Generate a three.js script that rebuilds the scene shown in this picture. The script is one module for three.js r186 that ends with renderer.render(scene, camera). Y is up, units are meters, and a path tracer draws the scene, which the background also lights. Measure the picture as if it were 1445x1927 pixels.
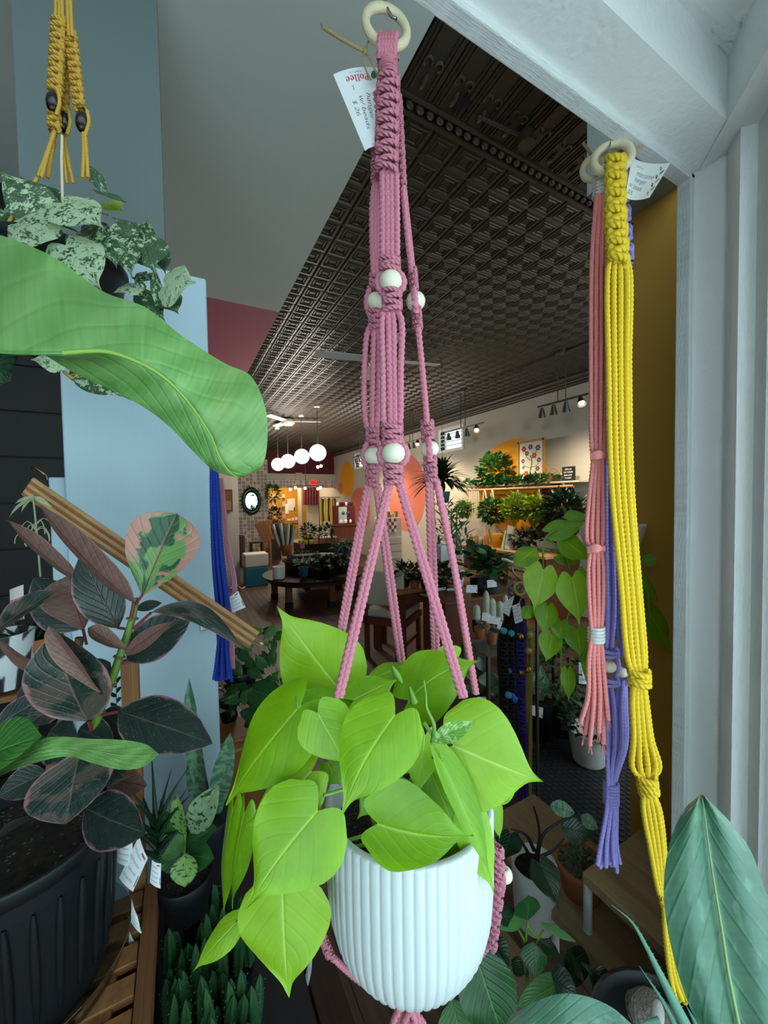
import * as THREE from 'three';
import { mergeGeometries } from 'three/addons/utils/BufferGeometryUtils.js';
import { RoundedBoxGeometry } from 'three/addons/geometries/RoundedBoxGeometry.js';

// ---------------------------------------------------------------- camera, sky, exposure
const V = (x, y, z) => new THREE.Vector3(x, y, z);
const F = 723, CX = 722.5, CY = 963.5, EYE = V(0, 1.6, 0), RAD = Math.PI / 180;
const camera = new THREE.PerspectiveCamera(2 * Math.atan(963.5 / F) / RAD, 1445 / 1927, 0.05, 60);
const yaw = 28 * RAD, pitch = -1.9 * RAD, roll = 0.9 * RAD;
const cF = V(Math.sin(yaw) * Math.cos(pitch), Math.sin(pitch), -Math.cos(yaw) * Math.cos(pitch));
const r0 = V(Math.cos(yaw), 0, Math.sin(yaw)), u0 = r0.clone().cross(cF);
const cR = r0.clone().multiplyScalar(Math.cos(roll)).addScaledVector(u0, -Math.sin(roll));
const cU = r0.clone().multiplyScalar(Math.sin(roll)).addScaledVector(u0, Math.cos(roll));
camera.position.copy(EYE);
camera.up.copy(cU);
camera.lookAt(EYE.clone().add(cF));
const scene = new THREE.Scene();
scene.background = new THREE.Color().setRGB(0.68, 0.92, 1.0);
scene.backgroundIntensity = 3.15;
const renderer = new THREE.WebGLRenderer({ antialias: true });
renderer.toneMapping = THREE.LinearToneMapping;
renderer.toneMappingExposure = 1.0;
renderer.shadowMap.enabled = true;

// ---------------------------------------------------------------- measuring: a photo point at a real distance
const ray = (x, y) => cF.clone().addScaledVector(cR, (x - CX) / F).addScaledVector(cU, -(y - CY) / F);
const A = (x, y, d) => EYE.clone().addScaledVector(ray(x, y), d);
const onY = (x, y, h) => { const r = ray(x, y); return EYE.clone().addScaledVector(r, (h - EYE.y) / r.y); };
const onX = (x, y, h) => { const r = ray(x, y); return EYE.clone().addScaledVector(r, h / r.x); };
const onZ = (x, y, h) => { const r = ray(x, y); return EYE.clone().addScaledVector(r, h / r.z); };
const depthOf = (p) => p.clone().sub(EYE).dot(cF);
const pxm = (px, d) => px * d / F;
// a direction given as right, up, towards the viewer
const D = (r, u, t) => V(0, 0, 0).addScaledVector(cR, r).addScaledVector(cU, u).addScaledVector(cF, -t).normalize();

// ---------------------------------------------------------------- random, noise, textures
let seed = 7;
const rnd = (a = 1, b) => { seed = (seed * 1664525 + 1013904223) >>> 0; const t = seed / 4294967296; return b === undefined ? t * a : a + (b - a) * t; };
const hash = (x, y, s) => { let h = (x * 374761393 + y * 668265263 + s * 982451653) | 0; h = Math.imul(h ^ (h >>> 13), 1274126177); return ((h ^ (h >>> 16)) >>> 0) / 4294967296; };
function vnoise(x, y, px, py, s) {
  const xi = Math.floor(x), yi = Math.floor(y), fx = x - xi, fy = y - yi, w = (t) => t * t * (3 - 2 * t);
  const m = (a, n) => ((a % n) + n) % n, h = (a, b) => hash(m(a, px), m(b, py), s), u = w(fx), v = w(fy);
  return (h(xi, yi) * (1 - u) + h(xi + 1, yi) * u) * (1 - v) + (h(xi, yi + 1) * (1 - u) + h(xi + 1, yi + 1) * u) * v;
}
const fbm = (u, v, fx, fy, s, o = 4) => { let t = 0, a = 0.5, n = 0; for (let i = 0; i < o; i++) { t += a * vnoise(u * fx, v * fy, fx, fy, s + i); n += a; a /= 2; fx *= 2; fy *= 2; } return t / n; };
const clamp = (x, a = 0, b = 1) => Math.min(b, Math.max(a, x)), mix = (a, b, t) => a + (b - a) * t, sm = (a, b, x) => { const t = clamp((x - a) / (b - a)); return t * t * (3 - 2 * t); };
const mix3 = (a, b, t) => [mix(a[0], b[0], t), mix(a[1], b[1], t), mix(a[2], b[2], t)];
function tex(w, h, fn, srgb = true) {
  const d = new Uint8Array(w * h * 4);
  for (let y = 0; y < h; y++) for (let x = 0; x < w; x++) {
    const c = fn((x + 0.5) / w, (y + 0.5) / h), i = (y * w + x) * 4;
    const q = typeof c === 'number' ? [c, c, c] : c;
    d[i] = clamp(q[0]) * 255; d[i + 1] = clamp(q[1]) * 255; d[i + 2] = clamp(q[2]) * 255; d[i + 3] = 255;
  }
  const t = new THREE.DataTexture(d, w, h);
  t.wrapS = t.wrapT = THREE.RepeatWrapping; t.magFilter = THREE.LinearFilter; t.minFilter = THREE.LinearMipmapLinearFilter; t.generateMipmaps = true;
  if (srgb) t.colorSpace = THREE.SRGBColorSpace;
  t.needsUpdate = true;
  return t;
}
const hex = (h) => [(h >> 16 & 255) / 255, (h >> 8 & 255) / 255, (h & 255) / 255];
function canvasTex(w, h, draw) {
  const c = document.createElement('canvas'); c.width = w; c.height = h;
  draw(c.getContext('2d'), w, h);
  const t = new THREE.CanvasTexture(c); t.colorSpace = THREE.SRGBColorSpace; t.magFilter = THREE.LinearFilter;
  return t;
}
const std = (color, roughness = 0.7, o = {}) => new THREE.MeshStandardMaterial({ color, roughness, ...o });
const phys = (color, roughness = 0.7, o = {}) => new THREE.MeshPhysicalMaterial({ color, roughness, ...o });

// ---------------------------------------------------------------- objects
const names = new Map();
const numbered = (n) => { const k = names.get(n) ?? 0; names.set(n, k + 1); return k ? n + '_' + String(k).padStart(3, '0') : n; };
const things = [];
function thing(name, label, category, group) {
  const o = new THREE.Group(); o.name = numbered(name); scene.add(o); o.userData = { label, category };
  if (group) o.userData.group = group;
  things.push(o);
  return o;
}
function part(parent, name, geo, mat, label) {
  const m = new THREE.Mesh(Array.isArray(geo) ? merge(geo) : geo, mat); m.name = name; m.castShadow = m.receiveShadow = true;
  if (label) m.userData.label = label;
  parent.add(m);
  return m;
}
function single(name, label, category, geo, mat, group) {
  const m = new THREE.Mesh(Array.isArray(geo) ? merge(geo) : geo, mat); m.name = numbered(name); m.castShadow = m.receiveShadow = true;
  m.userData = { label, category }; if (group) m.userData.group = group;
  const g = m.geometry; g.computeBoundingBox(); const b = g.boundingBox, base = V((b.min.x + b.max.x) / 2, b.min.y, (b.min.z + b.max.z) / 2);
  g.translate(-base.x, -base.y, -base.z); m.position.copy(base);
  scene.add(m);
  return m;
}
function struct(name, geo, mat, label) {
  const m = new THREE.Mesh(Array.isArray(geo) ? merge(geo) : geo, mat); m.name = name; m.castShadow = m.receiveShadow = true;
  m.userData = { kind: 'structure' }; if (label) m.userData.label = label;
  scene.add(m);
  return m;
}
const stuff = (m) => { m.userData.kind = 'stuff'; return m; };
function settle() {   // put every thing's group at the thing's own base
  for (const o of things) {
    const b = new THREE.Box3().setFromObject(o); if (b.isEmpty()) continue;
    const base = V((b.min.x + b.max.x) / 2, b.min.y, (b.min.z + b.max.z) / 2);
    for (const c of o.children) c.position.sub(base);
    o.position.copy(base);
  }
}
function merge(list) {
  const g = list.filter(Boolean).map((x) => { const y = x.index ? x.toNonIndexed() : x; for (const k of Object.keys(y.attributes)) if (!['position', 'normal', 'uv'].includes(k)) y.deleteAttribute(k); return y; });
  return mergeGeometries(g, false);
}

// ---------------------------------------------------------------- shapes
function box(x0, x1, y0, y1, z0, z1, r = 0) {
  const w = Math.abs(x1 - x0), h = Math.abs(y1 - y0), d = Math.abs(z1 - z0);
  const g = r ? new RoundedBoxGeometry(w, h, d, 2, Math.min(r, w / 2.1, h / 2.1, d / 2.1)) : new THREE.BoxGeometry(w, h, d);
  if (!r) { // uv in metres
    const p = g.attributes.position, n = g.attributes.normal, uv = g.attributes.uv;
    for (let i = 0; i < p.count; i++) {
      const X = p.getX(i), Y = p.getY(i), Z = p.getZ(i);
      if (Math.abs(n.getX(i)) > 0.5) uv.setXY(i, Z, Y); else if (Math.abs(n.getY(i)) > 0.5) uv.setXY(i, X, Z); else uv.setXY(i, X, Y);
    }
  }
  return g.translate((x0 + x1) / 2, (y0 + y1) / 2, (z0 + z1) / 2);
}
const _o = V(0, 0, 0);
function basisGeo(g, o, x, y, z) { return g.applyMatrix4(new THREE.Matrix4().makeBasis(x, y, z).setPosition(o)); }
function bar(a, b, w, h, hint = V(0, 1, 0), r = 0) {   // a beam from a to b
  const z = b.clone().sub(a), L = z.length(); z.normalize();
  const x = hint.clone().cross(z); if (x.lengthSq() < 1e-6) x.set(1, 0, 0).cross(z); x.normalize();
  const y = z.clone().cross(x);
  const g = r ? new RoundedBoxGeometry(w, h, L, 2, r) : new THREE.BoxGeometry(w, h, L);
  const uv = g.attributes.uv, p = g.attributes.position; if (!r) for (let i = 0; i < p.count; i++) uv.setXY(i, p.getX(i) + p.getY(i), p.getZ(i));
  return basisGeo(g, a.clone().add(b).multiplyScalar(0.5), x, y, z);
}
function tube(pts, r, n = 12, rad = 6, closed = false) {
  return new THREE.TubeGeometry(new THREE.CatmullRomCurve3(pts, closed, 'centripetal'), n, r, rad, closed);
}
// tapering tube: radius by position
function taper(pts, rf, n = 12, rad = 7) {
  const c = new THREE.CatmullRomCurve3(pts, false, 'centripetal'), fr = c.computeFrenetFrames(n, false), pos = [], uv = [], ix = [];
  for (let i = 0; i <= n; i++) {
    const t = i / n, p = c.getPointAt(t), R = rf(t);
    for (let j = 0; j <= rad; j++) {
      const a = j / rad * Math.PI * 2, q = p.clone().addScaledVector(fr.normals[i], Math.cos(a) * R).addScaledVector(fr.binormals[i], Math.sin(a) * R);
      pos.push(q.x, q.y, q.z); uv.push(j / rad, t);
      if (i < n && j < rad) { const k = i * (rad + 1) + j; ix.push(k, k + 1, k + rad + 1, k + 1, k + rad + 2, k + rad + 1); }
    }
  }
  return geo(pos, uv, ix);
}
function geo(pos, uv, ix) {
  const g = new THREE.BufferGeometry();
  g.setAttribute('position', new THREE.Float32BufferAttribute(pos, 3)); g.setAttribute('uv', new THREE.Float32BufferAttribute(uv, 2));
  g.setIndex(ix); g.computeVertexNormals();
  return g;
}
// cord: 'twist' = three laid strands, 'braid' = plaited
function cord(pts, r, kind = 'twist', pitch = r * 1.8) {
  const c = new THREE.CatmullRomCurve3(pts, false, 'centripetal'), L = c.getLength(), n = Math.min(1300, Math.max(8, Math.ceil(L / pitch * 5))), fr = c.computeFrenetFrames(n, false), rad = 10, pos = [], uv = [], ix = [];
  for (let i = 0; i <= n; i++) {
    const t = i / n, p = c.getPointAt(t), s = t * L / pitch * Math.PI * 2;
    for (let j = 0; j <= rad; j++) {
      const a = j / rad * Math.PI * 2;
      const b = kind === 'twist' ? 0.7 + 0.38 * Math.abs(Math.cos(1.5 * a - s / 2)) : 0.68 + 0.4 * Math.abs(Math.cos(s / 2 + 2.1 * Math.abs(((a / Math.PI * 2) % 2) - 1)));
      const R = r * b, q = p.clone().addScaledVector(fr.normals[i], Math.cos(a) * R).addScaledVector(fr.binormals[i], Math.sin(a) * R);
      pos.push(q.x, q.y, q.z); uv.push(j / rad, t * L * 30);
      if (i < n && j < rad) { const k = i * (rad + 1) + j; ix.push(k, k + 1, k + rad + 1, k + 1, k + rad + 2, k + rad + 1); }
    }
  }
  return geo(pos, uv, ix);
}
// a column of square knots from a to b; s = half width, r = cord radius
function sinnet(a, b, w, n, r, side, front) {
  const t = b.clone().sub(a), out = [], q = (x, y, z) => a.clone().addScaledVector(t, y).addScaledVector(side, x * w).addScaledVector(front, z * w);
  const k = 1 / n;
  for (const x of [-0.3, 0.3]) out.push(tube([q(x, 0, 0), q(x, 0.5, 0), q(x, 1, 0)], r, 4, 6));
  for (let i = 0; i < n; i++) {
    const y = (i + 0.5) * k, m = i % 2 ? -1 : 1;
    out.push(tube([q(-m, y - 0.75 * k, -0.2), q(-1.05 * m, y - 0.25 * k, 0.35), q(-0.45 * m, y - 0.08 * k, 0.85), q(0.45 * m, y + 0.1 * k, 0.85), q(1.05 * m, y + 0.3 * k, 0.35), q(m, y + 0.8 * k, -0.2)], r, 14, 7));
    out.push(tube([q(m, y - 0.7 * k, 0.1), q(1.1 * m, y - 0.2 * k, 0.45), q(1.0 * m, y + 0.15 * k, -0.1), q(0.3 * m, y + 0.1 * k, -0.75), q(-0.9 * m, y + 0.1 * k, -0.5), q(-m, y + 0.6 * k, 0.1)], r, 12, 7));
  }
  return merge(out);
}
function wrap(a, b, R, n, r) {   // a cord wound n times round a bundle
  const t = b.clone().sub(a), L = t.length(), d = t.clone().normalize(), x = cR.clone().addScaledVector(d, -cR.dot(d)).normalize(), y = d.clone().cross(x), pts = [];
  for (let i = 0; i <= n * 10; i++) { const u = i / (n * 10), an = u * n * Math.PI * 2; pts.push(a.clone().addScaledVector(t, u).addScaledVector(x, Math.cos(an) * R).addScaledVector(y, Math.sin(an) * R)); }
  return tube(pts, r, n * 12, 6);
}
function lathe(profile, seg = 32) { return new THREE.LatheGeometry(profile.map(([r, y]) => new THREE.Vector2(r, y)), seg); }
function bead(p, r, axis = V(0, 1, 0), flat = 0.92) {
  const prof = []; const h = 0.3; for (let i = 0; i <= 14; i++) { const a = mix(-1.25, 1.25, i / 14); prof.push([Math.max(0, Math.cos(a)) * r, Math.sin(a) * r * flat]); }
  prof.unshift([r * 0.16, -r * 0.6]); prof.push([r * 0.16, r * 0.6]);
  const g = lathe(prof, 20), q = new THREE.Quaternion().setFromUnitVectors(V(0, 1, 0), axis.clone().normalize());
  return g.applyQuaternion(q).translate(p.x, p.y, p.z);
}
const ball = (p, r, w = 12, h = 8) => new THREE.SphereGeometry(r, w, h).translate(p.x, p.y, p.z);

// leaves
const OUT = {
  heart: [[0, .60], [.06, .82], [.16, .98], [.26, 1], [.38, .93], [.5, .8], [.62, .6], [.72, .38], [.8, .185], [.87, .08], [.94, .035], [1, 0]],
  ovate: [[0, .06], [.06, .36], [.16, .7], [.3, .94], [.42, 1], [.56, .96], [.7, .8], [.82, .57], [.91, .32], [.97, .12], [1, 0]],
  obovate: [[0, .05], [.1, .26], [.25, .55], [.42, .83], [.58, .98], [.7, 1], [.82, .9], [.91, .68], [.97, .38], [1, 0]],
  lance: [[0, .18], [.1, .5], [.25, .85], [.4, 1], [.55, .96], [.7, .75], [.85, .42], [.95, .14], [1, 0]],
  sword: [[0, .7], [.2, .85], [.45, 1], [.65, .95], [.82, .7], [.93, .35], [1, 0]],
};
const lut = (tab, v) => { for (let i = 1; i < tab.length; i++) if (v <= tab[i][0]) { const [a, b] = [tab[i - 1], tab[i]], t = (v - a[0]) / (b[0] - a[0]); return mix(a[1], b[1], t); } return 0; };
// B base, T tip, W full width, n the way the upper side faces
function leafGeo(B, T, W, n, o = {}) {
  const { shape = 'ovate', sag = 0.06, cup = 0.12, curl = 0, wave = 0.02, nu = 8, nv = 14, lobe = shape === 'heart' ? 0.15 : 0, asym = 0, roll = 0, ph = 0, bow = 0 } = o;
  const ax = T.clone().sub(B), L = ax.length(), a = ax.clone().normalize();
  const nn = n.clone().addScaledVector(a, -n.dot(a)).normalize(), s = a.clone().cross(nn), tab = OUT[shape], pos = [], uv = [], ix = [];
  for (let i = 0; i <= nv; i++) {
    const v = Math.pow(i / nv, 0.92), h = lut(tab, v) * W / 2;
    for (let j = 0; j <= nu; j++) {
      const u = j / nu * 2 - 1, k = Math.abs(u), f = Math.max(0, 1 - v / 0.32);
      const al = v - lobe * f * f * Math.sin(Math.PI * Math.min(1, k * 0.8)) * 1.1;
      let lat = u * h * (1 + asym * Math.sign(u)) + bow * W * Math.sin(Math.PI * v);
      let up = sag * L * 4 * v * (1 - v) * 0.8 - curl * L * v * v * v + cup * W * 0.5 * (Math.pow(k, 1.4) - 0.15) * (h / (W / 2)) + wave * W * Math.sin(v * 11 + u * 2.2 + ph) * k * k;
      if (roll) { const an = roll * u * h / (W / 2); up += W / 2 * (1 - Math.cos(an)) * Math.sign(roll); lat *= Math.cos(an * 0.6); }
      const p = B.clone().addScaledVector(a, al * L).addScaledVector(s, lat).addScaledVector(nn, up);
      pos.push(p.x, p.y, p.z); uv.push((u + 1) / 2, v);
      if (i < nv && j < nu) { const q = i * (nu + 1) + j; ix.push(q, q + 1, q + nu + 1, q + 1, q + nu + 2, q + nu + 1); }
    }
  }
  return geo(pos, uv, ix);
}
// sheet lofted through cross-sections, each a list of points from one margin to the other
function loft(rows, nv, nu) {
  const cols = rows[0].length, cs = [];
  for (let j = 0; j < cols; j++) cs.push(new THREE.CatmullRomCurve3(rows.map((r) => r[j]), false, 'centripetal'));
  const pos = [], uv = [], ix = [];
  for (let i = 0; i <= nv; i++) {
    const c = new THREE.CatmullRomCurve3(cs.map((k) => k.getPoint(i / nv)), false, 'centripetal');
    for (let j = 0; j <= nu; j++) {
      const p = c.getPoint(j / nu); pos.push(p.x, p.y, p.z); uv.push(j / nu, i / nv);
      if (i < nv && j < nu) { const q = i * (nu + 1) + j; ix.push(q, q + 1, q + nu + 1, q + 1, q + nu + 2, q + nu + 1); }
    }
  }
  return geo(pos, uv, ix);
}
// far foliage: small leaves filling an ellipsoid, each a bent blade of its own
function foliage(c, rx, ry, rz, n, len, wid, o = {}) {
  const { droop = 0.35, up = 0.25, shape = 'ovate', hollow = 0.35 } = o, pos = [], uv = [], ix = [];
  for (let i = 0; i < n; i++) {
    const z = rnd(-1, 1), an = rnd(Math.PI * 2), q = Math.sqrt(1 - z * z), r = Math.pow(rnd(hollow, 1), 0.5);
    const dir = V(q * Math.cos(an), z, q * Math.sin(an)), p = V(c.x + dir.x * rx * r, c.y + dir.y * ry * r, c.z + dir.z * rz * r);
    const a = V(dir.x + rnd(-.5, .5), dir.y * 0.5 + up + rnd(-.4, .4), dir.z + rnd(-.5, .5)).normalize(), nr = V(rnd(-.5, .5), 1, rnd(-.5, .5)); nr.addScaledVector(a, -nr.dot(a)).normalize();
    const s = a.clone().cross(nr), l = len * rnd(.7, 1.2), w = wid * rnd(.7, 1.2) / 2, k = pos.length / 3, vs = shape === 'strap' ? [[0, .6, 0], [.35, 1, .1], [.7, .8, -.15], [1, 0, -.6]] : [[0, .05, 0], [.25, .9, .04], [.55, .9, 0], [1, 0, -.25]];
    for (const [v, h, d] of vs) for (const e of h ? [-1, 0, 1] : [0]) {
      const P = p.clone().addScaledVector(a, v * l).addScaledVector(s, e * h * w).addScaledVector(nr, Math.abs(e) * w * 0.25 + d * l * droop);
      pos.push(P.x, P.y, P.z); uv.push((e + 1) / 2, v);
    }
    for (const r of [0, 3]) for (const e of [0, 1]) ix.push(k + r + e, k + r + e + 1, k + r + e + 3, k + r + e + 1, k + r + e + 4, k + r + e + 3);
    ix.push(k + 6, k + 7, k + 9, k + 7, k + 8, k + 9);
  }
  return geo(pos, uv, ix);
}
// bent card of paper from four corners tl, tr, br, bl with a bulge
function card(tl, tr, br, bl, bulge = 0, front = D(0, 0, 1), n = 6) {
  const pos = [], uv = [], ix = [];
  for (let i = 0; i <= n; i++) for (let j = 0; j <= n; j++) {
    const u = j / n, v = i / n, p = bl.clone().lerp(br, u).lerp(tl.clone().lerp(tr, u), v).addScaledVector(front, bulge * 4 * (u * (1 - u)));
    pos.push(p.x, p.y, p.z); uv.push(u, v);
    if (i < n && j < n) { const q = i * (n + 1) + j; ix.push(q, q + 1, q + n + 1, q + 1, q + n + 2, q + n + 1); }
  }
  return geo(pos, uv, ix);
}

// ---------------------------------------------------------------- materials
const noiseBump = tex(256, 256, (u, v) => 0.5 * fbm(u, v, 6, 6, 3, 5) + 0.5 * fbm(u, v, 40, 40, 9, 3), false);
const paintBump = noiseBump.clone(); paintBump.repeat.set(4, 4); paintBump.needsUpdate = true;
const plyBump = tex(512, 512, (u, v) => { const w = u + 0.03 * fbm(u, v, 3, 3, 71); const g = fbm(w, v, 5, 60, 21, 3), s = fbm(u, v, 9, 36, 23, 2); return 0.55 * g + 0.45 * (s > 0.66 ? 1 : s > 0.6 ? 0.4 : 0.2); }, false);
const M = {};
M.trim = std(0xeef0ee, 0.5, { bumpMap: paintBump, bumpScale: 0.0016 });
M.ply = std(0xe9ecea, 0.55, { bumpMap: plyBump, bumpScale: 0.016 });
M.soffit = std(0xe0ebe5, 0.9, { bumpMap: paintBump, bumpScale: 0.0005 });  // grey paint lightened to stand in for daylight on the soffit
M.shadedGrey = std(0x6d7877, 0.85);  // soffit grey darkened: the partition's shade is put into the colour
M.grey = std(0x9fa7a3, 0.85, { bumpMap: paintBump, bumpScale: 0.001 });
M.panel = std(0xb2c9d5, 0.6, { bumpMap: paintBump, bumpScale: 0.0006 });
M.pinkPaint = std(0xd2758a, 0.8);
M.cream = std(0xc2baa9, 0.85, { bumpMap: paintBump, bumpScale: 0.001 });
M.ochre = std(0xbd8c36, 0.8, { bumpMap: paintBump, bumpScale: 0.001 });
M.tin = phys(0x51493f, 0.42, { metalness: 0.3, bumpMap: paintBump, bumpScale: 0.0006 });
M.black = std(0x0b0b0c, 0.8);
M.maroon = std(0x5a1622, 0.7);
M.mustard = std(0xc98a12, 0.75);
M.orange = std(0xf0a31c, 0.8);
M.coral = std(0xdd7a62, 0.8);
M.glass = phys(0xffffff, 0.02, { transmission: 1, thickness: 0, ior: 1.5 });
M.steel = std(0xb9bcbe, 0.25, { metalness: 1 });
M.darkMetal = std(0x6a655c, 0.4, { metalness: 0.8 });
M.white = std(0xf0efe9, 0.6);
const woodTex = (a, b, s, f = 26) => tex(256, 256, (u, v) => { const w = u + 0.02 * fbm(u, v, 2, 2, s + 40), g = fbm(w, v, f, 2, s, 4), k = fbm(w, v, 90, 3, s + 7, 2); return mix3(a, b, clamp(g * 0.75 + k * 0.35)); });
const wood = (a, b, s, r = 0.6, f) => std(0xffffff, r, { map: woodTex(hex(a), hex(b), s, f) });
M.floor1 = wood(0x3d2b20, 0x6a5140, 1, 0.5); M.floor2 = wood(0x352519, 0x5d4636, 2, 0.5); M.floor3 = wood(0x453226, 0x745a47, 3, 0.55);
M.cedar = wood(0x6b4325, 0xa87343, 4, 0.7); M.cedar2 = wood(0x573319, 0x8f5d34, 5, 0.7);
M.oak = wood(0x7a4a26, 0xa5703e, 6, 0.45); M.oakLight = wood(0xa97c4c, 0xcfa271, 7, 0.5);
M.darkWood = wood(0x22140d, 0x432a1d, 8, 0.45); M.mahog = wood(0x4a2416, 0x7d452a, 9, 0.4); M.shelfWood = wood(0x7a6448, 0xa98f68, 10, 0.6);
M.siding = wood(0x0a0605, 0x1c0f0c, 11, 0.6);
M.terra = std(0xa9613c, 0.85, { bumpMap: paintBump, bumpScale: 0.001 }); M.teal = std(0x1f5a60, 0.5); M.plastic = std(0x0c1016, 0.5); M.soil = std(0xffffff, 1, { map: tex(128, 128, (u, v) => { const n = fbm(u, v, 24, 24, 31, 3), p = hash(Math.floor(u * 90), Math.floor(v * 90), 5); return p > 0.965 ? [0.55, 0.5, 0.42] : mix3([0.05, 0.035, 0.025], [0.22, 0.15, 0.1], n); }), bumpMap: noiseBump, bumpScale: 0.01 });
M.whitePot = std(0xe9eae6, 0.5);

// leaf surfaces: u across the blade, v from stalk to tip
const veinAt = (u, v, n, slope) => { const k = Math.abs(u - 0.5) * 2, q = (v - k * slope) * n, f = q - Math.floor(q); return Math.exp(-Math.pow((f - 0.5) / 0.09, 2)); };
const ribAt = (u, w) => Math.exp(-Math.pow((u - 0.5) / w, 2));
function leafTex(a, b, rib, n = 9, slope = 0.35, s = 1, vein = 0.25) {
  return tex(256, 256, (u, v) => { let c = mix3(a, b, fbm(u, v, 4, 4, s, 4)); c = mix3(c, rib, vein * veinAt(u, v, n, slope)); return mix3(c, rib, 0.75 * ribAt(u, 0.012)); });
}
const leafBump = tex(256, 256, (u, v) => 0.5 - 0.22 * veinAt(u, v, 8, 0.4) - 0.4 * ribAt(u, 0.02) + 0.14 * fbm(u, v, 9, 9, 77, 3), false);
const softBump = tex(256, 256, (u, v) => 0.5 - 0.1 * veinAt(u, v, 6, 0.45) - 0.3 * ribAt(u, 0.02) + 0.25 * fbm(u, v, 4, 5, 78, 3), false);
const leafMat = (map, rough = 0.4, tr = 0.25, o = {}) => phys(0xffffff, rough, { map, transmission: tr, thickness: 0, bumpMap: leafBump, bumpScale: 0.002, side: THREE.DoubleSide, ...o });
const NB = { bumpMap: softBump, bumpScale: .0012 };
M.neon = [leafMat(leafTex(hex(0x78ae04), hex(0x98cc0a), hex(0xcdf06c), 8, .4, 1, 0.06), 0.42, .3, NB), leafMat(leafTex(hex(0x6a9f04), hex(0x88bd08), hex(0xbfe85c), 8, .4, 4, 0.06), 0.38, .3, NB), leafMat(leafTex(hex(0x88ba10), hex(0xa4d222), hex(0xd9f08a), 8, .4, 6, 0.05), 0.45, .3, NB)];
M.neonPale = leafMat(tex(128, 128, (u, v) => mix3(hex(0x7fbf4a), hex(0xd8ecb4), sm(.5, .62, fbm(u, v, 3, 14, 8)) * .8)), 0.5, .3);
const marble = (s, amt) => tex(256, 256, (u, v) => { const n = fbm(u + 0.1 * v, v, 5, 14, s, 4), f = fbm(u, v, 26, 50, s + 3, 2); const t = sm(.40 - amt, .5 - amt, n * .6 + f * .4); return mix3(mix3(hex(0x2c4a2c), hex(0x3f6238), f), mix3(hex(0x9fb88a), hex(0xc3d2ae), f), t); });
M.pothos = [leafMat(marble(51, 0.03), 0.42, .15), leafMat(marble(55, -0.06), 0.38, .15), leafMat(marble(59, -0.16), 0.35, .15), leafMat(marble(63, .1), 0.45, .15)];
const rubberTop = (s, pink) => tex(256, 256, (u, v) => {
  const k = Math.abs(u - .5) * 2, n = fbm(u, v, 6, 10, s, 4), lines = fbm(u, v, 4, 90, s + 5, 2);
  let c = mix3(hex(0x1d2a25), hex(0x33423a), n * .7 + lines * .5);
  c = mix3(c, hex(0xa0727a), sm(.86, .97, k + (n - .5) * .25) * .9);
  c = mix3(c, hex(0xa8736a), pink * sm(.56, .66, fbm(u, v, 3, 5, s + 9, 4) + k * .14));
  c = mix3(c, hex(0xb7bcc0), hash(Math.floor(u * 70), Math.floor(v * 120), s) > .988 ? .6 : 0);
  return mix3(c, hex(0x8a6a62), .7 * ribAt(u, .012));
});
const rubberUnder = (s) => tex(256, 256, (u, v) => { const n = fbm(u, v, 4, 60, s, 3), k = Math.abs(u - .5) * 2; let c = mix3(hex(0x6b4c45), hex(0x8f6c60), n); c = mix3(c, hex(0x9c7a66), sm(.9, 1, k)); return mix3(c, hex(0x7c2f38), .85 * ribAt(u, .02)); });
M.rubTop = [leafMat(rubberTop(81, 0), .28, 0), leafMat(rubberTop(85, .35), .3, 0)]; M.rubUnder = [leafMat(rubberUnder(88), .5, 0), leafMat(rubberUnder(91), .5, 0)];
M.rubVar = leafMat(tex(256, 256, (u, v) => { const k = Math.abs(u - .5) * 2, n = fbm(u, v, 3, 4, 95, 4), l = fbm(u, v, 30, 4, 97, 2), m = fbm(u, v, 6, 30, 99, 3); let c = mix3(hex(0x274a33), hex(0x3e6a45), l); c = mix3(c, hex(0x6f9a55), sm(.55, .6, fbm(u, v, 4, 3, 98, 3))); c = mix3(c, hex(0xc08878), sm(.62, .7, n * .65 + k * .38 + m * .18)); return mix3(c, hex(0x8a5a48), .9 * ribAt(u, .018)); }), .3, .1);
M.bop = leafMat(tex(512, 512, (u, v) => { const f = fbm(u, v, 6, 8, 101, 4), l = fbm(u, v, 3, 70, 103, 3); let c = mix3(hex(0x32604a), hex(0x4f8264), f * .6 + l * .4); c = mix3(c, hex(0x7fa58e), .35 * sm(.6, .75, fbm(u, v, 12, 12, 107, 4))); return mix3(c, hex(0x8fb06a), .9 * ribAt(u, .012)); }), .38, .12);
const stripes = (s, a, b, n) => tex(512, 512, (u, v) => { const q = Math.abs(Math.sin((v + 0.25 * u) * n + 2 * fbm(u, v, 3, 3, s))), l = fbm(u, v, 4, 120, s + 2, 3); return mix3(a, b, clamp(.25 + .35 * q * q + .5 * (l - .3))); });
M.bigLeaf = leafMat(stripes(111, hex(0x5c9440), hex(0x97c878), 22), .36, .35); M.bigUnder = leafMat(stripes(115, hex(0x3f6b34), hex(0x5f8a48), 26), .42, .12);
M.green = leafMat(leafTex(hex(0x1f4a24), hex(0x2f6331), hex(0x6f9a5a), 9, .4, 121), .3, .12); M.green2 = leafMat(leafTex(hex(0x356b2b), hex(0x4d8a3a), hex(0x8db56a), 9, .4, 125), .4, .2);
M.dark = leafMat(leafTex(hex(0x122c18), hex(0x1e4024), hex(0x3c6340), 9, .4, 131), .25, .05); M.grey2 = leafMat(leafTex(hex(0x4f7358), hex(0x6f9377), hex(0x8fae90), 12, .1, 135, .5), .5, .1);
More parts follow.
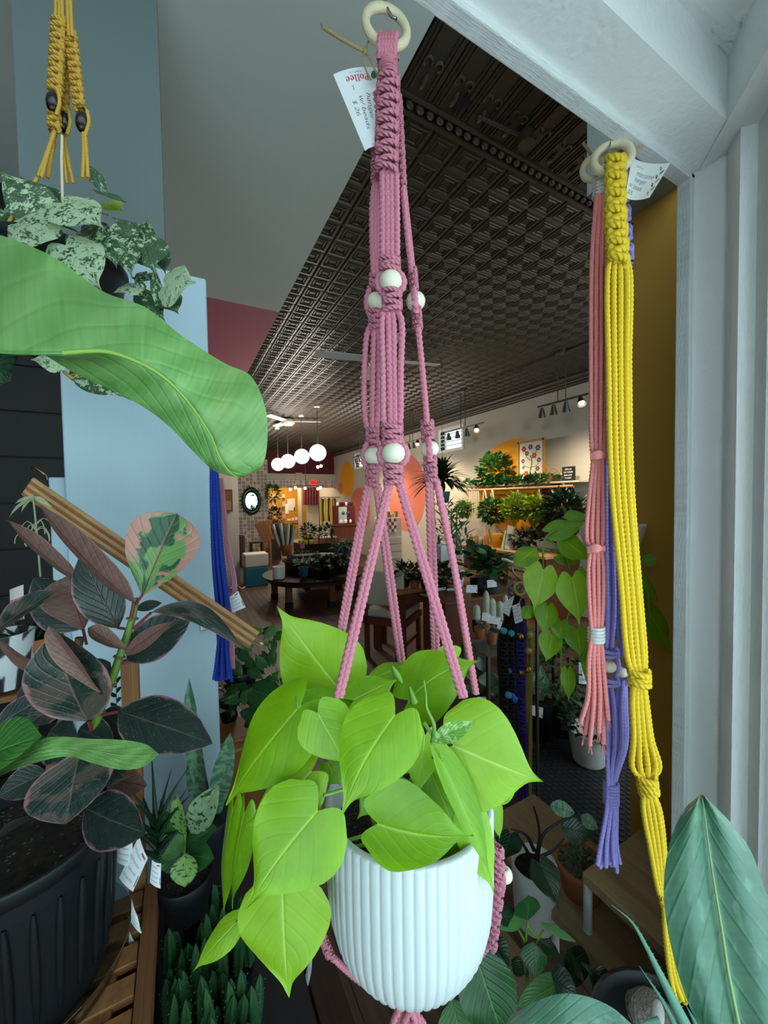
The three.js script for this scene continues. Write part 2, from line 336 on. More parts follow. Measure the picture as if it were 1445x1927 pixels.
M.lime = leafMat(leafTex(hex(0x7a9a1e), hex(0xb3c93a), hex(0xd0dc6a), 6, .4, 139), .5, .2); M.stem = std(0x6a8f35, .5); M.bark = std(0x6d5a3c, .8); M.greenStem = std(0x6f9a3a, .5); M.aloe = std(0x6fa58c, .45, { bumpMap: paintBump, bumpScale: .001 }); M.cactus = std(0x2f5a33, .5); M.cactusPale = std(0xb3b9a2, .8, { bumpMap: noiseBump, bumpScale: .004 });
M.snake = leafMat(tex(128, 256, (u, v) => { const n = fbm(u, v, 3, 26, 141, 3); return mix3(hex(0x4a7455), hex(0x7d9f80), sm(.35, .7, n)); }), .45, .05);
const fuzz = tex(128, 128, (u, v) => .5 + .5 * (fbm(u, v, 24, 60, 151, 3) - .3), false);
const yarn = (c) => phys(c, .95, { bumpMap: fuzz, bumpScale: .0015, sheen: .25, sheenRoughness: .8, sheenColor: new THREE.Color(c) });
const lay = tex(64, 64, (u, v) => .5 + .5 * Math.sin((u * 7 + v * 3) * Math.PI * 2), false); const yarnK = (c) => phys(c, .95, { bumpMap: lay, bumpScale: .0016, sheen: .25, sheenRoughness: .8, sheenColor: new THREE.Color(c) });
M.roseK = yarnK(0xcd7d8e); M.yellowK = yarnK(0xe8c42a); M.goldK = yarnK(0xcfa240);
M.rose = yarn(0xcd7d8e); M.yellow = yarn(0xe8c42a); M.gold = yarn(0xcfa240); M.salmon = yarn(0xec8f8c); M.purple = yarn(0x988dd4); M.blue = yarn(0x17389f); M.blackYarn = yarn(0x08080b); M.violet = yarn(0x2a1f66); M.cotton = yarn(0xdfe3dd); M.oliveYarn = yarn(0x8f7f33); M.pinkYarn = yarn(0xc27d8c); M.jute = yarn(0xb39a6b); M.creamYarn = yarn(0xd8c8a2);
M.beadWood = std(0xe6ddc8, .5); M.ringWood = std(0xdccdaa, .5, { bumpMap: noiseBump, bumpScale: .001 }); M.beadDark = std(0x20140f, .25);
M.pot = phys(0xd3dada, .4, { clearcoat: .15, clearcoatRoughness: .4 });

// price cards
const scribble = (g, x, y, w, col, sz) => { g.strokeStyle = col; g.lineWidth = sz / 9; g.beginPath(); g.moveTo(x, y); for (let i = 1; i < w / sz * 2.2; i++) g.lineTo(x + i * sz / 2.2, y + (i % 2 ? -1 : 1) * sz * (.15 + .25 * hash(i, x | 0, y | 0))); g.stroke(); };
const tagTex = canvasTex(256, 160, (g, w, h) => { g.fillStyle = '#eef1f4'; g.fillRect(0, 0, w, h); for (let i = 0; i < 4; i++) scribble(g, 20, 36 + i * 32, 150 + 60 * hash(i, 3, 4), '#55627a', 18); g.fillStyle = '#b04a60'; g.fillRect(150, 12, 80, 10); g.fillStyle = '#3f7a52'; g.fillRect(232, 90, 14, 50); });
M.tag = std(0xffffff, .8, { map: tagTex, side: THREE.DoubleSide });
const bigTagTex = canvasTex(512, 800, (g, w, h) => {
  g.fillStyle = '#f2f4f6'; g.fillRect(0, 0, w, h);
  g.save(); g.translate(250, 100); g.rotate(Math.PI); g.fillStyle = '#c23a55'; g.font = 'bold 92px serif'; g.textAlign = 'center'; g.fillText('Pollee', 0, 30); g.fillStyle = '#444'; g.font = '28px sans-serif'; g.fillText('PLANTS LLC', 10, 68); g.restore();
  g.fillStyle = '#3c7a50'; g.beginPath(); g.ellipse(455, 75, 34, 50, .6, 0, 7); g.fill();
  g.save(); g.translate(430, 250); g.rotate(Math.PI / 2); g.fillStyle = '#3d4656'; g.font = 'italic 84px sans-serif'; g.textAlign = 'left'; g.fillText('macrame', 0, 0); g.fillText('hanger', 10, 110); g.fillText('w/ beads', 30, 220); g.fillText('$ 26', 60, 330); g.restore();
  g.save(); g.translate(70, 190); g.rotate(Math.PI / 2); g.fillStyle = '#55606a'; g.font = '60px sans-serif'; g.restore(); g.fillStyle = '#55606a'; g.font = '64px serif'; g.fillText('1', 150, 215); g.fillText('\u263c', 330, 220); g.fillText('\u25cb', 180, 212);
  g.fillStyle = '#4a6a58'; g.beginPath(); g.ellipse(330, 740, 14, 60, .3, 0, 7); g.fill(); g.beginPath(); g.ellipse(420, 770, 12, 40, .9, 0, 7); g.fill(); g.fillStyle = '#e0b7bb'; g.fillRect(240, 765, 50, 30);
});
const sideTagTex = canvasTex(512, 400, (g, w, h) => {
  g.fillStyle = '#eef0f1'; g.fillRect(0, 0, w, h); g.fillStyle = '#3d4656'; g.font = 'italic 64px sans-serif'; g.save(); g.rotate(.12);
  g.fillText('macrame', 150, 130); g.fillText('hanger', 150, 195); g.fillText('w/ beads', 80, 268); g.fillText('$26', 90, 340); g.font = '22px sans-serif'; g.fillText('PLANTS LLC', 110, 50); g.restore();
  for (let i = 0; i < 7; i++) { g.fillStyle = i % 3 ? '#4f7a5c' : '#c98a90'; g.beginPath(); g.ellipse(440 + (i % 2) * 34, 60 + i * 46, 12, 30, .5 * (i % 2 ? 1 : -1), 0, 7); g.fill(); }
});
M.bigTag = std(0xffffff, .8, { map: bigTagTex, side: THREE.DoubleSide }); M.sideTag = std(0xffffff, .8, { map: sideTagTex, side: THREE.DoubleSide });

// ---------------------------------------------------------------- the shop: floor, walls, ceiling
const HC = 3.2, RW = 4.7, BACK = -12.4, FRONT = -0.75;
{
  const f = struct('floor', box(-3, 6, -0.12, -0.02, -15.2, 1.2), M.floor2);
  const shade = [M.floor1, M.floor2, M.floor3], w = 0.083, g = box(-w / 2 + .001, w / 2 - .001, -.021, 0, -1, 1);
  for (let i = 0, x = -1.0; x < RW; i++, x += w) {
    let z = -15; const cut = -15 + rnd(4, 11);
    for (const [a, b] of [[z, cut], [cut, -.2]]) { const p = part(f, 'plank', g, shade[(rnd(3)) | 0]); p.scale.z = (b - a) / 2 - .001; p.position.set(x, 0, (a + b) / 2); }
  }
}
function wallShape(pts, holes, depth, place) {
  const s = new THREE.Shape(pts.map(([a, b]) => new THREE.Vector2(a, b)));
  for (const [a, b, c, d] of holes) s.holes.push(new THREE.Path([[a, c], [b, c], [b, d], [a, d]].map(([p, q]) => new THREE.Vector2(p, q))));
  const g = new THREE.ExtrudeGeometry(s, { depth, bevelEnabled: false });
  return place(g);
}
// right wall with two high windows
const wins = [[-6.35, -5.68, 2.56, 2.93], [-10.6, -9.75, 2.56, 2.93]];
struct('wall_right', wallShape([[15.2, 0], [0.6, 0], [0.6, HC], [15.2, HC]], wins.map(([a, b, c, d]) => [-b, -a, c, d]), .15, (g) => g.applyMatrix4(new THREE.Matrix4().makeBasis(V(0, 0, -1), V(0, 1, 0), V(1, 0, 0)).setPosition(RW, 0, 0))), M.cream);
wins.forEach(([a, b, c, d], i) => {
  const w = struct('window_' + (i + 1), [box(RW - .02, RW + .1, c - .05, c, a - .05, b + .05), box(RW - .02, RW + .1, d, d + .05, a - .05, b + .05), box(RW - .02, RW + .1, c, d, a - .05, a), box(RW - .02, RW + .1, c, d, b, b + .05)], M.white);
  part(w, 'pane', box(RW + .012, RW + .018, c, d, a, b), M.glass);
  for (let k = 1; k < 5; k++) part(w, 'bar', box(RW - .004, RW + .01, c + (d - c) * k / 5 - .008, c + (d - c) * k / 5 + .008, a, b), M.white);
});
// painted circles on the right wall
function disc(cz, cy, rz, ry, m, label, k) {
  const g = new THREE.CylinderGeometry(1, 1, .004, 64).rotateZ(Math.PI / 2); g.scale(1, ry, rz); g.translate(RW - .003 - k * .004, cy, cz);
  return single('wall_circle', label, 'mural', g, m);
}
disc(-4.5, 1.78, .74, .74, M.orange, 'large amber circle painted on the cream wall behind the plant shelf', 0);
disc(-11.3, 2.25, .58, .55, M.orange, 'tall amber circle painted on the far end of the cream wall', 0);
disc(-11.85, 1.98, .2, .2, M.coral, 'small coral dot painted beside the far amber circle', 1);
disc(-7.75, 1.74, .85, .9, M.coral, 'large coral circle painted on the cream wall behind the spiky hanging plant', 0);
disc(-10.35, 1.35, .7, .6, M.coral, 'coral arch painted low on the cream wall past the display case', 1);
disc(-3.65, 1.36, .42, .42, M.maroon, 'maroon circle painted under the right end of the plant shelf', 1);

// far walls
struct('wall_back', box(1.57, 2.47, 0, HC, BACK - .15, BACK), M.maroon);
struct('wall_back_upper', box(2.47, RW, 2.47, HC, BACK - .16, BACK - .02), M.maroon);
struct('trim_1', [box(2.47, RW, 2.28, 2.47, BACK - .2, BACK + .06), box(3.35, 3.55, 2.26, 2.5, BACK - .2, BACK + .09)], M.cream, 'cream beam over the back room opening');
// printed wallpaper: short dark strokes in square blocks
{
  const t = canvasTex(512, 512, (g) => {
    g.fillStyle = '#e9e4da'; g.fillRect(0, 0, 512, 512);
    for (let i = 0; i < 8; i++) for (let j = 0; j < 8; j++) {
      const r = hash(i, j, 8), c = r > .9 ? '#d9a23c' : r > .78 ? '#c98a92' : '#252a2b', x = i * 64, y = j * 64; g.fillStyle = c;
      for (let k = 0; k < 4; k++) (i + j) % 2 ? g.fillRect(x + 5 + k * 15, y + 5, 9, 54) : g.fillRect(x + 5, y + 5 + k * 15, 54, 9);
    }
  });
  t.wrapS = t.wrapT = THREE.RepeatWrapping; t.repeat.set(1.15, 1.15);
  M.paper = std(0xffffff, .8, { map: t });
  single('wallpaper', 'block-print wallpaper of dark strokes behind the round mirror', 'wallpaper', box(1.57, 2.47, .02, 2.9, BACK + .021, BACK + .027), M.paper);
  single('wallpaper', 'band of block-print wallpaper under the cream beam beside the exit sign', 'wallpaper', box(2.47, RW, 2.02, 2.28, BACK - .16, BACK - .02), M.paper);
}
// back room
struct('wall_far', box(2.3, RW + .1, 0, HC, -15.1, -14.95), M.ochre);
struct('wall_left_far', box(2.36, 2.47, 0, HC, -15, BACK - .15), M.cream);
struct('ceiling_back', box(2.3, RW, 2.75, 2.85, -15, BACK - .2), M.cream);
struct('wall_middle', box(-2.2, .98, 0, HC, -7.85, -7.7), M.cream);
struct('wall_passage', box(.83, .98, 0, HC, -12.5, -7.85), M.cream);
struct('wall_passage_end', box(.83, 1.57, 0, HC, -12.5, -12.38), M.cream);
struct('wall_front', wallShape([[1.345, 0], [RW + .1, 0], [RW + .1, HC], [1.345, HC]], [[1.95, 2.95, .02, 2.15], [1.95, 2.95, 2.3, 3.05], [3.15, 4.5, .7, 3.05]], .16, (g) => g.translate(0, 0, FRONT)), M.ochre);
{
  const z = FRONT + .07, d = struct('door_1', [box(1.95, 2.05, .02, 2.15, z, z + .04), box(2.85, 2.95, .02, 2.15, z, z + .04), box(2.05, 2.85, .02, .25, z, z + .04), box(2.05, 2.85, 2.03, 2.15, z, z + .04)], M.trim);
  part(d, 'pane', box(2.05, 2.85, .25, 2.03, z + .015, z + .02), M.glass);
  const w = struct('window_6', [box(1.95, 2.95, 2.3, 2.34, z, z + .04), box(1.95, 2.95, 3.01, 3.05, z, z + .04)], M.trim); part(w, 'pane', box(1.95, 2.95, 2.34, 3.01, z + .015, z + .02), M.glass);  // added transom over the door, out of view, to brighten the ceiling
  const v = struct('window_7', [box(3.15, 4.5, .7, .76, z, z + .04), box(3.15, 4.5, 2.99, 3.05, z, z + .04)], M.trim); part(v, 'pane', box(3.15, 4.5, .76, 2.99, z + .015, z + .02), M.glass);  // added storefront window, out of view, to let more daylight in
}
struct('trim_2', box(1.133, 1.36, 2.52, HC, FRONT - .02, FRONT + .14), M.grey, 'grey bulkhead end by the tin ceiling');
// left: partition, blue panel, dark boarded room
struct('wall_partition', box(-.342, -.0155, 2.05, HC, -1.5, -1.345), M.shadedGrey);
struct('wall_left', box(-2.3, -2.15, 0, HC, -7.8, 1.2), M.siding);
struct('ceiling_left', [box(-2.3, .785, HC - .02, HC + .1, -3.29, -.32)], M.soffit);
struct('ceiling_left_back', box(-2.3, .785, HC - .02, HC + .1, -12.5, -3.29), M.pinkPaint, 'rose painted soffit');
struct('ceiling', box(.785, RW + .15, HC + .012, HC + .12, -15, -.3), M.tin);
{
  const w = struct('wall_boarded', box(-2.2, -.3, 0, HC, -2.74, -2.6), M.siding, 'dark wooden boarding');
  for (let i = 0; i < 14; i++) part(w, 'board', box(-2.2, -.3, i * .23 + .006, i * .23 + .224, -2.6, -2.58 + rnd(-.004, .004)), M.siding);
}
{
  const p = thing('door_panel', 'tall pale blue painted door panel behind the rubber plant', 'door');
  part(p, 'panel', box(-.267, .0915, .12, 2.276, -1.335, -1.295, .006), M.panel);
  part(p, 'edge_strip', box(-.303, -.267, .12, 1.672, -1.335, -1.31, .004), M.panel);
  const h = onZ(383, 1168, -1.29), k = part(p, 'latch', [box(h.x - .01, h.x + .01, h.y - .03, h.y + .03, -1.295, -1.288, .002)], M.steel);
  part(k, 'hasp', new THREE.TorusGeometry(.008, .0025, 8, 16).translate(h.x, h.y + .006, -1.284), M.steel);
}

// tin ceiling: stamped tiles
{
  const ceil = scene.getObjectByName('ceiling'), q = .145, X0 = .885, Z0 = -1.40;
  const prof = [[1, .006], [.97, .001], [.93, .005], [.9, .001], [.68, .0], [.64, -.004], [.60, .001], [.42, .001], [.38, -.003], [.34, .002], [0, .002]];
  const pos = [], uv = [], ix = []; // concentric squares; y down is proud
  for (const [s, h] of prof) for (const [a, b] of [[-1, -1], [1, -1], [1, 1], [-1, 1]]) { pos.push(a * s * q / 2, h - .003, b * s * q / 2); uv.push(a * s * .07 + .5, b * s * .07 + .5); }
  for (let i = 0; i < prof.length - 1; i++) for (let j = 0; j < 4; j++) { const k = i * 4 + j, l = i * 4 + (j + 1) % 4; ix.push(k, l, k + 4, l, l + 4, k + 4); }
  let tile = geo(pos, uv, ix).toNonIndexed(); tile.computeVertexNormals();
  const spots = [];
  for (let x = X0 - q / 2; x < RW; x += q) for (let z = Z0 - q / 2; z > BACK; z -= q) spots.push([x, z, Math.hypot(x, z)]);
  spots.sort((a, b) => a[2] - b[2]);
  spots.slice(0, 300).forEach(([x, z]) => { const m = part(ceil, 'tile', tile, M.tin); m.position.set(x, HC, z); });
  const rest = new THREE.InstancedMesh(tile, M.tin, spots.length - 300), mm = new THREE.Matrix4();
  spots.slice(300).forEach(([x, z], i) => rest.setMatrixAt(i, mm.makeTranslation(x, HC, z)));
  rest.name = 'tile_field'; rest.castShadow = rest.receiveShadow = true; ceil.add(stuff(rest));
  // rope moulding along the border, crown along the right wall
  const rope = part(ceil, 'rope_moulding', [box(.79, RW, HC - .012, HC + .01, -1.40, -1.385), box(.79, RW, HC - .012, HC + .01, -1.335, -1.32)], M.tin);
  for (let i = 0; i < 78; i++) { const e = part(rope, 'bead', Mbead(), M.tin); e.position.set(.82 + i * .05, HC - .002, -1.36); e.rotation.y = .5; }
  part(ceil, 'crown_moulding', [tube([V(RW - .05, HC - .02, -.8), V(RW - .05, HC - .02, -12.3)], .05, 1, 8), tube([V(RW - .01, HC - .1, -.8), V(RW - .01, HC - .1, -12.3)], .03, 1, 8)], M.tin);
  // border sheets with scrolls
  for (let x = .8, i = 0; x < 2.4; x += .145, i++) {
    const s = part(ceil, 'border_sheet', [box(x + .003, x + .142, HC - .004, HC + .008, -1.318, -.5), ...[.02, .035, .11, .125].map((d) => box(x + d - .003, x + d + .003, HC - .009, HC, -1.31, -.5))], M.tin);
    const sc = [];
    for (const z of [-1.2, -.98, -.76]) {
      for (const m of [-1, 1]) { const pts = []; for (let k = 0; k <= 12; k++) { const an = k / 12 * 4.6, r = .026 - .016 * k / 12; pts.push(V(x + .072 + m * (.022 - Math.cos(an) * r * .8 + .004), HC - .006, z + Math.sin(an) * r)); } sc.push(tube(pts, .005, 16, 5)); }
      sc.push(taper([V(x + .072, HC - .006, z - .03), V(x + .072, HC - .01, z - .06), V(x + .075, HC - .006, z - .095)], (t) => .011 * Math.sin(Math.PI * (.08 + t * .9)), 6, 6));
    }
    part(s, 'scroll', sc, M.tin);
  }
  // torn hole, pipe collar
  const th = A(868, 198, 1.6); th.copy(onY(868, 198, HC - .012));
  const sh = new THREE.Shape([[0, 0], [.035, .012], [.03, .03], [.055, .03], [.05, .06], [.028, .055], [.02, .075], [.006, .05], [-.02, .045], [-.005, .025]].map(([a, b]) => new THREE.Vector2(a, b)));
  single('ceiling_hole', 'jagged black hole torn in the stamped tin border', 'hole', new THREE.ExtrudeGeometry(sh, { depth: .004, bevelEnabled: false }).rotateX(Math.PI / 2).translate(th.x - .02, th.y + .002, th.z - .03), M.black);
  const pc = onY(990, 262, HC - .03);
  const pt = thing('pipe_stub', 'capped conduit pipe stub on the stamped tin border', 'pipe');
  part(pt, 'cap', new THREE.CylinderGeometry(.035, .035, .05, 24).translate(pc.x, HC - .03, pc.z), M.tin);
  const e = onY(900, 222, HC - .02); part(pt, 'conduit', tube([V(pc.x, HC - .02, pc.z), V((pc.x + e.x) / 2, HC - .02, (pc.z + e.z) / 2), V(e.x, HC - .012, e.z)], .008, 8, 8), M.tin);
}
function Mbead() { return Mbead.g ??= new THREE.SphereGeometry(.024, 10, 6).scale(1, .5, .62); }

// ---------------------------------------------------------------- the bay: opening frame, plywood ceiling, windows
{
  const yB = 2.2, z0 = -.387, z1 = -.30, xR = .868;
  // header over the opening, right post, left post
  struct('trim_3', [box(-2.15, xR + .4, yB, 2.3, z0, z1), box(-2.15, xR + .01, yB - .012, yB + .03, z0 - .012, z0 + .012, .003)], M.trim, 'white painted header board of the bay');
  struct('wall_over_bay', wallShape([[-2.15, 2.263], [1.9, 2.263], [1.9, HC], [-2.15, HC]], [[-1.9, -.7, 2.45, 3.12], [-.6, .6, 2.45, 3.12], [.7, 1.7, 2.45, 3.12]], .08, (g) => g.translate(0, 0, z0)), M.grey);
  for (const [i, a, b] of [[8, -1.9, -.7], [9, -.6, .6], [10, .7, 1.7]]) { const w = struct('window_' + i, [box(a, b, 2.45, 2.48, z0 + .02, z0 + .06), box(a, b, 3.09, 3.12, z0 + .02, z0 + .06)], M.trim); part(w, 'pane', box(a, b, 2.48, 3.09, z0 + .035, z0 + .04), M.glass); }  // transom windows added out of view to throw daylight on soffit and ceiling
  struct('trim_4', [box(xR, xR + .92, .3, 2.262, z0, z1), box(xR - .012, xR + .02, .3, yB, z0 - .012, z0 + .012, .003)], M.trim, 'white painted post of the bay opening');
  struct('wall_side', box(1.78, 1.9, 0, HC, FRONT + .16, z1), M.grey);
  // slanting right side of the bay
  const P0 = V(.845, 0, -.30), e = V(-.73, 0, .68).normalize(), o = V(e.z, 0, -e.x).multiplyScalar(-1); // o points out to the street
  if (o.x < 0) o.negate();
  const q = (s, y, k) => P0.clone().addScaledVector(e, s).addScaledVector(o, k).setY(y);
  const slab = (s0, s1, y0, y1, k0, k1) => basisGeo(new THREE.BoxGeometry(s1 - s0, y1 - y0, Math.abs(k1 - k0)), q((s0 + s1) / 2, (y0 + y1) / 2, (k0 + k1) / 2), e, V(0, 1, 0), e.clone().cross(V(0, 1, 0)));
  const L = 1.15;
  struct('trim_5', [slab(-.06, L, 2.197, 2.3, -.035, .12), slab(-.02, .018, .3, 2.2, -.008, .2), slab(-.06, L, 2.3, 2.5, .0, .12), slab(.018, .05, .3, 2.2, .015, .1), slab(.05, L, 2.14, 2.2, .015, .1), slab(L - .07, L, .5, 2.2, 0, .1), slab(0, L, .3, .56, 0, .1)], M.trim, 'white window casing of the slanting bay side');
  const win = struct('window_3', [slab(.05, .082, .56, 2.14, .03, .07), slab(L - .1, L - .07, .56, 2.12, .05, .08), slab(.08, L - .1, 2.09, 2.12, .05, .08), slab(.08, L - .1, .56, .59, .05, .08)], M.trim);
  part(win, 'pane', slab(.08, L - .1, .59, 2.09, .062, .066), M.glass);
  // street front and slanting left side
  const a = q(L, 0, .05), b = V(-1.15, 0, a.z), c = V(-2.1, 0, -.3);
  const wall = (name, p, r) => {
    const t = r.clone().sub(p), len = t.length(); t.normalize(); const nn = t.clone().cross(V(0, 1, 0));
    const s = (s0, s1, y0, y1, th = .1) => basisGeo(new THREE.BoxGeometry(s1 - s0, y1 - y0, th), p.clone().addScaledVector(t, (s0 + s1) / 2).setY((y0 + y1) / 2), t, V(0, 1, 0), nn);
    const w = struct(name, [s(0, .08, .3, 2.5), s(len - .08, len, .3, 2.5), s(0, len, 2.15, 2.5), s(0, len, .3, .56)], M.trim);
    part(w, 'pane', s(.08, len - .08, .56, 2.15, .004), M.glass);
  };
  wall('window_4', a, b); wall('window_5', b, c);
  const sh = new THREE.Shape([[.85, .3], [a.x + .1, -a.z - .1], [-1.2, -a.z - .1], [-2.3, .3]].map(([x, y]) => new THREE.Vector2(x, y)));
  const ply = new THREE.ExtrudeGeometry(sh, { depth: .05, bevelEnabled: false }).rotateX(-Math.PI / 2).translate(0, 2.262 + .035, 0);
  struct('ceiling_bay', ply, M.ply, 'white painted plywood ceiling of the bay');
  struct('floor_bay', new THREE.ExtrudeGeometry(sh, { depth: .08, bevelEnabled: false }).rotateX(-Math.PI / 2).translate(0, .22, 0), M.darkWood);
  struct('wall_under_bay', box(-2.2, .9, 0, .3, z0 - .0, z1), M.darkWood);
  // gap in the corner and a bent nail
  const g = A(1362, 232, .655); single('corner_gap', 'dark gap in the corner of the bay header', 'gap', new THREE.TetrahedronGeometry(.012).scale(.5, 1.2, .5).translate(g.x, g.y, g.z), M.black);
  const nl = A(1408, 147, .62); single('bent_nail', 'small bent nail sticking from the bay side board', 'nail', tube([nl, nl.clone().addScaledVector(cR, .006).addScaledVector(cU, -.002), nl.clone().addScaledVector(cR, .008).addScaledVector(cU, -.006)], .0008, 6, 5), M.darkMetal);
}

// ---------------------------------------------------------------- rose hanger with the ribbed pot and the lime philodendron
const R1 = cR.clone(), FR = cF.clone().negate();
function ring(p, R, r, nrm) { const g = new THREE.TorusGeometry(R, r, 14, 48), q = new THREE.Quaternion().setFromUnitVectors(V(0, 0, 1), nrm.clone().normalize()); return g.applyQuaternion(q).translate(p.x, p.y, p.z); }
{
  const d = .455, P = (x, y, k = 0) => A(x, y, d + k), m = (px) => pxm(px, d);
  const hk = thing('ceiling_hook', 'steel hook on the white header holding the rose hanger ring', 'hook');
  part(hk, 'shank', tube([V(P(725, -28).x, 2.205, P(725, -28).z), P(722, -15), P(726, 8), P(738, 32), P(746, 36)], .0018, 20, 8), M.steel);
  const t = thing('macrame_hanger', 'rose pink macrame hanger holding the white ribbed pot', 'macrame hanger');
  part(t, 'ring', ring(P(727, 51), m(40), m(8.2), D(.25, .1, 1)), M.ringWood, 'pale wooden ring');
  const cords = [], knots = [], r = .0037;
  const rope = (...a) => cords.push(cord(a, r, 'braid'));
  const kn = (x0, y0, x1, y1, wpx, n, k = 0, side = R1, fr = FR) => knots.push(sinnet(P(x0, y0, k), P(x1, y1, k), m(wpx), n, m(4.4), side, fr));
  // bundle over the ring and binding
  for (let i = 0; i < 6; i++) { const x = 714 + i * 5.6; rope(P(x - 1, 112, -.006), P(x, 84, -.012), P(x + 2, 68, -.008), P(x + 4, 70, .004), P(x + 4, 112, .012)); }
  part(t, 'binding', wrap(P(729, 110), P(730, 150), m(16), 7, m(3.6)), M.roseK);
  kn(731, 148, 727, 330, 17, 13, -.008);
  kn(712, 175, 709, 340, 9, 12, .012, D(.5, 0, 1), D(-1, 0, .5));
  kn(748, 185, 757, 352, 6, 12, .006, D(.25, 0, 1), D(1, 0, -.2));
  // front leg
  for (const x of [719, 728, 736, 746]) rope(P(x, 325, -.008), P(x + 1, 420, -.012), P(x + 1, 492, -.015));
  kn(733, 488, 734, 514, 15, 3, -.016); kn(737, 545, 738, 590, 14, 4, -.016);
  for (const [x, y] of [[719, 722], [731, 735], [740, 743], [755, 753]]) rope(P(733 + (x - 735) * .7, 585, -.016), P(x, 602, -.018), P(mix(x, y, .5), 700, -.02), P(y, 790, -.022), P(738 + (y - 738) * .8, 806, -.022));
  kn(738, 800, 739, 838, 15, 4, -.022); kn(740, 874, 741, 912, 14, 4, -.022);
  // beads with cords passing on both sides
  const side2 = (x, y, k, w) => { for (const s of [-1, 1]) rope(P(x + s * 10, y - 26, k), P(x + s * w, y - 6, k), P(x + s * w, y + 8, k), P(x + s * 10, y + 28, k)); };
  side2(735, 531, -.014, 24); side2(740, 854, -.02, 25);
  // left leg
  for (const x of [701, 707, 712]) rope(P(x + 6, 335, .016), P(x, 372, .016), P(x - 1, 450, .016), P(x + 2, 525, .016));
  kn(706, 518, 706, 546, 8, 3, .016); kn(705, 584, 708, 622, 10, 4, .016);
  for (const [x, y] of [[690, 686], [703, 700], [713, 711]]) rope(P(704 + (x - 702) * .6, 612, .016), P(x, 632, .016), P(y, 780, .014), P(701 + (y - 700) * .5, 815, .014));
  kn(701, 806, 701, 836, 9, 3, .014); kn(701, 876, 700, 916, 9, 5, .014);
  side2(706, 567, .017, 16); side2(701, 858, .014, 17);
  // right leg, seen edge on
  rope(P(757, 345, .006), P(765, 430, .006), P(775, 515, .006)); rope(P(759, 345, .012), P(768, 430, .014), P(777, 515, .014));
  kn(776, 508, 779, 548, 6, 4, .008, D(.4, 0, 1), D(1, 0, -.3)); kn(783, 582, 786, 622, 7, 4, .008, D(.4, 0, 1), D(1, 0, -.3));
  rope(P(779, 545, -.004), P(781, 567, -.012), P(783, 588, -.004));
  for (const k of [0, .008]) rope(P(787, 618, k), P(795, 700, k), P(804, 800, k));
  kn(803, 794, 806, 830, 9, 4, .004, D(1, 0, .4)); kn(809, 862, 811, 908, 9, 5, .004, D(1, 0, .4));
  rope(P(806, 826, -.006), P(808, 846, -.014), P(809, 866, -.006));
  // down to the pot: pairs of cords
  const pair = (x0, y0, k0, x1, y1, k1, gap = 4) => { for (const s of [-1, 1]) rope(P(x0 + s * gap * .6, y0, k0), P(mix(x0, x1, .5) + s * gap, mix(y0, y1, .5), mix(k0, k1, .5)), P(x1 + s * 3.4, y1, k1)); };
  pair(733, 908, -.022, 637, 1312, -.07); pair(750, 905, -.022, 872, 1312, -.05);
  pair(693, 912, .014, 641, 1195, .05); pair(709, 912, .014, 757, 1255, .09);
  pair(808, 905, .004, 820, 1240, .09); rope(P(819, 900, .004), P(850, 1050, .02), P(893, 1305, .05)); rope(P(822, 902, .008), P(853, 1050, .026), P(897, 1305, .055));
  // below the rim: knots hug the pot, gathered in a tassel
  kn(934, 1590, 938, 1668, 9, 6, .02, D(.6, 0, 1), D(1, 0, 0)); kn(938, 1660, 922, 1780, 8, 9, .02, D(.6, 0, 1), D(1, 0, 0));
  kn(600, 1745, 622, 1800, 7, 6, .03, D(.5, 0, 1), D(-1, 0, .3)); rope(P(621, 1797, .03), P(676, 1846, .05), P(735, 1885, .035), P(764, 1908, .008)); rope(P(922, 1775, .025), P(868, 1838, .05), P(800, 1885, .035), P(776, 1908, .008));
  for (let i = 0; i < 9; i++) rope(P(755 + (i % 4) * 8, 1892, (i % 3) * .008), P(740 + i * 7, 1925, (i % 3) * .01), P(732 + i * 9 + rnd(-4, 4), 2010, (i % 3) * .012));
  part(t, 'cords', cords, M.rose); part(t, 'knots', knots, M.roseK);
  for (const [x, y, s, k] of [[735, 530, 20.5, -.018], [707, 567, 17, .012], [782, 567, 18.5, .01], [740, 853, 21, -.024], [702, 858, 17.5, .01], [808, 845, 18, .008], [950, 1646, 15, .03]]) part(t, 'bead', bead(P(x, y, k), m(s), V(0, 1, 0), .94), M.beadWood, 'pale wooden bead');
  // tag and twine
  const g = thing('price_tag', 'handwritten white price tag tied to the rose hanger ring', 'price tag');
  part(g, 'paper', card(P(627, 140, .01), P(712, 128, .02), P(720, 280, .0), P(687, 284, -.004), .004), M.bigTag);
  part(g, 'twine', [cord([P(608, 52), P(640, 72), P(672, 90), P(688, 98)], m(3), 'twist'), cord([P(688, 98), P(692, 80), P(703, 66), P(708, 75)], m(1.8), 'twist'), cord([P(686, 98), P(684, 112), P(690, 135), P(698, 150)], m(1.6), 'twist'), cord([P(690, 98), P(700, 120), P(710, 140)], m(1.6), 'twist'), ball(P(687, 98), m(5)), ...[-1, 0, 1].map((s) => tube([P(612, 54), P(604 + s, 50 + s * 5)], m(1.1), 2, 4))], M.jute);

  // pot
  const c = A(768, 1490, .47), H = .18, Rr = .1, n = 56, pos = [], uv = [], ix = [];
  const prof = [[.0, 0], [.058, 0], [.071, .004], [.083, .014], [.092, .031], [.0975, .055], [.0995, .085], [.1, .13], [.1, H - .003], [.099, H], [.094, H], [.0925, H - .004], [.091, H - .045]];
  const seg = n * 8;
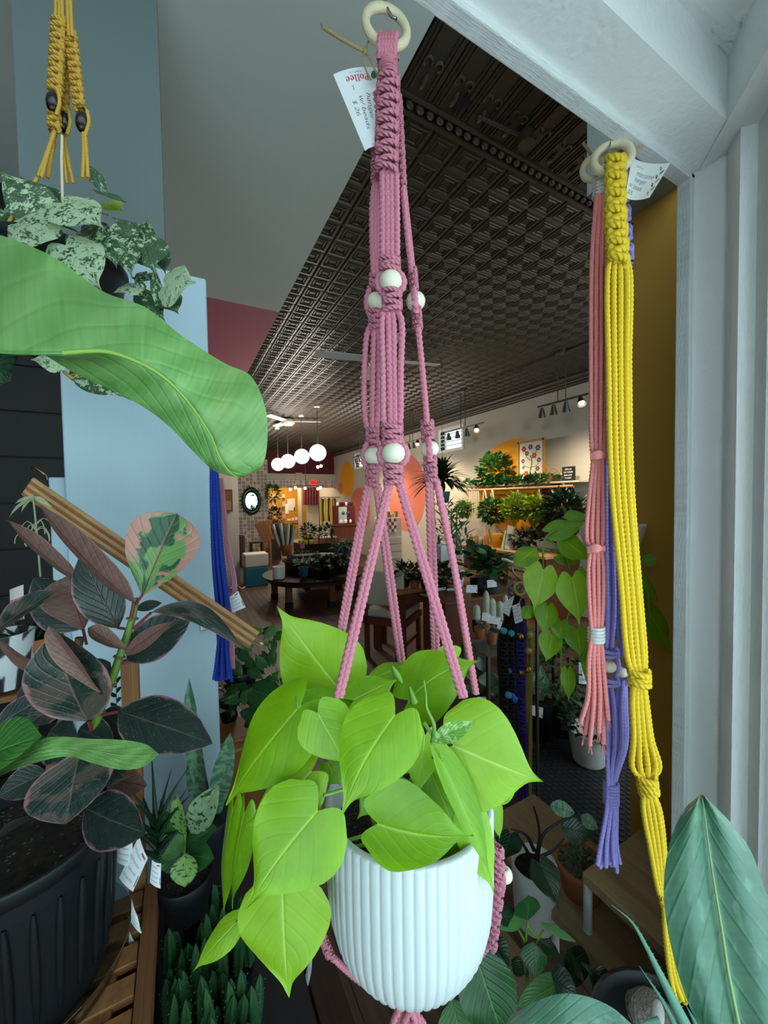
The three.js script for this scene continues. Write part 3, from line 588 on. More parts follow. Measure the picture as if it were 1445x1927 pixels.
  prof.forEach(([rr, y], i) => { for (let j = 0; j <= seg; j++) { const a = j / seg * Math.PI * 2, f = (i > 1 && i < 9) ? .0016 * Math.sqrt(Math.abs(Math.cos(a * n / 2))) * Math.min(1, rr / .07) : 0; pos.push(c.x + Math.cos(a) * (rr + f - .001), c.y - H + y, c.z + Math.sin(a) * (rr + f - .001)); uv.push(j / seg, y * 6); if (i < prof.length - 1 && j < seg) { const q = i * (seg + 1) + j; ix.push(q, q + seg + 1, q + 1, q + 1, q + seg + 1, q + seg + 2); } } });
  const pl = thing('ribbed_pot', 'white ribbed planter with rounded base in the rose hanger', 'pot');
  part(pl, 'body', geo(pos, uv, ix), M.pot);
  part(pl, 'soil', new THREE.CylinderGeometry(.0905, .0905, .006, 32).translate(c.x, c.y - .045, c.z), M.soil);

  // philodendron: photo points in a close-up frame
  const ph = thing('lime_philodendron', 'lime green heart-leaf philodendron filling the white ribbed pot', 'potted plant');
  const Z = (x, y, k) => A(360 + x / 2.125, 1120 + y / 2.125, k);
  let li = 0;
  const lf = (bx, by, bd, tx, ty, td, w, nr, mi, o = {}) => { const dm = (bd + td) / 2; part(ph, 'leaf', leafGeo(Z(bx, by, bd), Z(tx, ty, td), pxm(w / 2.125, dm), D(...nr), { shape: 'heart', nu: 12, nv: 20, ph: li++ * 1.7, sag: .05, cup: -.12, ...o }), Array.isArray(M.neon[mi]) ? M.neon[0] : M.neon[mi]); };
  lf(590, 372, .50, 345, 38, .49, 340, [-.15, .35, 1], 2, { sag: .06, curl: -.04 });
  lf(440, 440, .42, 125, 846, .41, 320, [-.45, .5, 1], 0, { cup: -.2, curl: .04 });
  lf(505, 470, .40, 628, 694, .385, 225, [.1, .45, 1], 0, { curl: .05 });
  lf(480, 705, .395, 198, 928, .385, 250, [-.5, .75, 1], 2, { cup: -.25, bow: -.12 });
  lf(505, 862, .37, 222, 1252, .34, 405, [-.1, .4, 1], 0, { cup: -.1, bow: .03 });
  lf(365, 1190, .39, 392, 1608, .375, 385, [-.05, .2, 1], 2, { cup: -.1 });
  lf(180, 1310, .41, 3, 1508, .40, 105, [-.3, .8, 1], 2, { cup: -.2 });
  lf(170, 850, .46, 132, 1312, .46, 125, [-.9, .2, 1], 1, { cup: -.3 });
  lf(215, 870, .45, 165, 1255, .45, 135, [-.6, .2, 1], 1, { cup: -.3 });
  lf(815, 480, .37, 598, 888, .335, 330, [-.2, .55, 1], 0, { cup: -.12, bow: .05, sag: .08 });
  lf(745, 912, .36, 1128, 962, .355, 385, [.1, -.05, 1], 1, { cup: -.1, bow: .02 });  // darker lime material stands in for the shade on this leaf
  lf(1045, 600, .41, 1408, 746, .40, 420, [.2, .25, 1], 2, { cup: -.18, sag: .09, bow: 0 });
  lf(870, 420, .47, 1162, 260, .455, 265, [.1, .8, 1], 0, { cup: -.1, bow: -.1 });
  lf(975, 225, .56, 1000, 320, .55, 250, [0, .9, .8], 0, { cup: -.5, sag: .1 });
  lf(650, 420, .46, 830, 335, .48, 150, [.1, .9, .8], 0, {});
  lf(740, 330, .5, 892, 270, .52, 90, [0, .9, .7], 1, {});
  lf(1000, 660, .39, 1202, 1150, .375, 130, [.75, .2, 1], 1, { cup: .5 });
  lf(1110, 860, .41, 1214, 1205, .395, 175, [.5, .2, 1], 0, { cup: -.3 });
  lf(1030, 1000, .415, 1192, 1140, .405, 150, [.1, .1, 1], 1, {});
  lf(1200, 800, .435, 1320, 748, .43, 95, [.3, .5, 1], 2, {});
  lf(1218, 840, .45, 1232, 985, .45, 70, [.6, .2, 1], 1, {});
  lf(545, 670, .44, 600, 765, .43, 120, [0, .5, 1], 1, {});
  lf(935, 560, .41, 898, 818, .395, 150, [.2, .3, 1], 2, {});
  lf(950, 690, .425, 1065, 960, .40, 165, [.2, .3, 1], 1, {});
  lf(450, 430, .46, 700, 440, .47, 130, [0, .9, .7], 1, {});
  lf(640, 560, .43, 640, 720, .42, 110, [0, .5, 1], 1, {});
  lf(760, 760, .40, 660, 900, .385, 120, [0, .5, 1], 1, {});
  part(ph, 'young_leaf', leafGeo(Z(965, 582, .375), Z(1134, 508, .37), pxm(34, .37), D(.1, .8, 1), { shape: 'lance', cup: .3 }), M.neonPale, 'pale new leaf');
  for (const sg of [taper([Z(965, 590, .38), Z(970, 520, .38), Z(940, 450, .385), Z(938, 400, .385), Z(930, 340, .385)], (q) => mix(.0026, .0006, q), 14, 6), taper([Z(965, 560, .382), Z(930, 510, .388)], (q) => .0022, 4, 6), taper([Z(872, 365, .41), Z(882, 400, .41), Z(890, 430, .41)], (q) => .001 + .0035 * q, 6, 6), taper([Z(803, 283, .45), Z(820, 315, .45), Z(842, 352, .45)], (q) => .001 + .003 * Math.sin(q * 3), 6, 6), taper([Z(420, 398, .43), Z(424, 430, .42), Z(428, 470, .42)], (q) => .0022 * (1 - q * .5), 6, 6)]) part(ph, 'shoot', sg, M.greenStem);
  const st = []; const cc = c.clone(); cc.y -= .04;
  for (const [x, y, k] of [[590, 372, .5], [440, 440, .42], [505, 470, .4], [528, 800, .37], [815, 480, .37], [745, 912, .36], [1045, 600, .41], [870, 420, .47], [1110, 860, .41], [365, 1190, .39], [1000, 660, .39], [975, 260, .56], [180, 1310, .41]]) { const e = Z(x, y, k), s = cc.clone().add(V(rnd(-.04, .04), 0, rnd(-.04, .04))); st.push(taper([s, s.clone().lerp(e, .6).add(V(0, .03, 0)), e], (q) => .0024 - .0008 * q, 10, 6)); }
  part(ph, 'stems', st, M.greenStem);
}

// ---------------------------------------------------------------- three hangers on the right
{
  const d = .64, P = (x, y, k = 0) => A(x, y, d + k), m = (px) => pxm(px, d);
  const hk = thing('ceiling_hook', 'thin steel hook on the header holding three macrame rings', 'hook');
  part(hk, 'shank', tube([V(P(1151, 236).x, 2.203, P(1151, 236).z), P(1150, 255), P(1146, 285), P(1143, 300), P(1139, 306)], .0017, 16, 8), M.steel);
  // yellow
  const y = thing('macrame_hanger', 'bright yellow macrame hanger, the longest of three by the window post', 'macrame hanger');
  part(y, 'ring', ring(P(1152, 297), m(31), m(7.5), D(-.3, .15, 1)), M.ringWood);
  const kn = [], cd = [];
  const k2 = (x0, y0, x1, y1, w, n, r = 5, k = -.01) => kn.push(sinnet(P(x0, y0, k), P(x1, y1, k), m(w), n, m(r), R1, FR));
  k2(1157, 298, 1157, 395, 12, 6, 6.5); k2(1156, 395, 1162, 498, 13, 7, 6.5);
  for (let i = 0; i < 8; i++) {
    const f = i / 7, k = (i % 2) * .012 - .008, x0 = 1144 + f * 40, x1 = 1148 + f * 38, x2 = 1182 + f * 32;
    cd.push(cord([P(1150 + f * 26, 485, k), P(x0, 505, k), P(mix(x0, x1, .5) - 1, 700, k), P(x1 + 2, 900, k), P(mix(x1, x2, .6), 1100, k), P(x2, 1245, k), P(1192 + f * 20, 1268, k)], m(5), 'twist'));
    const x3 = 1190 + f * 50; cd.push(cord([P(1194 + f * 16, 1282, k), P(1190 + f * 25, 1310, k), P(1192 + f * 34, 1390, k), P(x3, 1445, k), P(1206 + f * 20, 1466, k)], m(5), 'twist'));
    cd.push(cord([P(1210 + f * 16, 1488, k), P(1210 + f * 30, 1520, k), P(1224 + f * 26, 1600, k), P(1240 + f * 12, 1680, k), P(1247 + f * 6, 1695, k), P(1252 + f * 14, 1760, k), P(1262 + f * 24, 1840, k), P(1272 + f * 38, 1884 + rnd(-5, 6), k)], m(4.6), 'twist'));
  }
  k2(1202, 1262, 1203, 1290, 14, 3, 5.5); k2(1216, 1462, 1220, 1492, 13, 4, 5.5); k2(1250, 1686, 1251, 1700, 6, 2, 4);
  part(y, 'knots', kn, M.yellowK); part(y, 'cords', cd, M.yellow);
  // salmon
  const s = thing('macrame_hanger', 'salmon pink macrame hanger with white bindings, the shortest of three by the post', 'macrame hanger'), sc = [];
  part(s, 'ring', ring(P(1127, 312, .03), m(28), m(6.5), D(-.5, .15, 1)), M.ringWood);
  for (let i = 0; i < 7; i++) {
    const f = i / 6, k = .02 + (i % 2) * .008;
    sc.push(cord([P(1124 + f * 14, 325, k), P(1122 + f * 16, 370, k), P(1114 + f * 26, 480, k), P(1112 + f * 28, 700, k), P(1114 + f * 22, 848, k), P(1116 + f * 18, 856, k), P(1108 + f * 26, 940, k), P(1104 + f * 30, 1015, k), P(1110 + f * 22, 1032, k), P(1107 + f * 28, 1070, k), P(1110 + f * 24, 1150, k), P(1114 + f * 16, 1192, k)], m(4), 'twist'));
    const e = 1092 + f * 52, yy = 1360 + (i % 3) * 22 - f * 6; sc.push(cord([P(1114 + f * 16, 1192, k), P(1108 + f * 26, 1240, k), P(1106 + f * 34, 1310, k), P(e, yy, k)], m(4.4), 'twist'));
    for (let q = 0; q < 4; q++) sc.push(tube([P(e, yy - 4, k), P(e + rnd(-7, 7), yy + rnd(14, 24), k)], m(1), 2, 4));
  }
  for (const [x, yy] of [[1126, 856], [1121, 1032]]) for (const q of [-1, 0, 1]) sc.push(tube([P(x - 15, yy + q * 3 + 3, .012), P(x, yy + q * 5, .004), P(x + 15, yy - q * 3, .012)], m(4), 8, 7));
  part(s, 'cords', sc, M.salmon); part(s, 'binding', wrap(P(1130, 333, .024), P(1129, 372, .024), m(11), 6, m(3.6)), M.cotton, 'white cotton binding'); part(s, 'binding', wrap(P(1122, 1180, .024), P(1122, 1210, .024), m(13), 5, m(3.4)), M.cotton, 'white cotton binding');
  // purple
  const p = thing('macrame_hanger', 'lavender purple macrame hanger with two pale beads, between salmon and yellow', 'macrame hanger'), pc = [];
  part(p, 'ring', ring(P(1150, 300, .06), m(27), m(6), D(-.1, .3, 1)), M.ringWood);
  pc.push(sinnet(P(1166, 320, .05), P(1180, 500, .05), m(9), 10, m(4.5), R1, FR));
  for (let i = 0; i < 9; i++) {
    const f = i / 8, k = .045 + (i % 3) * .008;
    pc.push(cord([P(1172 + f * 10, 495, k), P(1150 + f * 18, 700, k), P(1142 + f * 26, 800, k), P(1140 + f * 34, 1000, k), P(1142 + f * 36, 1150, k), P(f < .5 ? 1140 + f * 26 : 1160 + f * 18, 1228 + f * 8, k)], m(4.2), 'twist'));
    pc.push(cord([P(f < .5 ? 1138 + f * 26 : 1160 + f * 16, 1272 + f * 10, k), P(1140 + f * 38, 1330, k), P(1142 + f * 36, 1400, k), P(1144 + f * 14, 1472, k), P(1142 + f * 18, 1520, k), P(1130 + f * 30, 1590, k), P(1124 + f * 42, 1630 + rnd(-6, 12), k)], m(4.2), 'twist'));
  }
  pc.push(cord([P(1160, 1228, .04), P(1164, 1255, .04), P(1158, 1280, .04)], m(4), 'twist'), cord([P(1182, 1232, .05), P(1185, 1265, .05), P(1178, 1290, .05)], m(4), 'twist'), sinnet(P(1146, 1222, .04), P(1148, 1236, .04), m(13), 2, m(4), R1, FR), sinnet(P(1148, 1276, .04), P(1150, 1290, .04), m(12), 2, m(4), R1, FR));
  part(p, 'cords', pc, M.purple); part(p, 'binding', wrap(P(1150, 1474, .05), P(1150, 1514, .05), m(12), 7, m(3.6)), M.purple);
  part(p, 'bead', bead(P(1146, 1254, .04), m(13)), M.beadWood); part(p, 'bead', bead(P(1170, 1265, .05), m(11)), M.beadWood);
  // tags
  const g = thing('price_tag', 'curled white price tag beside the yellow hanger ring', 'price tag');
  const c1 = [P(1189, 296, .01), P(1262, 306, -.02), P(1222, 372, -.02), P(1176, 370, .0)];
  part(g, 'paper', card(...c1, -.006), M.sideTag);
  part(g, 'twine', [cord([P(1148, 262), P(1165, 268), P(1180, 290)], m(1.6)), cord([P(1186, 292), P(1200, 280), P(1208, 274)], m(2.4)), cord([P(1112, 290, .03), P(1102, 276, .03), P(1097, 268, .03)], m(2.6))], M.jute);
  const g2 = thing('price_tag', 'brown kraft tag half hidden behind the right wooden rings', 'price tag');
  part(g2, 'paper', card(P(1160, 262, .06), P(1196, 272, .06), P(1200, 300, .05), P(1165, 300, .06), .004), std(0x8f8377, .9, { side: THREE.DoubleSide }));
}

// ---------------------------------------------------------------- left foreground
{ // large banana-like leaf, close to the lens
  const t = thing('broad_leaf_plant', 'huge glossy green arching leaf close to the camera on the left', 'plant');
  const Z = (x, y, d) => A(x / 2.779, 430 + y / 2.779, d);
  const rows = [
    [[-90, 5], [-90, 340], [-90, 640], [-90, 600], [-90, 520]], [[110, 72], [110, 380], [115, 652], [90, 630], [60, 590]], [[290, 155], [300, 420], [330, 650], [260, 655], [215, 652]],
    [[540, 330], [550, 500], [560, 645], [480, 705], [400, 762]], [[760, 412], [745, 560], [740, 708], [690, 790], [620, 862]], [[930, 545], [900, 665], [860, 782], [820, 880], [775, 950]],
    [[1050, 628], [1010, 760], [960, 880], [920, 985], [890, 1040]], [[1190, 712], [1120, 850], [1040, 985], [1010, 1085], [995, 1150]], [[1310, 770], [1215, 935], [1105, 1090], [1080, 1180], [1065, 1222]],
    [[1385, 930], [1275, 1080], [1150, 1200], [1130, 1250], [1115, 1265]], [[1398, 1110], [1310, 1210], [1200, 1272], [1180, 1285], [1165, 1284]], [[1370, 1240], [1310, 1270], [1232, 1296], [1225, 1297], [1218, 1297]], [[1300, 1292], [1280, 1296], [1246, 1300], [1242, 1300], [1238, 1300]]];
  const dz = [.30, .30, .305, .315, .325, .335, .345, .35, .355, .36, .365, .37, .375];
  const bulge = [.035, .008, -.004, .012, .03];
  part(t, 'blade', loft(rows.map((r, i) => r.map(([x, y], j) => Z(x, y, dz[i] + bulge[j] * (i < 3 && j > 2 ? 1.4 : 1) * (1 - i / 14)))), 70, 28), M.bigLeaf);
  part(t, 'midrib', taper(rows.slice(2).map((r, i) => Z(r[2][0], r[2][1], dz[i + 2] - .008)), (q) => mix(.0022, .0006, q), 50, 6), std(0x7fa83f, .4));
  part(t, 'blade', leafGeo(A(-40, 660, .34), A(18, 718, .34), .07, D(-.2, .3, 1), { shape: 'ovate' }), M.dark);
  part(t, 'blade', leafGeo(A(-60, 1440, .36), A(80, 1385, .36), .06, D(-.1, .8, .6), { shape: 'lance' }), M.green2);
  part(t, 'stalk', taper([A(-90, 690, .31), A(-160, 1200, .33), A(-200, 1900, .34)], (q) => .006, 8, 7), M.greenStem);
  const Y = (x, y, d) => A(x / 2.33, 1350 + y / 2.33, d);
  const r2 = [[[-60, 240], [-60, 262], [-60, 285]], [[0, 212], [0, 232], [0, 256]], [[150, 106], [150, 150], [160, 198]], [[280, 85], [290, 130], [300, 172]], [[400, 94], [410, 145], [420, 205]], [[530, 98], [535, 165], [540, 230]], [[640, 118], [640, 165], [630, 215]], [[692, 156], [693, 160], [694, 164]]];
  part(t, 'small_blade', loft(r2.map((r, i) => r.map(([x, y], j) => Y(x, y, .36 + i * .004 + (j - 1) * (i < 3 ? -.012 : .012)))), 30, 10), M.bigLeaf);
}
{ // rubber plant
  const t = thing('rubber_plant', 'variegated rubber plant with dark maroon leaves in the black nursery pot', 'potted plant');
  const Q = (x, y, d) => A(x / 2.89, 880 + y / 2.89, d), S = (x, y, d) => A(x / 2.33, 1350 + y / 2.33, d);
  let li = 0;
  const lf = (X, sc, bx, by, bd, tx, ty, td, w, nr, m, o = {}) => part(t, 'leaf', leafGeo(X(bx, by, bd), X(tx, ty, td), pxm(w * 1.1 / sc, (bd + td) / 2), D(...nr), { shape: 'ovate', nu: 10, nv: 16, cup: .15, sag: .04, wave: .015, ph: li++, ...o }), m);
  const q = (...a) => lf(Q, 2.89, ...a), s = (...a) => lf(S, 2.33, ...a), [T0, T1] = M.rubTop, [U0, U1] = M.rubUnder;
  q(775, 690, .64, 962, 248, .66, 350, [.1, .1, 1], M.rubVar, { shape: 'obovate', cup: .12 });
  q(730, 735, .63, 215, 205, .60, 250, [-.5, -.4, 1], U0, { cup: -.25 });
  q(425, 610, .66, 38, 284, .64, 175, [-.5, -.4, 1], U1, { cup: -.25 });
  q(640, 870, .64, 438, 470, .65, 205, [.4, .2, 1], T0, {});
  q(452, 880, .68, 375, 585, .68, 310, [0, -.1, 1], U1, { shape: 'obovate' });
  q(820, 790, .63, 1322, 988, .56, 130, [.2, 1, .5], T1, { sag: .26, cup: -.2, shape: 'lance' });
  q(690, 1045, .65, 1052, 775, .66, 200, [.3, .3, 1], T0, {});
  q(690, 990, .62, 478, 870, .60, 120, [-.2, -.2, 1], U0, { shape: 'obovate', cup: -.2 });
  q(682, 1015, .61, 942, 836, .59, 85, [.2, .5, 1], U0, { shape: 'lance' });
  q(478, 1375, .60, 300, 885, .57, 400, [.05, .15, 1], T1, { cup: .1, sag: .07 });
  q(548, 1222, .58, 265, 862, .55, 120, [-.2, .1, 1], U1, { shape: 'obovate', cup: .4 });
  q(650, 1325, .60, 1158, 1500, .54, 250, [.2, .7, 1], T0, { cup: .1 });
  q(235, 1115, .70, -10, 938, .68, 130, [-.3, -.4, 1], U0, {});
  q(-20, 880, .60, 305, 668, .64, 170, [-.4, .7, 1], T1, { cup: .3 });
  q(430, 880, .72, 180, 600, .72, 230, [0, .1, 1], T0, {});
  q(-20, 1405, .66, 272, 1235, .70, 135, [0, .6, 1], T0, {});
  q(740, 770, .66, 880, 735, .68, 60, [0, .7, 1], T0, {});
  s(350, 150, .58, 292, 468, .52, 340, [0, .6, 1], T1, { cup: .1 });
  s(375, 400, .60, 640, 510, .54, 190, [.2, .6, 1], T0, { cup: .1 });
  s(235, 395, .60, -10, 530, .52, 150, [-.2, .6, 1], T0, {});
  s(205, 240, .62, -10, 348, .58, 130, [-.1, .7, 1], T0, {});
  s(470, 265, .64, 645, 300, .62, 110, [.2, .5, 1], U0, {});
  s(480, 70, .64, 800, 105, .60, 170, [.1, .7, 1], T0, { cup: .1 });
  s(220, 60, .66, 330, 150, .64, 180, [0, .3, 1], T0, {}); s(60, 60, .68, 170, -20, .70, 150, [0, .3, 1], T0, {});
  q(330, 1290, .66, 140, 1400, .62, 150, [-.1, .6, 1], T1, {}); q(250, 1180, .72, 90, 1260, .70, 140, [-.1, .5, 1], T0, {}); q(600, 1060, .68, 480, 1150, .66, 130, [0, .4, 1], T0, {}); q(560, 1330, .66, 700, 1440, .63, 130, [.1, .6, 1], T0, {}); q(430, 1420, .64, 620, 1500, .60, 150, [.1, .7, 1], T0, {}); s(120, 100, .66, 10, 180, .64, 130, [0, .5, 1], T0, {}); s(420, 200, .62, 560, 260, .58, 120, [.1, .7, 1], T1, {});
  const st = [A(256, 1125, .645), A(249, 1164, .64), A(225, 1236, .63), A(207, 1288, .62), A(187, 1340, .625), A(172, 1392, .64), A(160, 1500, .72)];
  part(t, 'stem', taper(st, (v) => mix(.005, .009, v), 24, 8), M.stem); part(t, 'stem', taper([A(150, 1200, .70), A(121, 1344, .70), A(100, 1400, .72), A(90, 1500, .74)], (v) => .007, 10, 8), M.bark);
  const nodes = []; for (let i = 1; i < 6; i++) nodes.push(ring(st[i], .0078, .0016, st[i].clone().sub(st[i - 1]))); part(t, 'stem_rings', nodes, M.bark).userData.kind = 'stuff';
  const ped = []; for (const [a, b] of [[[775, 690, .64], [735, 745, .64]], [[730, 735, .63], [710, 830, .635]], [[640, 870, .64], [700, 880, .635]], [[452, 880, .68], [470, 960, .70]], [[820, 790, .63], [725, 875, .635]], [[690, 1045, .65], [655, 1060, .63]], [[478, 1375, .60], [500, 1440, .63]], [[548, 1222, .58], [575, 1260, .615]], [[650, 1325, .60], [560, 1345, .62]]]) { const p = Q(...a), r = Q(...b); part(t, 'leaf_stalk', taper([p, p.clone().lerp(r, .5), r], () => .0024, 5, 6), std(0x8a3a44, .5)); }
  // pot
  const c = A(38, 1560, .71), R = .15, H = .30, pt = thing('nursery_pot', 'big black ribbed plastic nursery pot holding the rubber plant', 'pot');
  part(pt, 'body', lathe([[.0, -H], [R * .80, -H], [R * .82, -H + .01], [R * .955, -.035], [R * .99, -.03], [R, -.022], [R * 1.02, -.018], [R * 1.03, -.004], [R * 1.01, 0], [R * .97, 0], [R * .95, -.06]], 64).translate(c.x, c.y, c.z), M.plastic);
  const ribG = []; for (let i = 0; i < 26; i++) { const a = i / 26 * Math.PI * 2, u = V(Math.cos(a), 0, Math.sin(a)), f = (y) => mix(.955, .82, (-.045 - y) / (H - .055)) * R + .001; ribG.push([c.clone().addScaledVector(u, f(-.06)).setY(c.y - .06), c.clone().addScaledVector(u, f(-.26)).setY(c.y - .26)]); }
  for (const [a, b] of ribG) part(pt, 'rib', taper([a, a.clone().lerp(b, .5), b], (v) => .007 * Math.pow(Math.sin(Math.PI * clamp(v * .96 + .02)), .35), 8, 8), M.plastic);
  part(pt, 'soil', new THREE.CylinderGeometry(R * .95, R * .95, .01, 48).translate(c.x, c.y - .035, c.z), M.soil);
  const sc = thing('plant_saucer', 'clear plastic saucer under the black nursery pot', 'saucer');
  part(sc, 'dish', lathe([[0, 0], [.15, 0], [.165, .045], [.163, .045], [.148, .003], [0, .003]], 48).translate(c.x, c.y - H - .004, c.z), phys(0xe8eef0, .1, { transmission: 1, thickness: 0 }));
  // slatted bench
  const by = c.y - H - .004, e = onY(300, 1600, by), b = thing('slatted_bench', 'slatted cedar bench under the black nursery pot', 'bench');
  for (const x of [e.x - .012, e.x - .075, e.x - .45]) part(b, 'rail', box(x - .014, x + .014, by - .055, by - (x > e.x - .03 ? -.008 : .004), -1.04, -.32, .003), M.cedar2);
  for (let i = 0; i < 12; i++) { const z = -1.02 + i * .06; part(b, 'slat', box(e.x - .55, e.x - .028, by - .016, by - .001 + rnd(.0015), z - .02, z + .02, .002), i % 2 ? M.cedar : M.oak); part(b, 'lower_slat', box(e.x - .55, e.x - .01, by - .075, by - .06, z - .018 + .03, z + .018 + .03), M.cedar2); }
  for (const [x, z] of [[e.x - .03, -1.0], [e.x - .03, -.36], [e.x - .5, -1.0], [e.x - .5, -.36]]) part(b, 'leg', box(x - .02, x + .02, 0, by - .055, z - .02, z + .02), M.cedar2);
  const tags = [[[222, 1570], [250, 1575], [248, 1632], [219, 1622]], [[262, 1572], [278, 1615], [250, 1678], [224, 1652]], [[286, 1618], [303, 1625], [302, 1672], [282, 1660]], [[248, 1690], [258, 1722], [267, 1758], [246, 1734]], [[244, 1752], [256, 1774], [242, 1818], [238, 1806]]];
  const tl = ['white plant tag tucked behind the black pot rim', 'white flower-printed tag standing against the cedar bench', 'grey-backed tag clipped on the bench outer rail', 'narrow white tag slipped between bench slats', 'lowest white tag leaning in the bench slats'];
  tags.forEach((q4, i) => { const [a1, b1, c1, d1] = q4.map(([x, y]) => A(x, y, .80)); const g = thing('plant_tag', tl[i], 'tag', 'tags stuck in the cedar bench'); part(g, 'paper', card(a1, b1, c1, d1, .002), M.tag); });
}
{ // trailing pothos in the gold hanger, top left
  const d = .82, P = (x, y, k = 0) => A(x, y, d + k), m = (px) => pxm(px, d), Z = (x, y, k = 0) => A(x / 2.779, y / 2.779, d + k);
  const h = thing('macrame_hanger', 'golden yellow macrame hanger with dark oval beads, top left', 'macrame hanger'), cd = [], kn = [];
  const rp = (...a) => cd.push(cord(a, m(3.2), 'twist'));
  for (const [x, y, x1, y1] of [[105, -60, 105, 45], [112, -60, 112, 45], [117, -60, 118, 80], [124, -60, 130, 70], [129, -60, 136, 70]]) rp(P(x, y), P((x + x1) / 2, (y + y1) / 2), P(x1, y1));
  kn.push(sinnet(P(112, 38), P(104, 178), m(9), 13, m(4.2), R1, FR), sinnet(P(117, 70, .03), P(119, 215, .03), m(8), 13, m(4), R1, FR), sinnet(P(134, 62, .01), P(150, 205, .01), m(7), 12, m(4), R1, FR), sinnet(P(103, 212), P(103, 246), m(8), 3, m(4), R1, FR));
  for (const [x, y, k] of [[100, 193, -.01], [120, 230, .02], [155, 230, 0]]) { part(h, 'bead', bead(P(x, y, k), m(11), V(.12, 1, 0), 1.75), M.beadDark, 'dark oval bead'); rp(P(x + 9, y - 22, k), P(x + 12, y, k), P(x + 6, y + 24, k)); }
  rp(P(103, 245), P(88, 290), P(72, 332)); rp(P(104, 246), P(90, 290), P(78, 334)); rp(P(105, 245, .02), P(96, 300, .02), P(90, 335, .02)); rp(P(120, 250, .03), P(128, 300, .04), P(138, 345, .05)); rp(P(118, 250, .03), P(122, 300, .04), P(126, 345, .05)); rp(P(157, 250), P(158, 290), P(156, 335)); rp(P(160, 250), P(163, 290), P(166, 335));
  rp(P(70, 335), P(-30, 520, -.05), P(-20, 640, -.03)); rp(P(150, 700), P(140, 712), P(120, 700));
  part(h, 'knots', kn, M.goldK); part(h, 'cords', cd, M.gold);
  part(h, 'peg', taper([P(117, 255, -.03), P(116, 300, -.03), P(118, 380, -.03)], () => m(2.4), 6, 6), std(0xd9c2a4, .7), 'pale plant stake');
  const pot = A(112, 500, .90), pt = thing('hanging_pot', 'black plastic pot under the marbled pothos', 'pot');
  part(pt, 'body', lathe([[0, -.2], [.1, -.2], [.128, -.01], [.136, -.008], [.136, .006], [.126, .006], [.12, -.03], [0, -.03]], 40).translate(pot.x, pot.y, pot.z), M.plastic);
  const t = thing('marble_pothos', 'trailing pothos with cream marbled leaves hanging top left', 'potted plant');
  let li = 0; const [a, b, c, e] = M.pothos;
  const lf = (bx, by, tx, ty, w, nr, mt, k = 0, o = {}) => part(t, 'leaf', leafGeo(Z(bx, by, k), Z(tx, ty, k - .02), pxm(w * 1.3 / 2.779, d), D(...nr), { shape: 'heart', lobe: .16, nu: 8, nv: 12, cup: -.15, ph: li++, ...o }), mt);
  lf(228, 1140, 10, 1310, 265, [-.1, .4, 1], a, -.06); lf(225, 1120, -10, 885, 180, [-.2, .6, 1], b, -.02); lf(290, 1075, 105, 925, 160, [0, .7, 1], c, .04); lf(325, 1065, 550, 1200, 200, [.1, .5, 1], a, -.06);
  lf(365, 1060, 568, 1125, 180, [.1, .7, 1], c, .02, { bow: .1 }); lf(545, 1000, 452, 852, 62, [.6, .2, 1], c, .05, { shape: 'lance' }); lf(510, 1000, 664, 1062, 75, [0, .9, .7], c, .03, { shape: 'lance' }); lf(500, 960, 388, 920, 62, [0, .9, .7], M.lime, .05);
  lf(560, 1060, 645, 1110, 90, [0, .5, 1], M.lime, .06); lf(720, 1235, 585, 1135, 125, [0, .6, 1], c, .03); lf(765, 1265, 776, 1133, 92, [0, .3, 1], b, .0); lf(570, 1205, 612, 1408, 130, [.1, .3, 1], b, -.03);
  lf(345, 1285, 535, 1520, 215, [0, .4, 1], a, -.07); lf(385, 1235, 475, 1325, 100, [0, .5, 1], b, -.02); lf(745, 1250, 808, 1434, 165, [.2, .3, 1], c, -.02); lf(665, 1290, 690, 1455, 92, [0, .3, 1], b, -.04);
  lf(722, 1500, 592, 1530, 100, [0, .6, 1], a, -.02); lf(865, 1490, 1024, 1475, 200, [.2, .2, 1], e, -.02); lf(860, 1540, 935, 1645, 110, [.2, .3, 1], c, -.01); lf(810, 1430, 828, 1625, 45, [.8, .1, 1], b, .0, { shape: 'lance' });
  lf(840, 1300, 868, 1445, 68, [.3, .3, 1], c, .02); lf(745, 1540, 870, 1690, 100, [.2, .4, 1], c, .0); lf(330, 1890, 160, 1880, 120, [0, .5, 1], a, -.02); lf(430, 1960, 690, 2095, 110, [0, .4, 1], b, .0); lf(650, 1350, 590, 1300, 100, [0, .4, 1], c, .03); lf(20, 1100, 60, 1230, 120, [0, .4, 1], c, .03); lf(180, 1350, 250, 1500, 160, [0, .4, 1], b, .03); lf(470, 1180, 560, 1260, 120, [0, .5, 1], c, .04); lf(690, 1290, 640, 1380, 100, [0, .4, 1], c, .05); lf(770, 1430, 700, 1490, 80, [0, .4, 1], b, .02); lf(400, 1930, 470, 2010, 90, [0, .4, 1], c, .03); lf(60, 1330, -20, 1450, 180, [0, .4, 1], b, .03);
  for (const [x0, y0, x1, y1, x2, y2] of [[330, 1180, 420, 1220, 500, 1290], [560, 1200, 700, 1260, 760, 1300], [720, 1440, 745, 1510, 800, 1540], [690, 1450, 760, 1500, 740, 1530], [300, 1100, 330, 1250, 345, 1290]]) part(t, 'vine', taper([Z(x0, y0, .03), Z(x1, y1, .0), Z(x2, y2, .0)], () => .0022, 10, 6), M.stem);
}
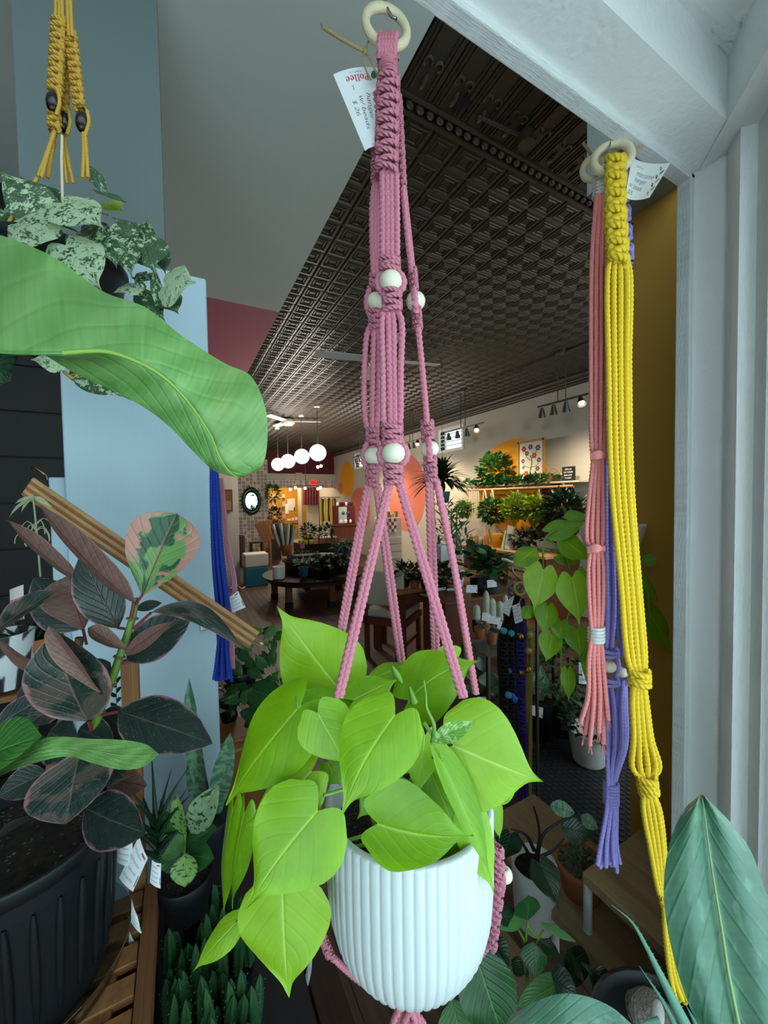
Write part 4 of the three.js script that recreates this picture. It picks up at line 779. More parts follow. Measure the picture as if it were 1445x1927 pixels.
{ // ribbed wooden slat leaning across
  const a = A(52, 915, .86), b = A(478, 1205, .93), w = pxm(20, .9), up = D(.55, .8, 0), s = thing('wooden_trellis', 'long ribbed wooden strip leaning across the blue panel', 'wood strip');
  for (let i = 0; i < 6; i++) part(s, 'strip', bar(a.clone().addScaledVector(up, (i - 2.5) * w * .31), b.clone().addScaledVector(up, (i - 2.5) * w * .31), w * .27, .008, up, .0015), i % 2 ? M.oakLight : M.cedar);
  const h = thing('metal_handle', 'small brass handle at the left edge of the blue panel', 'handle'); part(h, 'rod', tube([A(60, 882, .98), A(64, 880, .96), A(84, 893, .96), A(88, 902, .98)], .0028, 12, 6), std(0xc2a66a, .3, { metalness: 1 }));
  const f = thing('pale_flower_spike', 'pale dangling flower spike in front of the ribbed slat', 'flower'), P = (x, y) => A(x, y, .78);
  part(f, 'stem', taper([P(76, 1085), P(70, 1010), P(62, 930)], () => .0018, 8, 5), std(0x8f9f7a, .6));
  for (const [x, y] of [[28, 948], [40, 965], [17, 975], [90, 945], [100, 955]]) part(f, 'petal', leafGeo(P(64, 935), P(x, y), pxm(8, .78), D(0, .5, 1), { shape: 'lance', sag: .12, nu: 4, nv: 6 }), leafMat(leafTex(hex(0xb9c29a), hex(0xd6dcb4), hex(0xe6e8cc), 4, .3, 161), .6, .3));
  for (let i = 0; i < 10; i++) { const x = rnd(-38, 38); part(f, 'tendril', tube([P(66, 990 + i * 2), P(66 + x * .5, 975 + i * 3), P(66 + x, 990 + i * 3), P(66 + x * 1.05, 1002 + i * 3)], .0009, 8, 4), M.creamYarn); }
}
{ // left middle: terracotta pot, striped planter, stands
  const tp = (name, label, c, R, H, m, o = {}) => { const t = thing(name, label, 'pot'); part(t, 'body', lathe(o.prof ?? [[0, -H], [R * .72, -H], [R * .93, -H * .25], [R * .93, -H * .24], [R, -H * .23], [R, 0], [R * .9, 0], [R * .86, -H * .2], [0, -H * .2]], 32).translate(c.x, c.y, c.z), m); return t; };
  globalThis.tp = tp;
  const c = A(62, 1196, 1.0); tp('terracotta_pot', 'terracotta pot of haworthia on the left behind the rubber plant', c, .062, .11, M.terra);
  const hw = thing('haworthia', 'dark striped haworthia in the terracotta pot on the left', 'plant');
  for (let i = 0; i < 40; i++) { const a = i * 2.4, r = .012 + .042 * Math.sqrt(i / 40), b = V(c.x + Math.cos(a) * r * .6, c.y - .01, c.z + Math.sin(a) * r * .6); part(hw, 'leaf', taper([b, b.clone().add(V(Math.cos(a) * r * .7, .03, Math.sin(a) * r * .7)), b.clone().add(V(Math.cos(a) * r, .055 - r * .4, Math.sin(a) * r))], (v) => .006 * Math.sqrt(1 - v * .95), 5, 5), M.dark); }
  const st = canvasTex(128, 128, (g) => { g.fillStyle = '#23282c'; g.fillRect(0, 0, 128, 128); g.strokeStyle = '#d5d9da'; g.lineWidth = 9; for (let i = 0; i < 6; i++) { g.beginPath(); g.moveTo(10 + i * 22, 0); g.lineTo(-20 + i * 22, 128); g.stroke(); g.beginPath(); g.moveTo(0, 20 + i * 24); g.lineTo(40, 10 + i * 22); g.stroke(); } g.fillStyle = '#c9b23a'; g.fillRect(0, 0, 16, 22); });
  const p2 = A(8, 1190, .93); const sp = thing('painted_planter', 'dark planter with white brush strokes at the left edge', 'pot'); part(sp, 'body', lathe([[0, -.13], [.045, -.13], [.056, 0], [.05, 0], [.048, -.03], [0, -.03]], 24).translate(p2.x, p2.y, p2.z), std(0xffffff, .6, { map: st }));
  const p3 = A(24, 1085, 1.05); const tg = thing('seed_packet', 'striped pink seed packet behind the left leaves', 'packet'); part(tg, 'paper', card(A(18, 1110, 1.0), A(44, 1100, 1.0), A(46, 1165, 1.0), A(20, 1170, 1.0), .003), std(0xffffff, .8, { side: THREE.DoubleSide, map: canvasTex(64, 64, (g) => { g.fillStyle = '#d8cfc8'; g.fillRect(0, 0, 64, 64); g.fillStyle = '#b7626a'; g.fillRect(4, 22, 16, 42); g.fillRect(24, 22, 16, 42); g.fillRect(44, 22, 16, 42); }) }));
  const sy = onY(40, 1290, 1.12).y, q = A(30, 1285, 1.0), b = thing('plant_stand', 'small slatted wooden stand under the terracotta pot', 'stand');
  for (let i = 0; i < 5; i++) part(b, 'slat', box(q.x - .13, q.x + .12, c.y - .125, c.y - .111, q.z - .10 + i * .045, q.z - .065 + i * .045), M.cedar2);
  for (const s of [-.11, .09]) part(b, 'leg', box(q.x + s, q.x + s + .03, 0, c.y - .125, q.z - .05, q.z - .02), M.cedar);
  const w = A(246, 1290, .90), ws = thing('wooden_post', 'square cedar stand post behind the rubber plant stem', 'post'); part(ws, 'post', box(w.x - .017, w.x + .017, .3, A(246, 1243, .9).y, w.z - .017, w.z + .017, .002), M.cedar); part(ws, 'cross_piece', box(w.x - .006, w.x + .03, .3, .34, w.z - .2, w.z + .017), M.cedar);
  const zz = thing('zz_seedling', 'tiny dark round-leaved cutting beside the cedar post', 'plant'); for (let i = 0; i < 7; i++) part(zz, 'leaf', leafGeo(A(219, 1330 - i * 9, .91), A(219 + (i % 2 ? 10 : -11), 1322 - i * 10, .90), .01, D(0, .5, 1), { nu: 4, nv: 5 }), M.dark); part(zz, 'stem', tube([A(219, 1345, .91), A(219, 1262, .91)], .001, 3, 5), M.stem);
}
{ // lower left: variegated ficus, snake plants, cactus tray
  const t = thing('variegated_ficus', 'small variegated rubber plant with pale marbled leaves in a black pot', 'potted plant');
  const S = (x, y, d) => A(x / 2.33, 1350 + y / 2.33, d), d = .92; let i = 0;
  const cream = leafMat(tex(256, 256, (u, v) => { const n = fbm(u, v, 6, 12, 171, 4); return mix3(mix3(hex(0x6f8f62), hex(0x9fb38c), n), hex(0x2f4a33), sm(.6, .68, fbm(u, v, 8, 20, 173, 3))); }), .45, .1), gl = leafMat(tex(256, 256, (u, v) => mix3(mix3(hex(0x6f9f4a), hex(0x9ac06a), fbm(u, v, 5, 8, 175)), hex(0x2c4a2c), sm(.6, .68, fbm(u, v, 7, 18, 177, 3)))), .45, .2);
  const lf = (bx, by, tx, ty, w, nr, m, k = 0) => part(t, 'leaf', leafGeo(S(bx, by, d + k), S(tx, ty, d + k - .02), pxm(w / 2.33, d), D(...nr), { shape: 'ovate', cup: .15, ph: i++ }), m);
  lf(835, 505, 960, 295, 120, [.1, .4, 1], cream, -.03); lf(800, 510, 778, 335, 82, [-.2, .4, 1], gl, -.02); lf(800, 530, 700, 395, 110, [-.2, .4, 1], M.green2); lf(815, 560, 950, 480, 100, [.1, .8, .7], M.green, 0); lf(800, 590, 695, 530, 90, [-.1, .8, .7], M.green2, -.01); lf(810, 600, 690, 620, 110, [-.1, .7, 1], M.green, 0); lf(815, 600, 810, 745, 110, [0, .7, 1], gl, -.05); lf(830, 600, 940, 620, 100, [.1, .7, 1], M.green, -.02); lf(760, 500, 700, 480, 100, [0, .6, 1], M.green, .03);
  part(t, 'stem', taper([S(808, 640, d), S(808, 560, d), S(812, 500, d)], () => .004, 8, 6), M.greenStem);
  const c = S(815, 680, d + .01); tp('nursery_pot', 'small black pot of the marbled ficus, next to the cactus tray', c, .064, .095, M.plastic); const so = single('potting_soil', 'dark potting soil under the marbled ficus', 'soil', new THREE.CylinderGeometry(.056, .056, .01, 24).translate(c.x, c.y - .02, c.z), M.soil);
  const sn = thing('snake_plant', 'grey-green snake plant beside the oak cabinet', 'plant'); const sl = (bx, by, tx, ty, w, nr) => part(sn, 'leaf', leafGeo(S(bx, by, 1.06), S(tx, ty, 1.04), pxm(w / 2.33, 1.05), D(...nr), { shape: 'sword', cup: .3, nu: 6, nv: 10 }), M.snake);
  sl(900, 420, 855, 110, 95, [-.2, .1, 1]); sl(930, 430, 1010, 65, 90, [.5, .1, 1]); sl(910, 380, 830, -170, 80, [-.1, 0, 1]); sl(955, 400, 985, 180, 60, [.3, 0, 1]); { const q = S(915, 425, 1.05); part(sn, 'pot', lathe([[0, -q.y + .01], [.05, -q.y + .01], [.062, -.02], [.066, 0], [.058, 0], [0, -.015]], 24).translate(q.x, q.y, q.z), M.plastic); }
  const dk = thing('dark_gasteria', 'dark narrow-leaved succulent beside the bench tags', 'plant'); const cc = S(690, 620, .88);
  for (let k = 0; k < 16; k++) { const a = k * 2.4, b = cc.clone().add(V(0, k * .006, 0)), o = V(Math.cos(a), .9 + k * .04, Math.sin(a)).multiplyScalar(.075); part(dk, 'leaf', taper([b, b.clone().addScaledVector(o, .5).add(V(0, .01, 0)), b.clone().add(o)], (v) => .0065 * (1 - v * .92), 6, 5), M.dark); }
  // cactus tray: many ribbed stems
  const cg = (() => { const pos = [], uv = [], ix = []; const N = 7; for (let y = 0; y <= N; y++) for (let j = 0; j <= 16; j++) { const v = y / N, an = j / 16 * Math.PI * 2, r = (.55 + .45 * Math.pow(Math.abs(Math.cos(an * 2)), .8)) * Math.sqrt(Math.max(0, 1 - Math.pow(v, 4))) * (.8 + .2 * Math.sin(v * 3)); pos.push(Math.cos(an) * r, v, Math.sin(an) * r); uv.push(j / 16, v); if (y < N && j < 16) { const q = y * 17 + j; ix.push(q, q + 17, q + 1, q + 1, q + 17, q + 18); } } return geo(pos, uv, ix); })();
  const ct = thing('carrion_cactus', 'dense clump of dark green ribbed cactus stems beside the bench', 'cactus'), base = .47;
  const sp = (() => { const g = []; for (let k = 0; k < 4; k++) for (let y = 1; y < 7; y++) { const a = k * Math.PI / 2; g.push(new THREE.ConeGeometry(.05, .22, 4).rotateZ(-Math.PI / 2).rotateY(-a).scale(1, .25, 1).translate(Math.cos(a) * 1.02, y / 7.2, Math.sin(a) * 1.02)); } return merge(g); })();
  let nst = 0; while (nst < 80) {
    const px = rnd(318, 478), py = rnd(1725, 2060), p = onY(px, py, base); if (p.z < -1.27) continue; nst++;
    const h = rnd(.08, .15), m = part(ct, 'stem', cg, M.cactus); m.position.copy(p); m.scale.set(.015, h, .015); m.rotation.set(rnd(-.15, .15), rnd(3), rnd(-.15, .15));
    const s2 = new THREE.Mesh(sp, M.aloe); s2.name = 'teeth'; s2.userData.kind = 'stuff'; m.add(s2);
  }
  const b0 = onY(318, 1720, .3), tr = thing('cactus_tray', 'low black tray under the cactus clump', 'tray'); part(tr, 'body', box(b0.x - .02, b0.x + .30, .3, base, b0.z + .12, -.3, .01), M.plastic);
  // dark bench boards at the bottom centre
  const bb = thing('low_bench', 'low dark wooden bench under the hanging white pot', 'bench');
  const bx = onY(500, 1880, .28).x; for (const k of [0, .14]) part(bb, 'board', box(bx + k - .03, bx + k + .05, .25, .28, -1.25, -.42, .004), M.darkWood); for (const [x, z] of [[bx, -1.2], [bx + .16, -1.2], [bx, -.5], [bx + .16, -.5]]) part(bb, 'leg', box(x - .02, x + .02, 0, .25, z - .02, z + .02), M.darkWood);
  const t1 = [[[470, 1793], [479, 1800], [476, 1832], [463, 1808]], [[589, 1783], [586, 1828], [571, 1893], [568, 1858]]];
  ['white tag by the right edge of the cactus clump', 'tall narrow white tag under the lime leaf tip'].forEach((l, k) => { const g = thing('plant_tag', l, 'tag', 'tags near the low bench'); part(g, 'paper', card(...t1[k].map(([x, y]) => A(x, y, .95)), .003), M.tag); });
}
{ // blue tassel hanger and the cabinet behind it
  const d = 1.0, P = (x, y, k = 0) => A(x, y, d + k), m = (px) => pxm(px, d), t = thing('macrame_hanger', 'cobalt blue macrame hanger with long tassel beside the blue panel', 'macrame hanger'), cd = [];
  for (let i = 0; i < 8; i++) { const f = i / 7, k = (i % 3) * .008; cd.push(cord([P(398 + f * 8, 850, k), P(398 + f * 12, 930, k), P(402 + f * 18, 1060, k), P(408 + f * 20, 1130, k), P(414 + f * 12, 1186, k)], m(3.4), 'twist'), cord([P(414 + f * 12, 1186, k), P(410 + f * 18, 1220, k), P(405 + f * 28, 1260, k), P(402 + f * 34, 1280 + rnd(-3, 4), k)], m(2.8), 'twist')); }
  part(t, 'cords', cd, M.blue); part(t, 'binding', wrap(P(419, 1180, .01), P(419, 1200, .01), m(9), 5, m(2.4)), M.blue);
  const g = thing('macrame_hanger', 'thin pink macrame cords hanging behind the cobalt tassel', 'macrame hanger'); [0, 1, 2].map((i) => cord([P(414 + i * 2, 900, .05), P(424 + i * 3, 1020, .05), P(438 + i * 3, 1100, .05), P(433 + i * 3, 1180, .05), P(434 + i * 3, 1258, .05)], m(2.4))).forEach((q) => part(g, 'cord', q, M.pinkYarn));
  const tg = thing('price_tag', 'white handwritten tag hanging beside the cobalt tassel', 'price tag'); part(tg, 'paper', card(P(431, 1124, .03), P(448, 1112, .03), P(462, 1143, .03), P(437, 1153, .03), .002), M.tag);
  const a = onY(471, 1312, .62), cb = thing('oak_cabinet', 'small oak cabinet beside the blue panel', 'cabinet');
  part(cb, 'body', box(a.x - .30, a.x, 0, .6, a.z - .02, a.z + .32), M.oak); part(cb, 'top', box(a.x - .32, a.x + .012, .6, .622, a.z - .035, a.z + .335, .008), M.oak); part(cb, 'front_edge', box(a.x - .31, a.x + .006, .565, .578, a.z + .32, a.z + .326), M.oakLight);
  const c = A(430, 1302, depthOf(V(a.x - .11, .7, a.z + .17))); c.y = .69; tp('nursery_pot', 'tiny black pot on the oak cabinet', c, .045, .066, M.plastic);
  const pl = thing('spotted_pothos', 'dark small-leaved potted plant on the oak cabinet', 'potted plant'); part(pl, 'foliage', foliage(c.clone().add(V(0, .05, 0)), .08, .07, .08, 110, .045, .032), M.green).userData.kind = 'stuff';
  const tg2 = thing('plant_tag', 'white tag hanging from the pot on the oak cabinet', 'tag'); part(tg2, 'paper', card(...[[447, 1327], [455, 1331], [452, 1352], [445, 1335]].map(([x, y]) => A(x, y, depthOf(c) - .055)), .002), M.tag);
  const v = thing('trailing_vine', 'loose green vine spilling past the end of the ribbed slat', 'potted plant'); const vc = A(475, 1240, 1.65);
  for (let i = 0; i < 34; i++) { const b = vc.clone().add(V(rnd(-.11, .11), rnd(-.16, .14), rnd(-.08, .08))), e = V(rnd(-1, 1), rnd(-.7, .6), rnd(-.3, 1)).normalize().multiplyScalar(.075); part(v, 'leaf', leafGeo(b, b.clone().add(e), .045, D(0, .6, 1), { shape: 'heart', nu: 4, nv: 6, cup: -.15 }), i % 3 ? M.green : M.green2); }
  part(v, 'stems', [0, 1, 2, 3].map((i) => taper([vc.clone().add(V(-.1, .05, 0)), vc.clone().add(V(rnd(-.05, .05), .08, 0)), vc.clone().add(V(.12, -.05 - i * .05, .05))], () => .003, 8, 5)), M.jute);
  const c2 = vc.clone().setY(.72); c2.x -= .1; tp('nursery_pot', 'black pot under the loose green vine', A(455, 1262, 1.75), .07, .1, M.plastic);
  const pf = thing('arum_leaf_plant', 'broad dark green leaf plant low beside the oak cabinet', 'plant'); for (const [bx, by, tx, ty, w] of [[470, 1330, 560, 1345, 60], [480, 1300, 540, 1320, 50], [470, 1370, 520, 1330, 45]]) part(pf, 'leaf', leafGeo(A(bx, by, 1.6), A(tx, ty, 1.55), pxm(w, 1.6), D(.1, .7, 1), { shape: 'heart', nu: 6, nv: 8 }), M.green);
}

// ---------------------------------------------------------------- lamps of the shop
const WARM = new THREE.Color(1, .82, .6);
function lamp(p, I, col = WARM, r = 1) { const l = new THREE.PointLight(col, I, 0, 2); l.position.copy(p); l.castShadow = true; l.shadow.radius = r; scene.add(l); return l; }
{
  const glow = std(0xffffff, .4, { emissive: new THREE.Color(.86, .97, 1), emissiveIntensity: 1.15 });
  const where = ['second from the back', 'third from the back', 'nearest and largest'];
  [[523, 874, 12.2, 8.4], [542, 868, 13.4, 7.7], [568, 859, 14.2, 7.2], [598, 852, 15.8, 6.5]].forEach(([x, y, r, d], i) => {
    const p = A(x, y, d), R = pxm(r, d), t = thing('globe_pendant', ['farthest and smallest of four white globe pendants', 'second white globe pendant from the far end', 'third white globe pendant from the far end', 'nearest and largest of four white globe pendants'][i], 'pendant lamp', 'globe pendants');
    part(t, 'lamp_globe', ball(p, R, 32, 20), glow); part(t, 'cable', tube([p.clone().add(V(0, R, 0)), V(p.x, HC - .02, p.z)], .006, 1, 6), M.darkMetal); part(t, 'canopy', new THREE.CylinderGeometry(.05, .05, .03, 16).translate(p.x, HC - .015, p.z), M.white);
    lamp(p, 3, new THREE.Color(1, .93, .82), 6);
  });
  // ceiling fans
  const fan = (hub, L, w, angs, label, drop) => {
    const t = thing('ceiling_fan', label, 'ceiling fan'); part(t, 'motor', lathe([[0, -.08], [.09, -.075], [.13, -.03], [.12, .03], [.05, .06], [.02, .07], [.02, drop], [.06, drop + .01], [0, drop + .03]], 24).translate(hub.x, hub.y, hub.z), std(0xb9b2a2, .5));
    for (const a of angs) { const u = V(Math.cos(a), 0, Math.sin(a)); part(t, 'blade', bar(hub.clone().addScaledVector(u, .12), hub.clone().addScaledVector(u, L), w, .012, V(0, 1, 0).addScaledVector(u.clone().cross(V(0, 1, 0)), .18).normalize(), .005), std(0xcfd1ce, .5)); }
  };
  const h1 = A(714, 672, 4.1); h1.y = 3.09; const ang = (h, x, y) => { const q = onY(x, y, h.y); return Math.atan2(q.z - h.z, q.x - h.x); };
  const a1 = ang(h1, 588, 665); fan(h1, .68, .12, [a1, a1 + Math.PI / 2, a1 + Math.PI, a1 - Math.PI / 2], 'grey four-blade ceiling fan crossing behind the rose hanger', .085);
  const h2 = A(542, 793, 7.4); const a2 = ang(h2, 606, 794); fan(h2, .62, .12, [a2, a2 + 2.09, a2 - 2.09], 'far ceiling fan above the white globes', HC - h2.y - .03);
  // track lights along the right
  const X = 3.76, tl = ['nearest track light bar, right of the rose hanger', 'second track light bar, over the wall window', 'third track light bar, behind the right wooden beads', 'farthest track light bar near the far amber circle'];
  const bars = [[[1012, 766], [1108, 741]], [[838, 816], [909, 793]], [[757, 836], [792, 824]], [[664, 862], [696, 852]]];
  bars.forEach(([p, q], i) => {
    const a = onX(...p, X), b = onX(...q, X), y = (a.y + b.y) / 2; a.y = b.y = y; const t = thing('track_light', tl[i], 'track light', 'track lights along the right wall'), mid = a.clone().add(b).multiplyScalar(.5);
    part(t, 'bar', bar(a, b, .02, .02), M.darkMetal); part(t, 'canopy', new THREE.CylinderGeometry(.06, .06, .03, 20).translate(X, HC - .015, mid.z), M.darkMetal);
    for (const s of [-.05, .05]) part(t, 'rod', tube([V(X, HC - .02, mid.z + s), V(X, y, mid.z + s)], .007, 1, 6), M.darkMetal);
    const n = 4; for (let k = 0; k < n; k++) {
      const c = a.clone().lerp(b, (k + .35) / n), dir = V(k === n - 1 ? -.5 : .25, -1, k === n - 1 ? .6 : -.2).normalize(), e = c.clone().addScaledVector(dir, .13);
      const g = new THREE.CylinderGeometry(.018, .045, .11, 16, 1, true).applyQuaternion(new THREE.Quaternion().setFromUnitVectors(V(0, -1, 0), dir)).translate(...c.clone().addScaledVector(dir, .075).toArray());
      const hd = part(t, 'lamp_head', g, M.darkMetal); part(hd, 'bulb', ball(e.clone().addScaledVector(dir, -.025), .03, 10, 8), k === n - 1 || i > 1 ? std(0xffffff, .4, { emissive: WARM, emissiveIntensity: 6 }) : std(0xffffff, .4, { emissive: WARM, emissiveIntensity: 2 }));
    }
    for (const k of [0, 1]) { const l = new THREE.SpotLight(WARM, 4.2, 0, 1.05, .8, 2); l.position.copy(a.clone().lerp(b, .3 + .45 * k)).add(V(.05, -.17, 0)); l.target.position.set(RW, .9, l.position.z - .3); l.castShadow = true; l.shadow.radius = 2; scene.add(l, l.target); }
  });
  single('ceiling_conduit', 'thin conduit running along the tin ceiling between the track lights', 'conduit', tube([V(X, HC - .02, -1.5), V(X, HC - .02, -10)], .012, 1, 6), M.tin);
  // exit sign
  const ex = onZ(590, 908, BACK + .05), sg = thing('exit_sign', 'small red lit EXIT sign on the wallpaper band', 'exit sign'); const et = canvasTex(128, 64, (g) => { g.fillStyle = '#e22'; g.fillRect(0, 0, 128, 64); g.fillStyle = '#500'; g.font = 'bold 44px sans-serif'; g.textAlign = 'center'; g.fillText('EXIT', 64, 48); });
  part(sg, 'box', box(ex.x - .12, ex.x + .12, ex.y - .08, ex.y + .08, BACK - .02, BACK + .04), M.white); part(sg, 'lit_face', box(ex.x - .11, ex.x + .11, ex.y - .07, ex.y + .07, BACK + .041, BACK + .05).applyMatrix4(new THREE.Matrix4()), std(0x300000, .5, { emissive: 0xff2a20, emissiveIntensity: 1.4 }));
  const ft = new THREE.PlaneGeometry(.2, .13).translate(ex.x, ex.y, BACK + .053); part(sg, 'lettering', ft, std(0xffffff, .5, { map: et, emissive: 0xff2a20, emissiveIntensity: .5 }));
  // spotlights in the back room
  const bl = thing('back_room_lamp', 'pair of warm spot lamps glowing in the back room', 'lamp'); for (const [x, y] of [[546, 921], [556, 918], [574, 919], [598, 920], [603, 918]]) part(bl, 'bulb', ball(A(x, y, 12.2), .045, 10, 8), std(0xffffff, .4, { emissive: WARM, emissiveIntensity: 5 })); part(bl, 'rail', tube([A(540, 915, 12.2), A(608, 913, 12.2)], .012, 1, 5), M.darkMetal);
  { const q = A(575, 914, 12.2); part(bl, 'rod', tube([q, V(q.x, HC - .005, q.z)], .01, 1, 5), M.darkMetal); }
  lamp(V(3.4, 2.3, -13.6), 6, WARM, 8);
  const fl = thing('back_spot', 'two lit spots above the cream beam', 'lamp'); for (const [x, y] of [[598, 879], [604, 877]]) part(fl, 'bulb', ball(A(x, y, 11.6), .045, 10, 8), std(0xffffff, .4, { emissive: WARM, emissiveIntensity: 5 })); part(fl, 'rail', tube([A(594, 876, 11.6), A(610, 874, 11.6)], .012, 1, 5), M.darkMetal); { const q = A(602, 875, 11.6); part(fl, 'rod', tube([q, V(q.x, HC - .01, q.z)], .01, 1, 5), M.darkMetal); }
}

// ---------------------------------------------------------------- back of the shop
{
  const B = BACK + .03, R = (x0, y0, x1, y1, Z, th = .04) => { const a = onZ(x0, y1, Z), b = onZ(x1, y0, Z); return box(a.x, b.x, a.y, b.y, Z - th, Z); };
  const mr = onZ(473, 943, B + .03), m = thing('oval_mirror', 'oval mirror in a dark leafy wreath frame on the wallpaper', 'mirror');
  part(m, 'frame', new THREE.TorusGeometry(.3, .075, 10, 36).scale(.78, 1.15, 1).translate(mr.x, mr.y, mr.z), M.dark); part(m, 'glass', new THREE.CylinderGeometry(.27, .27, .012, 36).rotateX(Math.PI / 2).scale(.78, 1.15, 1).translate(mr.x, mr.y, mr.z), std(0xf4fbff, .03, { metalness: 1 })); stuff(part(m, 'wreath', foliage(mr, .3, .42, .05, 120, .1, .05, { hollow: .8 }), M.green));
  const pf = thing('framed_picture', 'framed sepia building picture on the cream wall', 'picture'); part(pf, 'frame', R(413, 921, 437, 964, -7.64, .03), M.mahog); part(pf, 'print', R(415, 925, 434, 960, -7.635, .01), std(0xc9b18a, .7, { map: tex(64, 64, (u, v) => { const w = (Math.floor(u * 6) + Math.floor(v * 4)) % 2; return v > .7 ? [.8, .72, .6] : w ? [.85, .7, .5] : [.6, .45, .33]; }) }));
  // back room furniture
  const F2 = -14.6;
  const pb = thing('ochre_board', 'mustard board with pinned papers in the back room', 'board'); part(pb, 'board', R(536, 926, 566, 985, F2 - .3), M.mustard); part(pb, 'poster', R(541, 938, 555, 961, F2 - .28, .01), std(0xffffff, .8, { map: tex(64, 64, (u, v) => (u < .1 || u > .9 || v < .1 || v > .9 || fbm(u, v, 12, 12, 33, 2) > .5) ? [.9, .88, .8] : [.2, .22, .2]) })); for (const [a, b, c, d] of [[533, 948, 543, 967], [540, 976, 547, 980], [549, 974, 553, 980], [555, 973, 560, 979]]) part(pb, 'paper', R(a, b, c, d, F2 - .27, .01), M.white);
  const sh = thing('wooden_shelf_unit', 'pale wooden shelf unit at the left of the back room', 'shelf'); part(sh, 'post', R(515, 930, 518, 1036, F2 + .4), M.oakLight); part(sh, 'post', R(533, 930, 536, 1036, F2 + .4), M.oakLight); for (const y of [935, 952, 975]) part(sh, 'shelf', R(514, y, 537, y + 2, F2 + .5, .2), M.oakLight);
  const cu = thing('maroon_curtain', 'maroon curtain over the cream back door', 'curtain'); for (let i = 0; i < 8; i++) part(cu, 'fold', tube([onZ(573 + i * 5.2, 918, F2 + .5), onZ(573 + i * 5.2, 950, F2 + .5)], .055, 1, 8), M.maroon);
  const dr = thing('back_door', 'cream back door below the maroon curtain', 'door'); part(dr, 'leaf', R(578, 945, 606, 1040, F2 + .3), M.cream); part(dr, 'frame', R(563, 918, 567, 1040, F2 + .5), M.cream); part(dr, 'frame', R(612, 918, 616, 1040, F2 + .5), M.cream);
  const hr = thing('hanger_rack', 'rack of yellow and black macrame hangers near the back door', 'rack'); for (let i = 0; i < 12; i++) part(hr, 'cord', taper([A(603 + i * 2.7, 937 + (i % 3), 11), A(603 + i * 2.7 + rnd(-1, 1), 960, 11), A(604 + i * 2.6, 984 + rnd(-4, 3), 11)], () => .022, 4, 5), [M.yellow, M.oliveYarn, M.blackYarn, M.gold][i % 4]); part(hr, 'rail', tube([A(600, 936, 11), A(640, 936, 11)], .012, 1, 5), M.darkMetal); { const q = A(600, 936, 11); part(hr, 'post', tube([q, V(q.x, 0, q.z)], .015, 1, 6), M.darkMetal); }
  const bp = thing('bushy_fern', 'green fern hanging in the back room by the wallpaper', 'plant'); stuff(part(bp, 'foliage', foliage(A(514, 928, 11.7), .16, .28, .16, 160, .16, .05, { shape: 'strap' }), M.green2));
  const xt = thing('small_tree', 'dark conical plant standing in front of the back room shelf', 'plant'); stuff(part(xt, 'foliage', foliage(A(518, 972, 10.5), .16, .26, .16, 170, .1, .05), M.dark)); { const q = A(518, 1000, 10.5); part(xt, 'plinth', box(q.x - .12, q.x + .12, 0, q.y, q.z - .12, q.z + .12), M.darkWood); } part(xt, 'pot', lathe([[0, 0], [.09, 0], [.12, .2], [0, .2]], 16).translate(...A(518, 1000, 10.5).toArray()), M.plastic);
  // wooden stair-like rack by the wallpaper
  const lr = thing('wooden_easel', 'dark wooden folding rack in front of the wallpaper', 'rack'); for (const [a, b, c, d] of [[482, 985, 500, 1020], [490, 985, 508, 1020], [500, 985, 512, 1015], [486, 985, 512, 983]]) part(lr, 'bar', bar(A(a, b, 9.4), A(c, d, 9.4), .06, .1), M.cedar2); for (const x of [497, 508]) { const q = A(x, 1015, 9.4); part(lr, 'leg', box(q.x - .03, q.x + .03, 0, q.y, q.z - .03, q.z + .03), M.cedar2); }
  const st1 = thing('dark_stool', 'dark bar stool below the round mirror, left', 'stool'), st2 = thing('dark_stool', 'low dark stool under the wallpaper beside the wooden rack', 'stool');
  for (const [t, x0, x1, y0, y1, d] of [[st1, 450, 460, 1008, 1067, 9.35], [st2, 470, 497, 1020, 1049, 10.95]]) { const a = A(x0, y0, d), b = A(x1, y0, d), dy = pxm(y1 - y0, d); part(t, 'seat', box(a.x, b.x, a.y - .04, a.y, a.z - .15, a.z + .15, .01), M.darkWood); for (const x of [a.x + .03, b.x - .03]) for (const z of [-.12, .12]) part(t, 'leg', box(x - .02, x + .02, a.y - dy, a.y - .04, a.z + z - .02, a.z + z + .02), M.darkWood); }
  const bl = thing('floor_ball', 'dark purple ball on the low stool', 'ball'); part(bl, 'shell', ball(A(487, 1043, 10.4), .1, 16, 12), std(0x3a3542, .3));
  const c0 = onY(462, 1106, 0), co = thing('cooler_box', 'white and teal cooler box on the floor near the cream wall', 'cooler'); part(co, 'lower', box(c0.x, c0.x + .42, 0, .36, c0.z - .3, c0.z, .02), std(0x1c6b80, .5)); part(co, 'lid', box(c0.x - .005, c0.x + .425, .36, .62, c0.z - .305, c0.z + .005, .03), std(0xcfc9ba, .6));
  const cb = thing('power_cable', 'white coiled cable on the floor by the cream wall', 'cable'); part(cb, 'loop', tube([onY(432, 1108, .014), onY(445, 1101, .014), onY(455, 1108, .014), onY(462, 1103, .014)], .012, 20, 6), M.white);
}

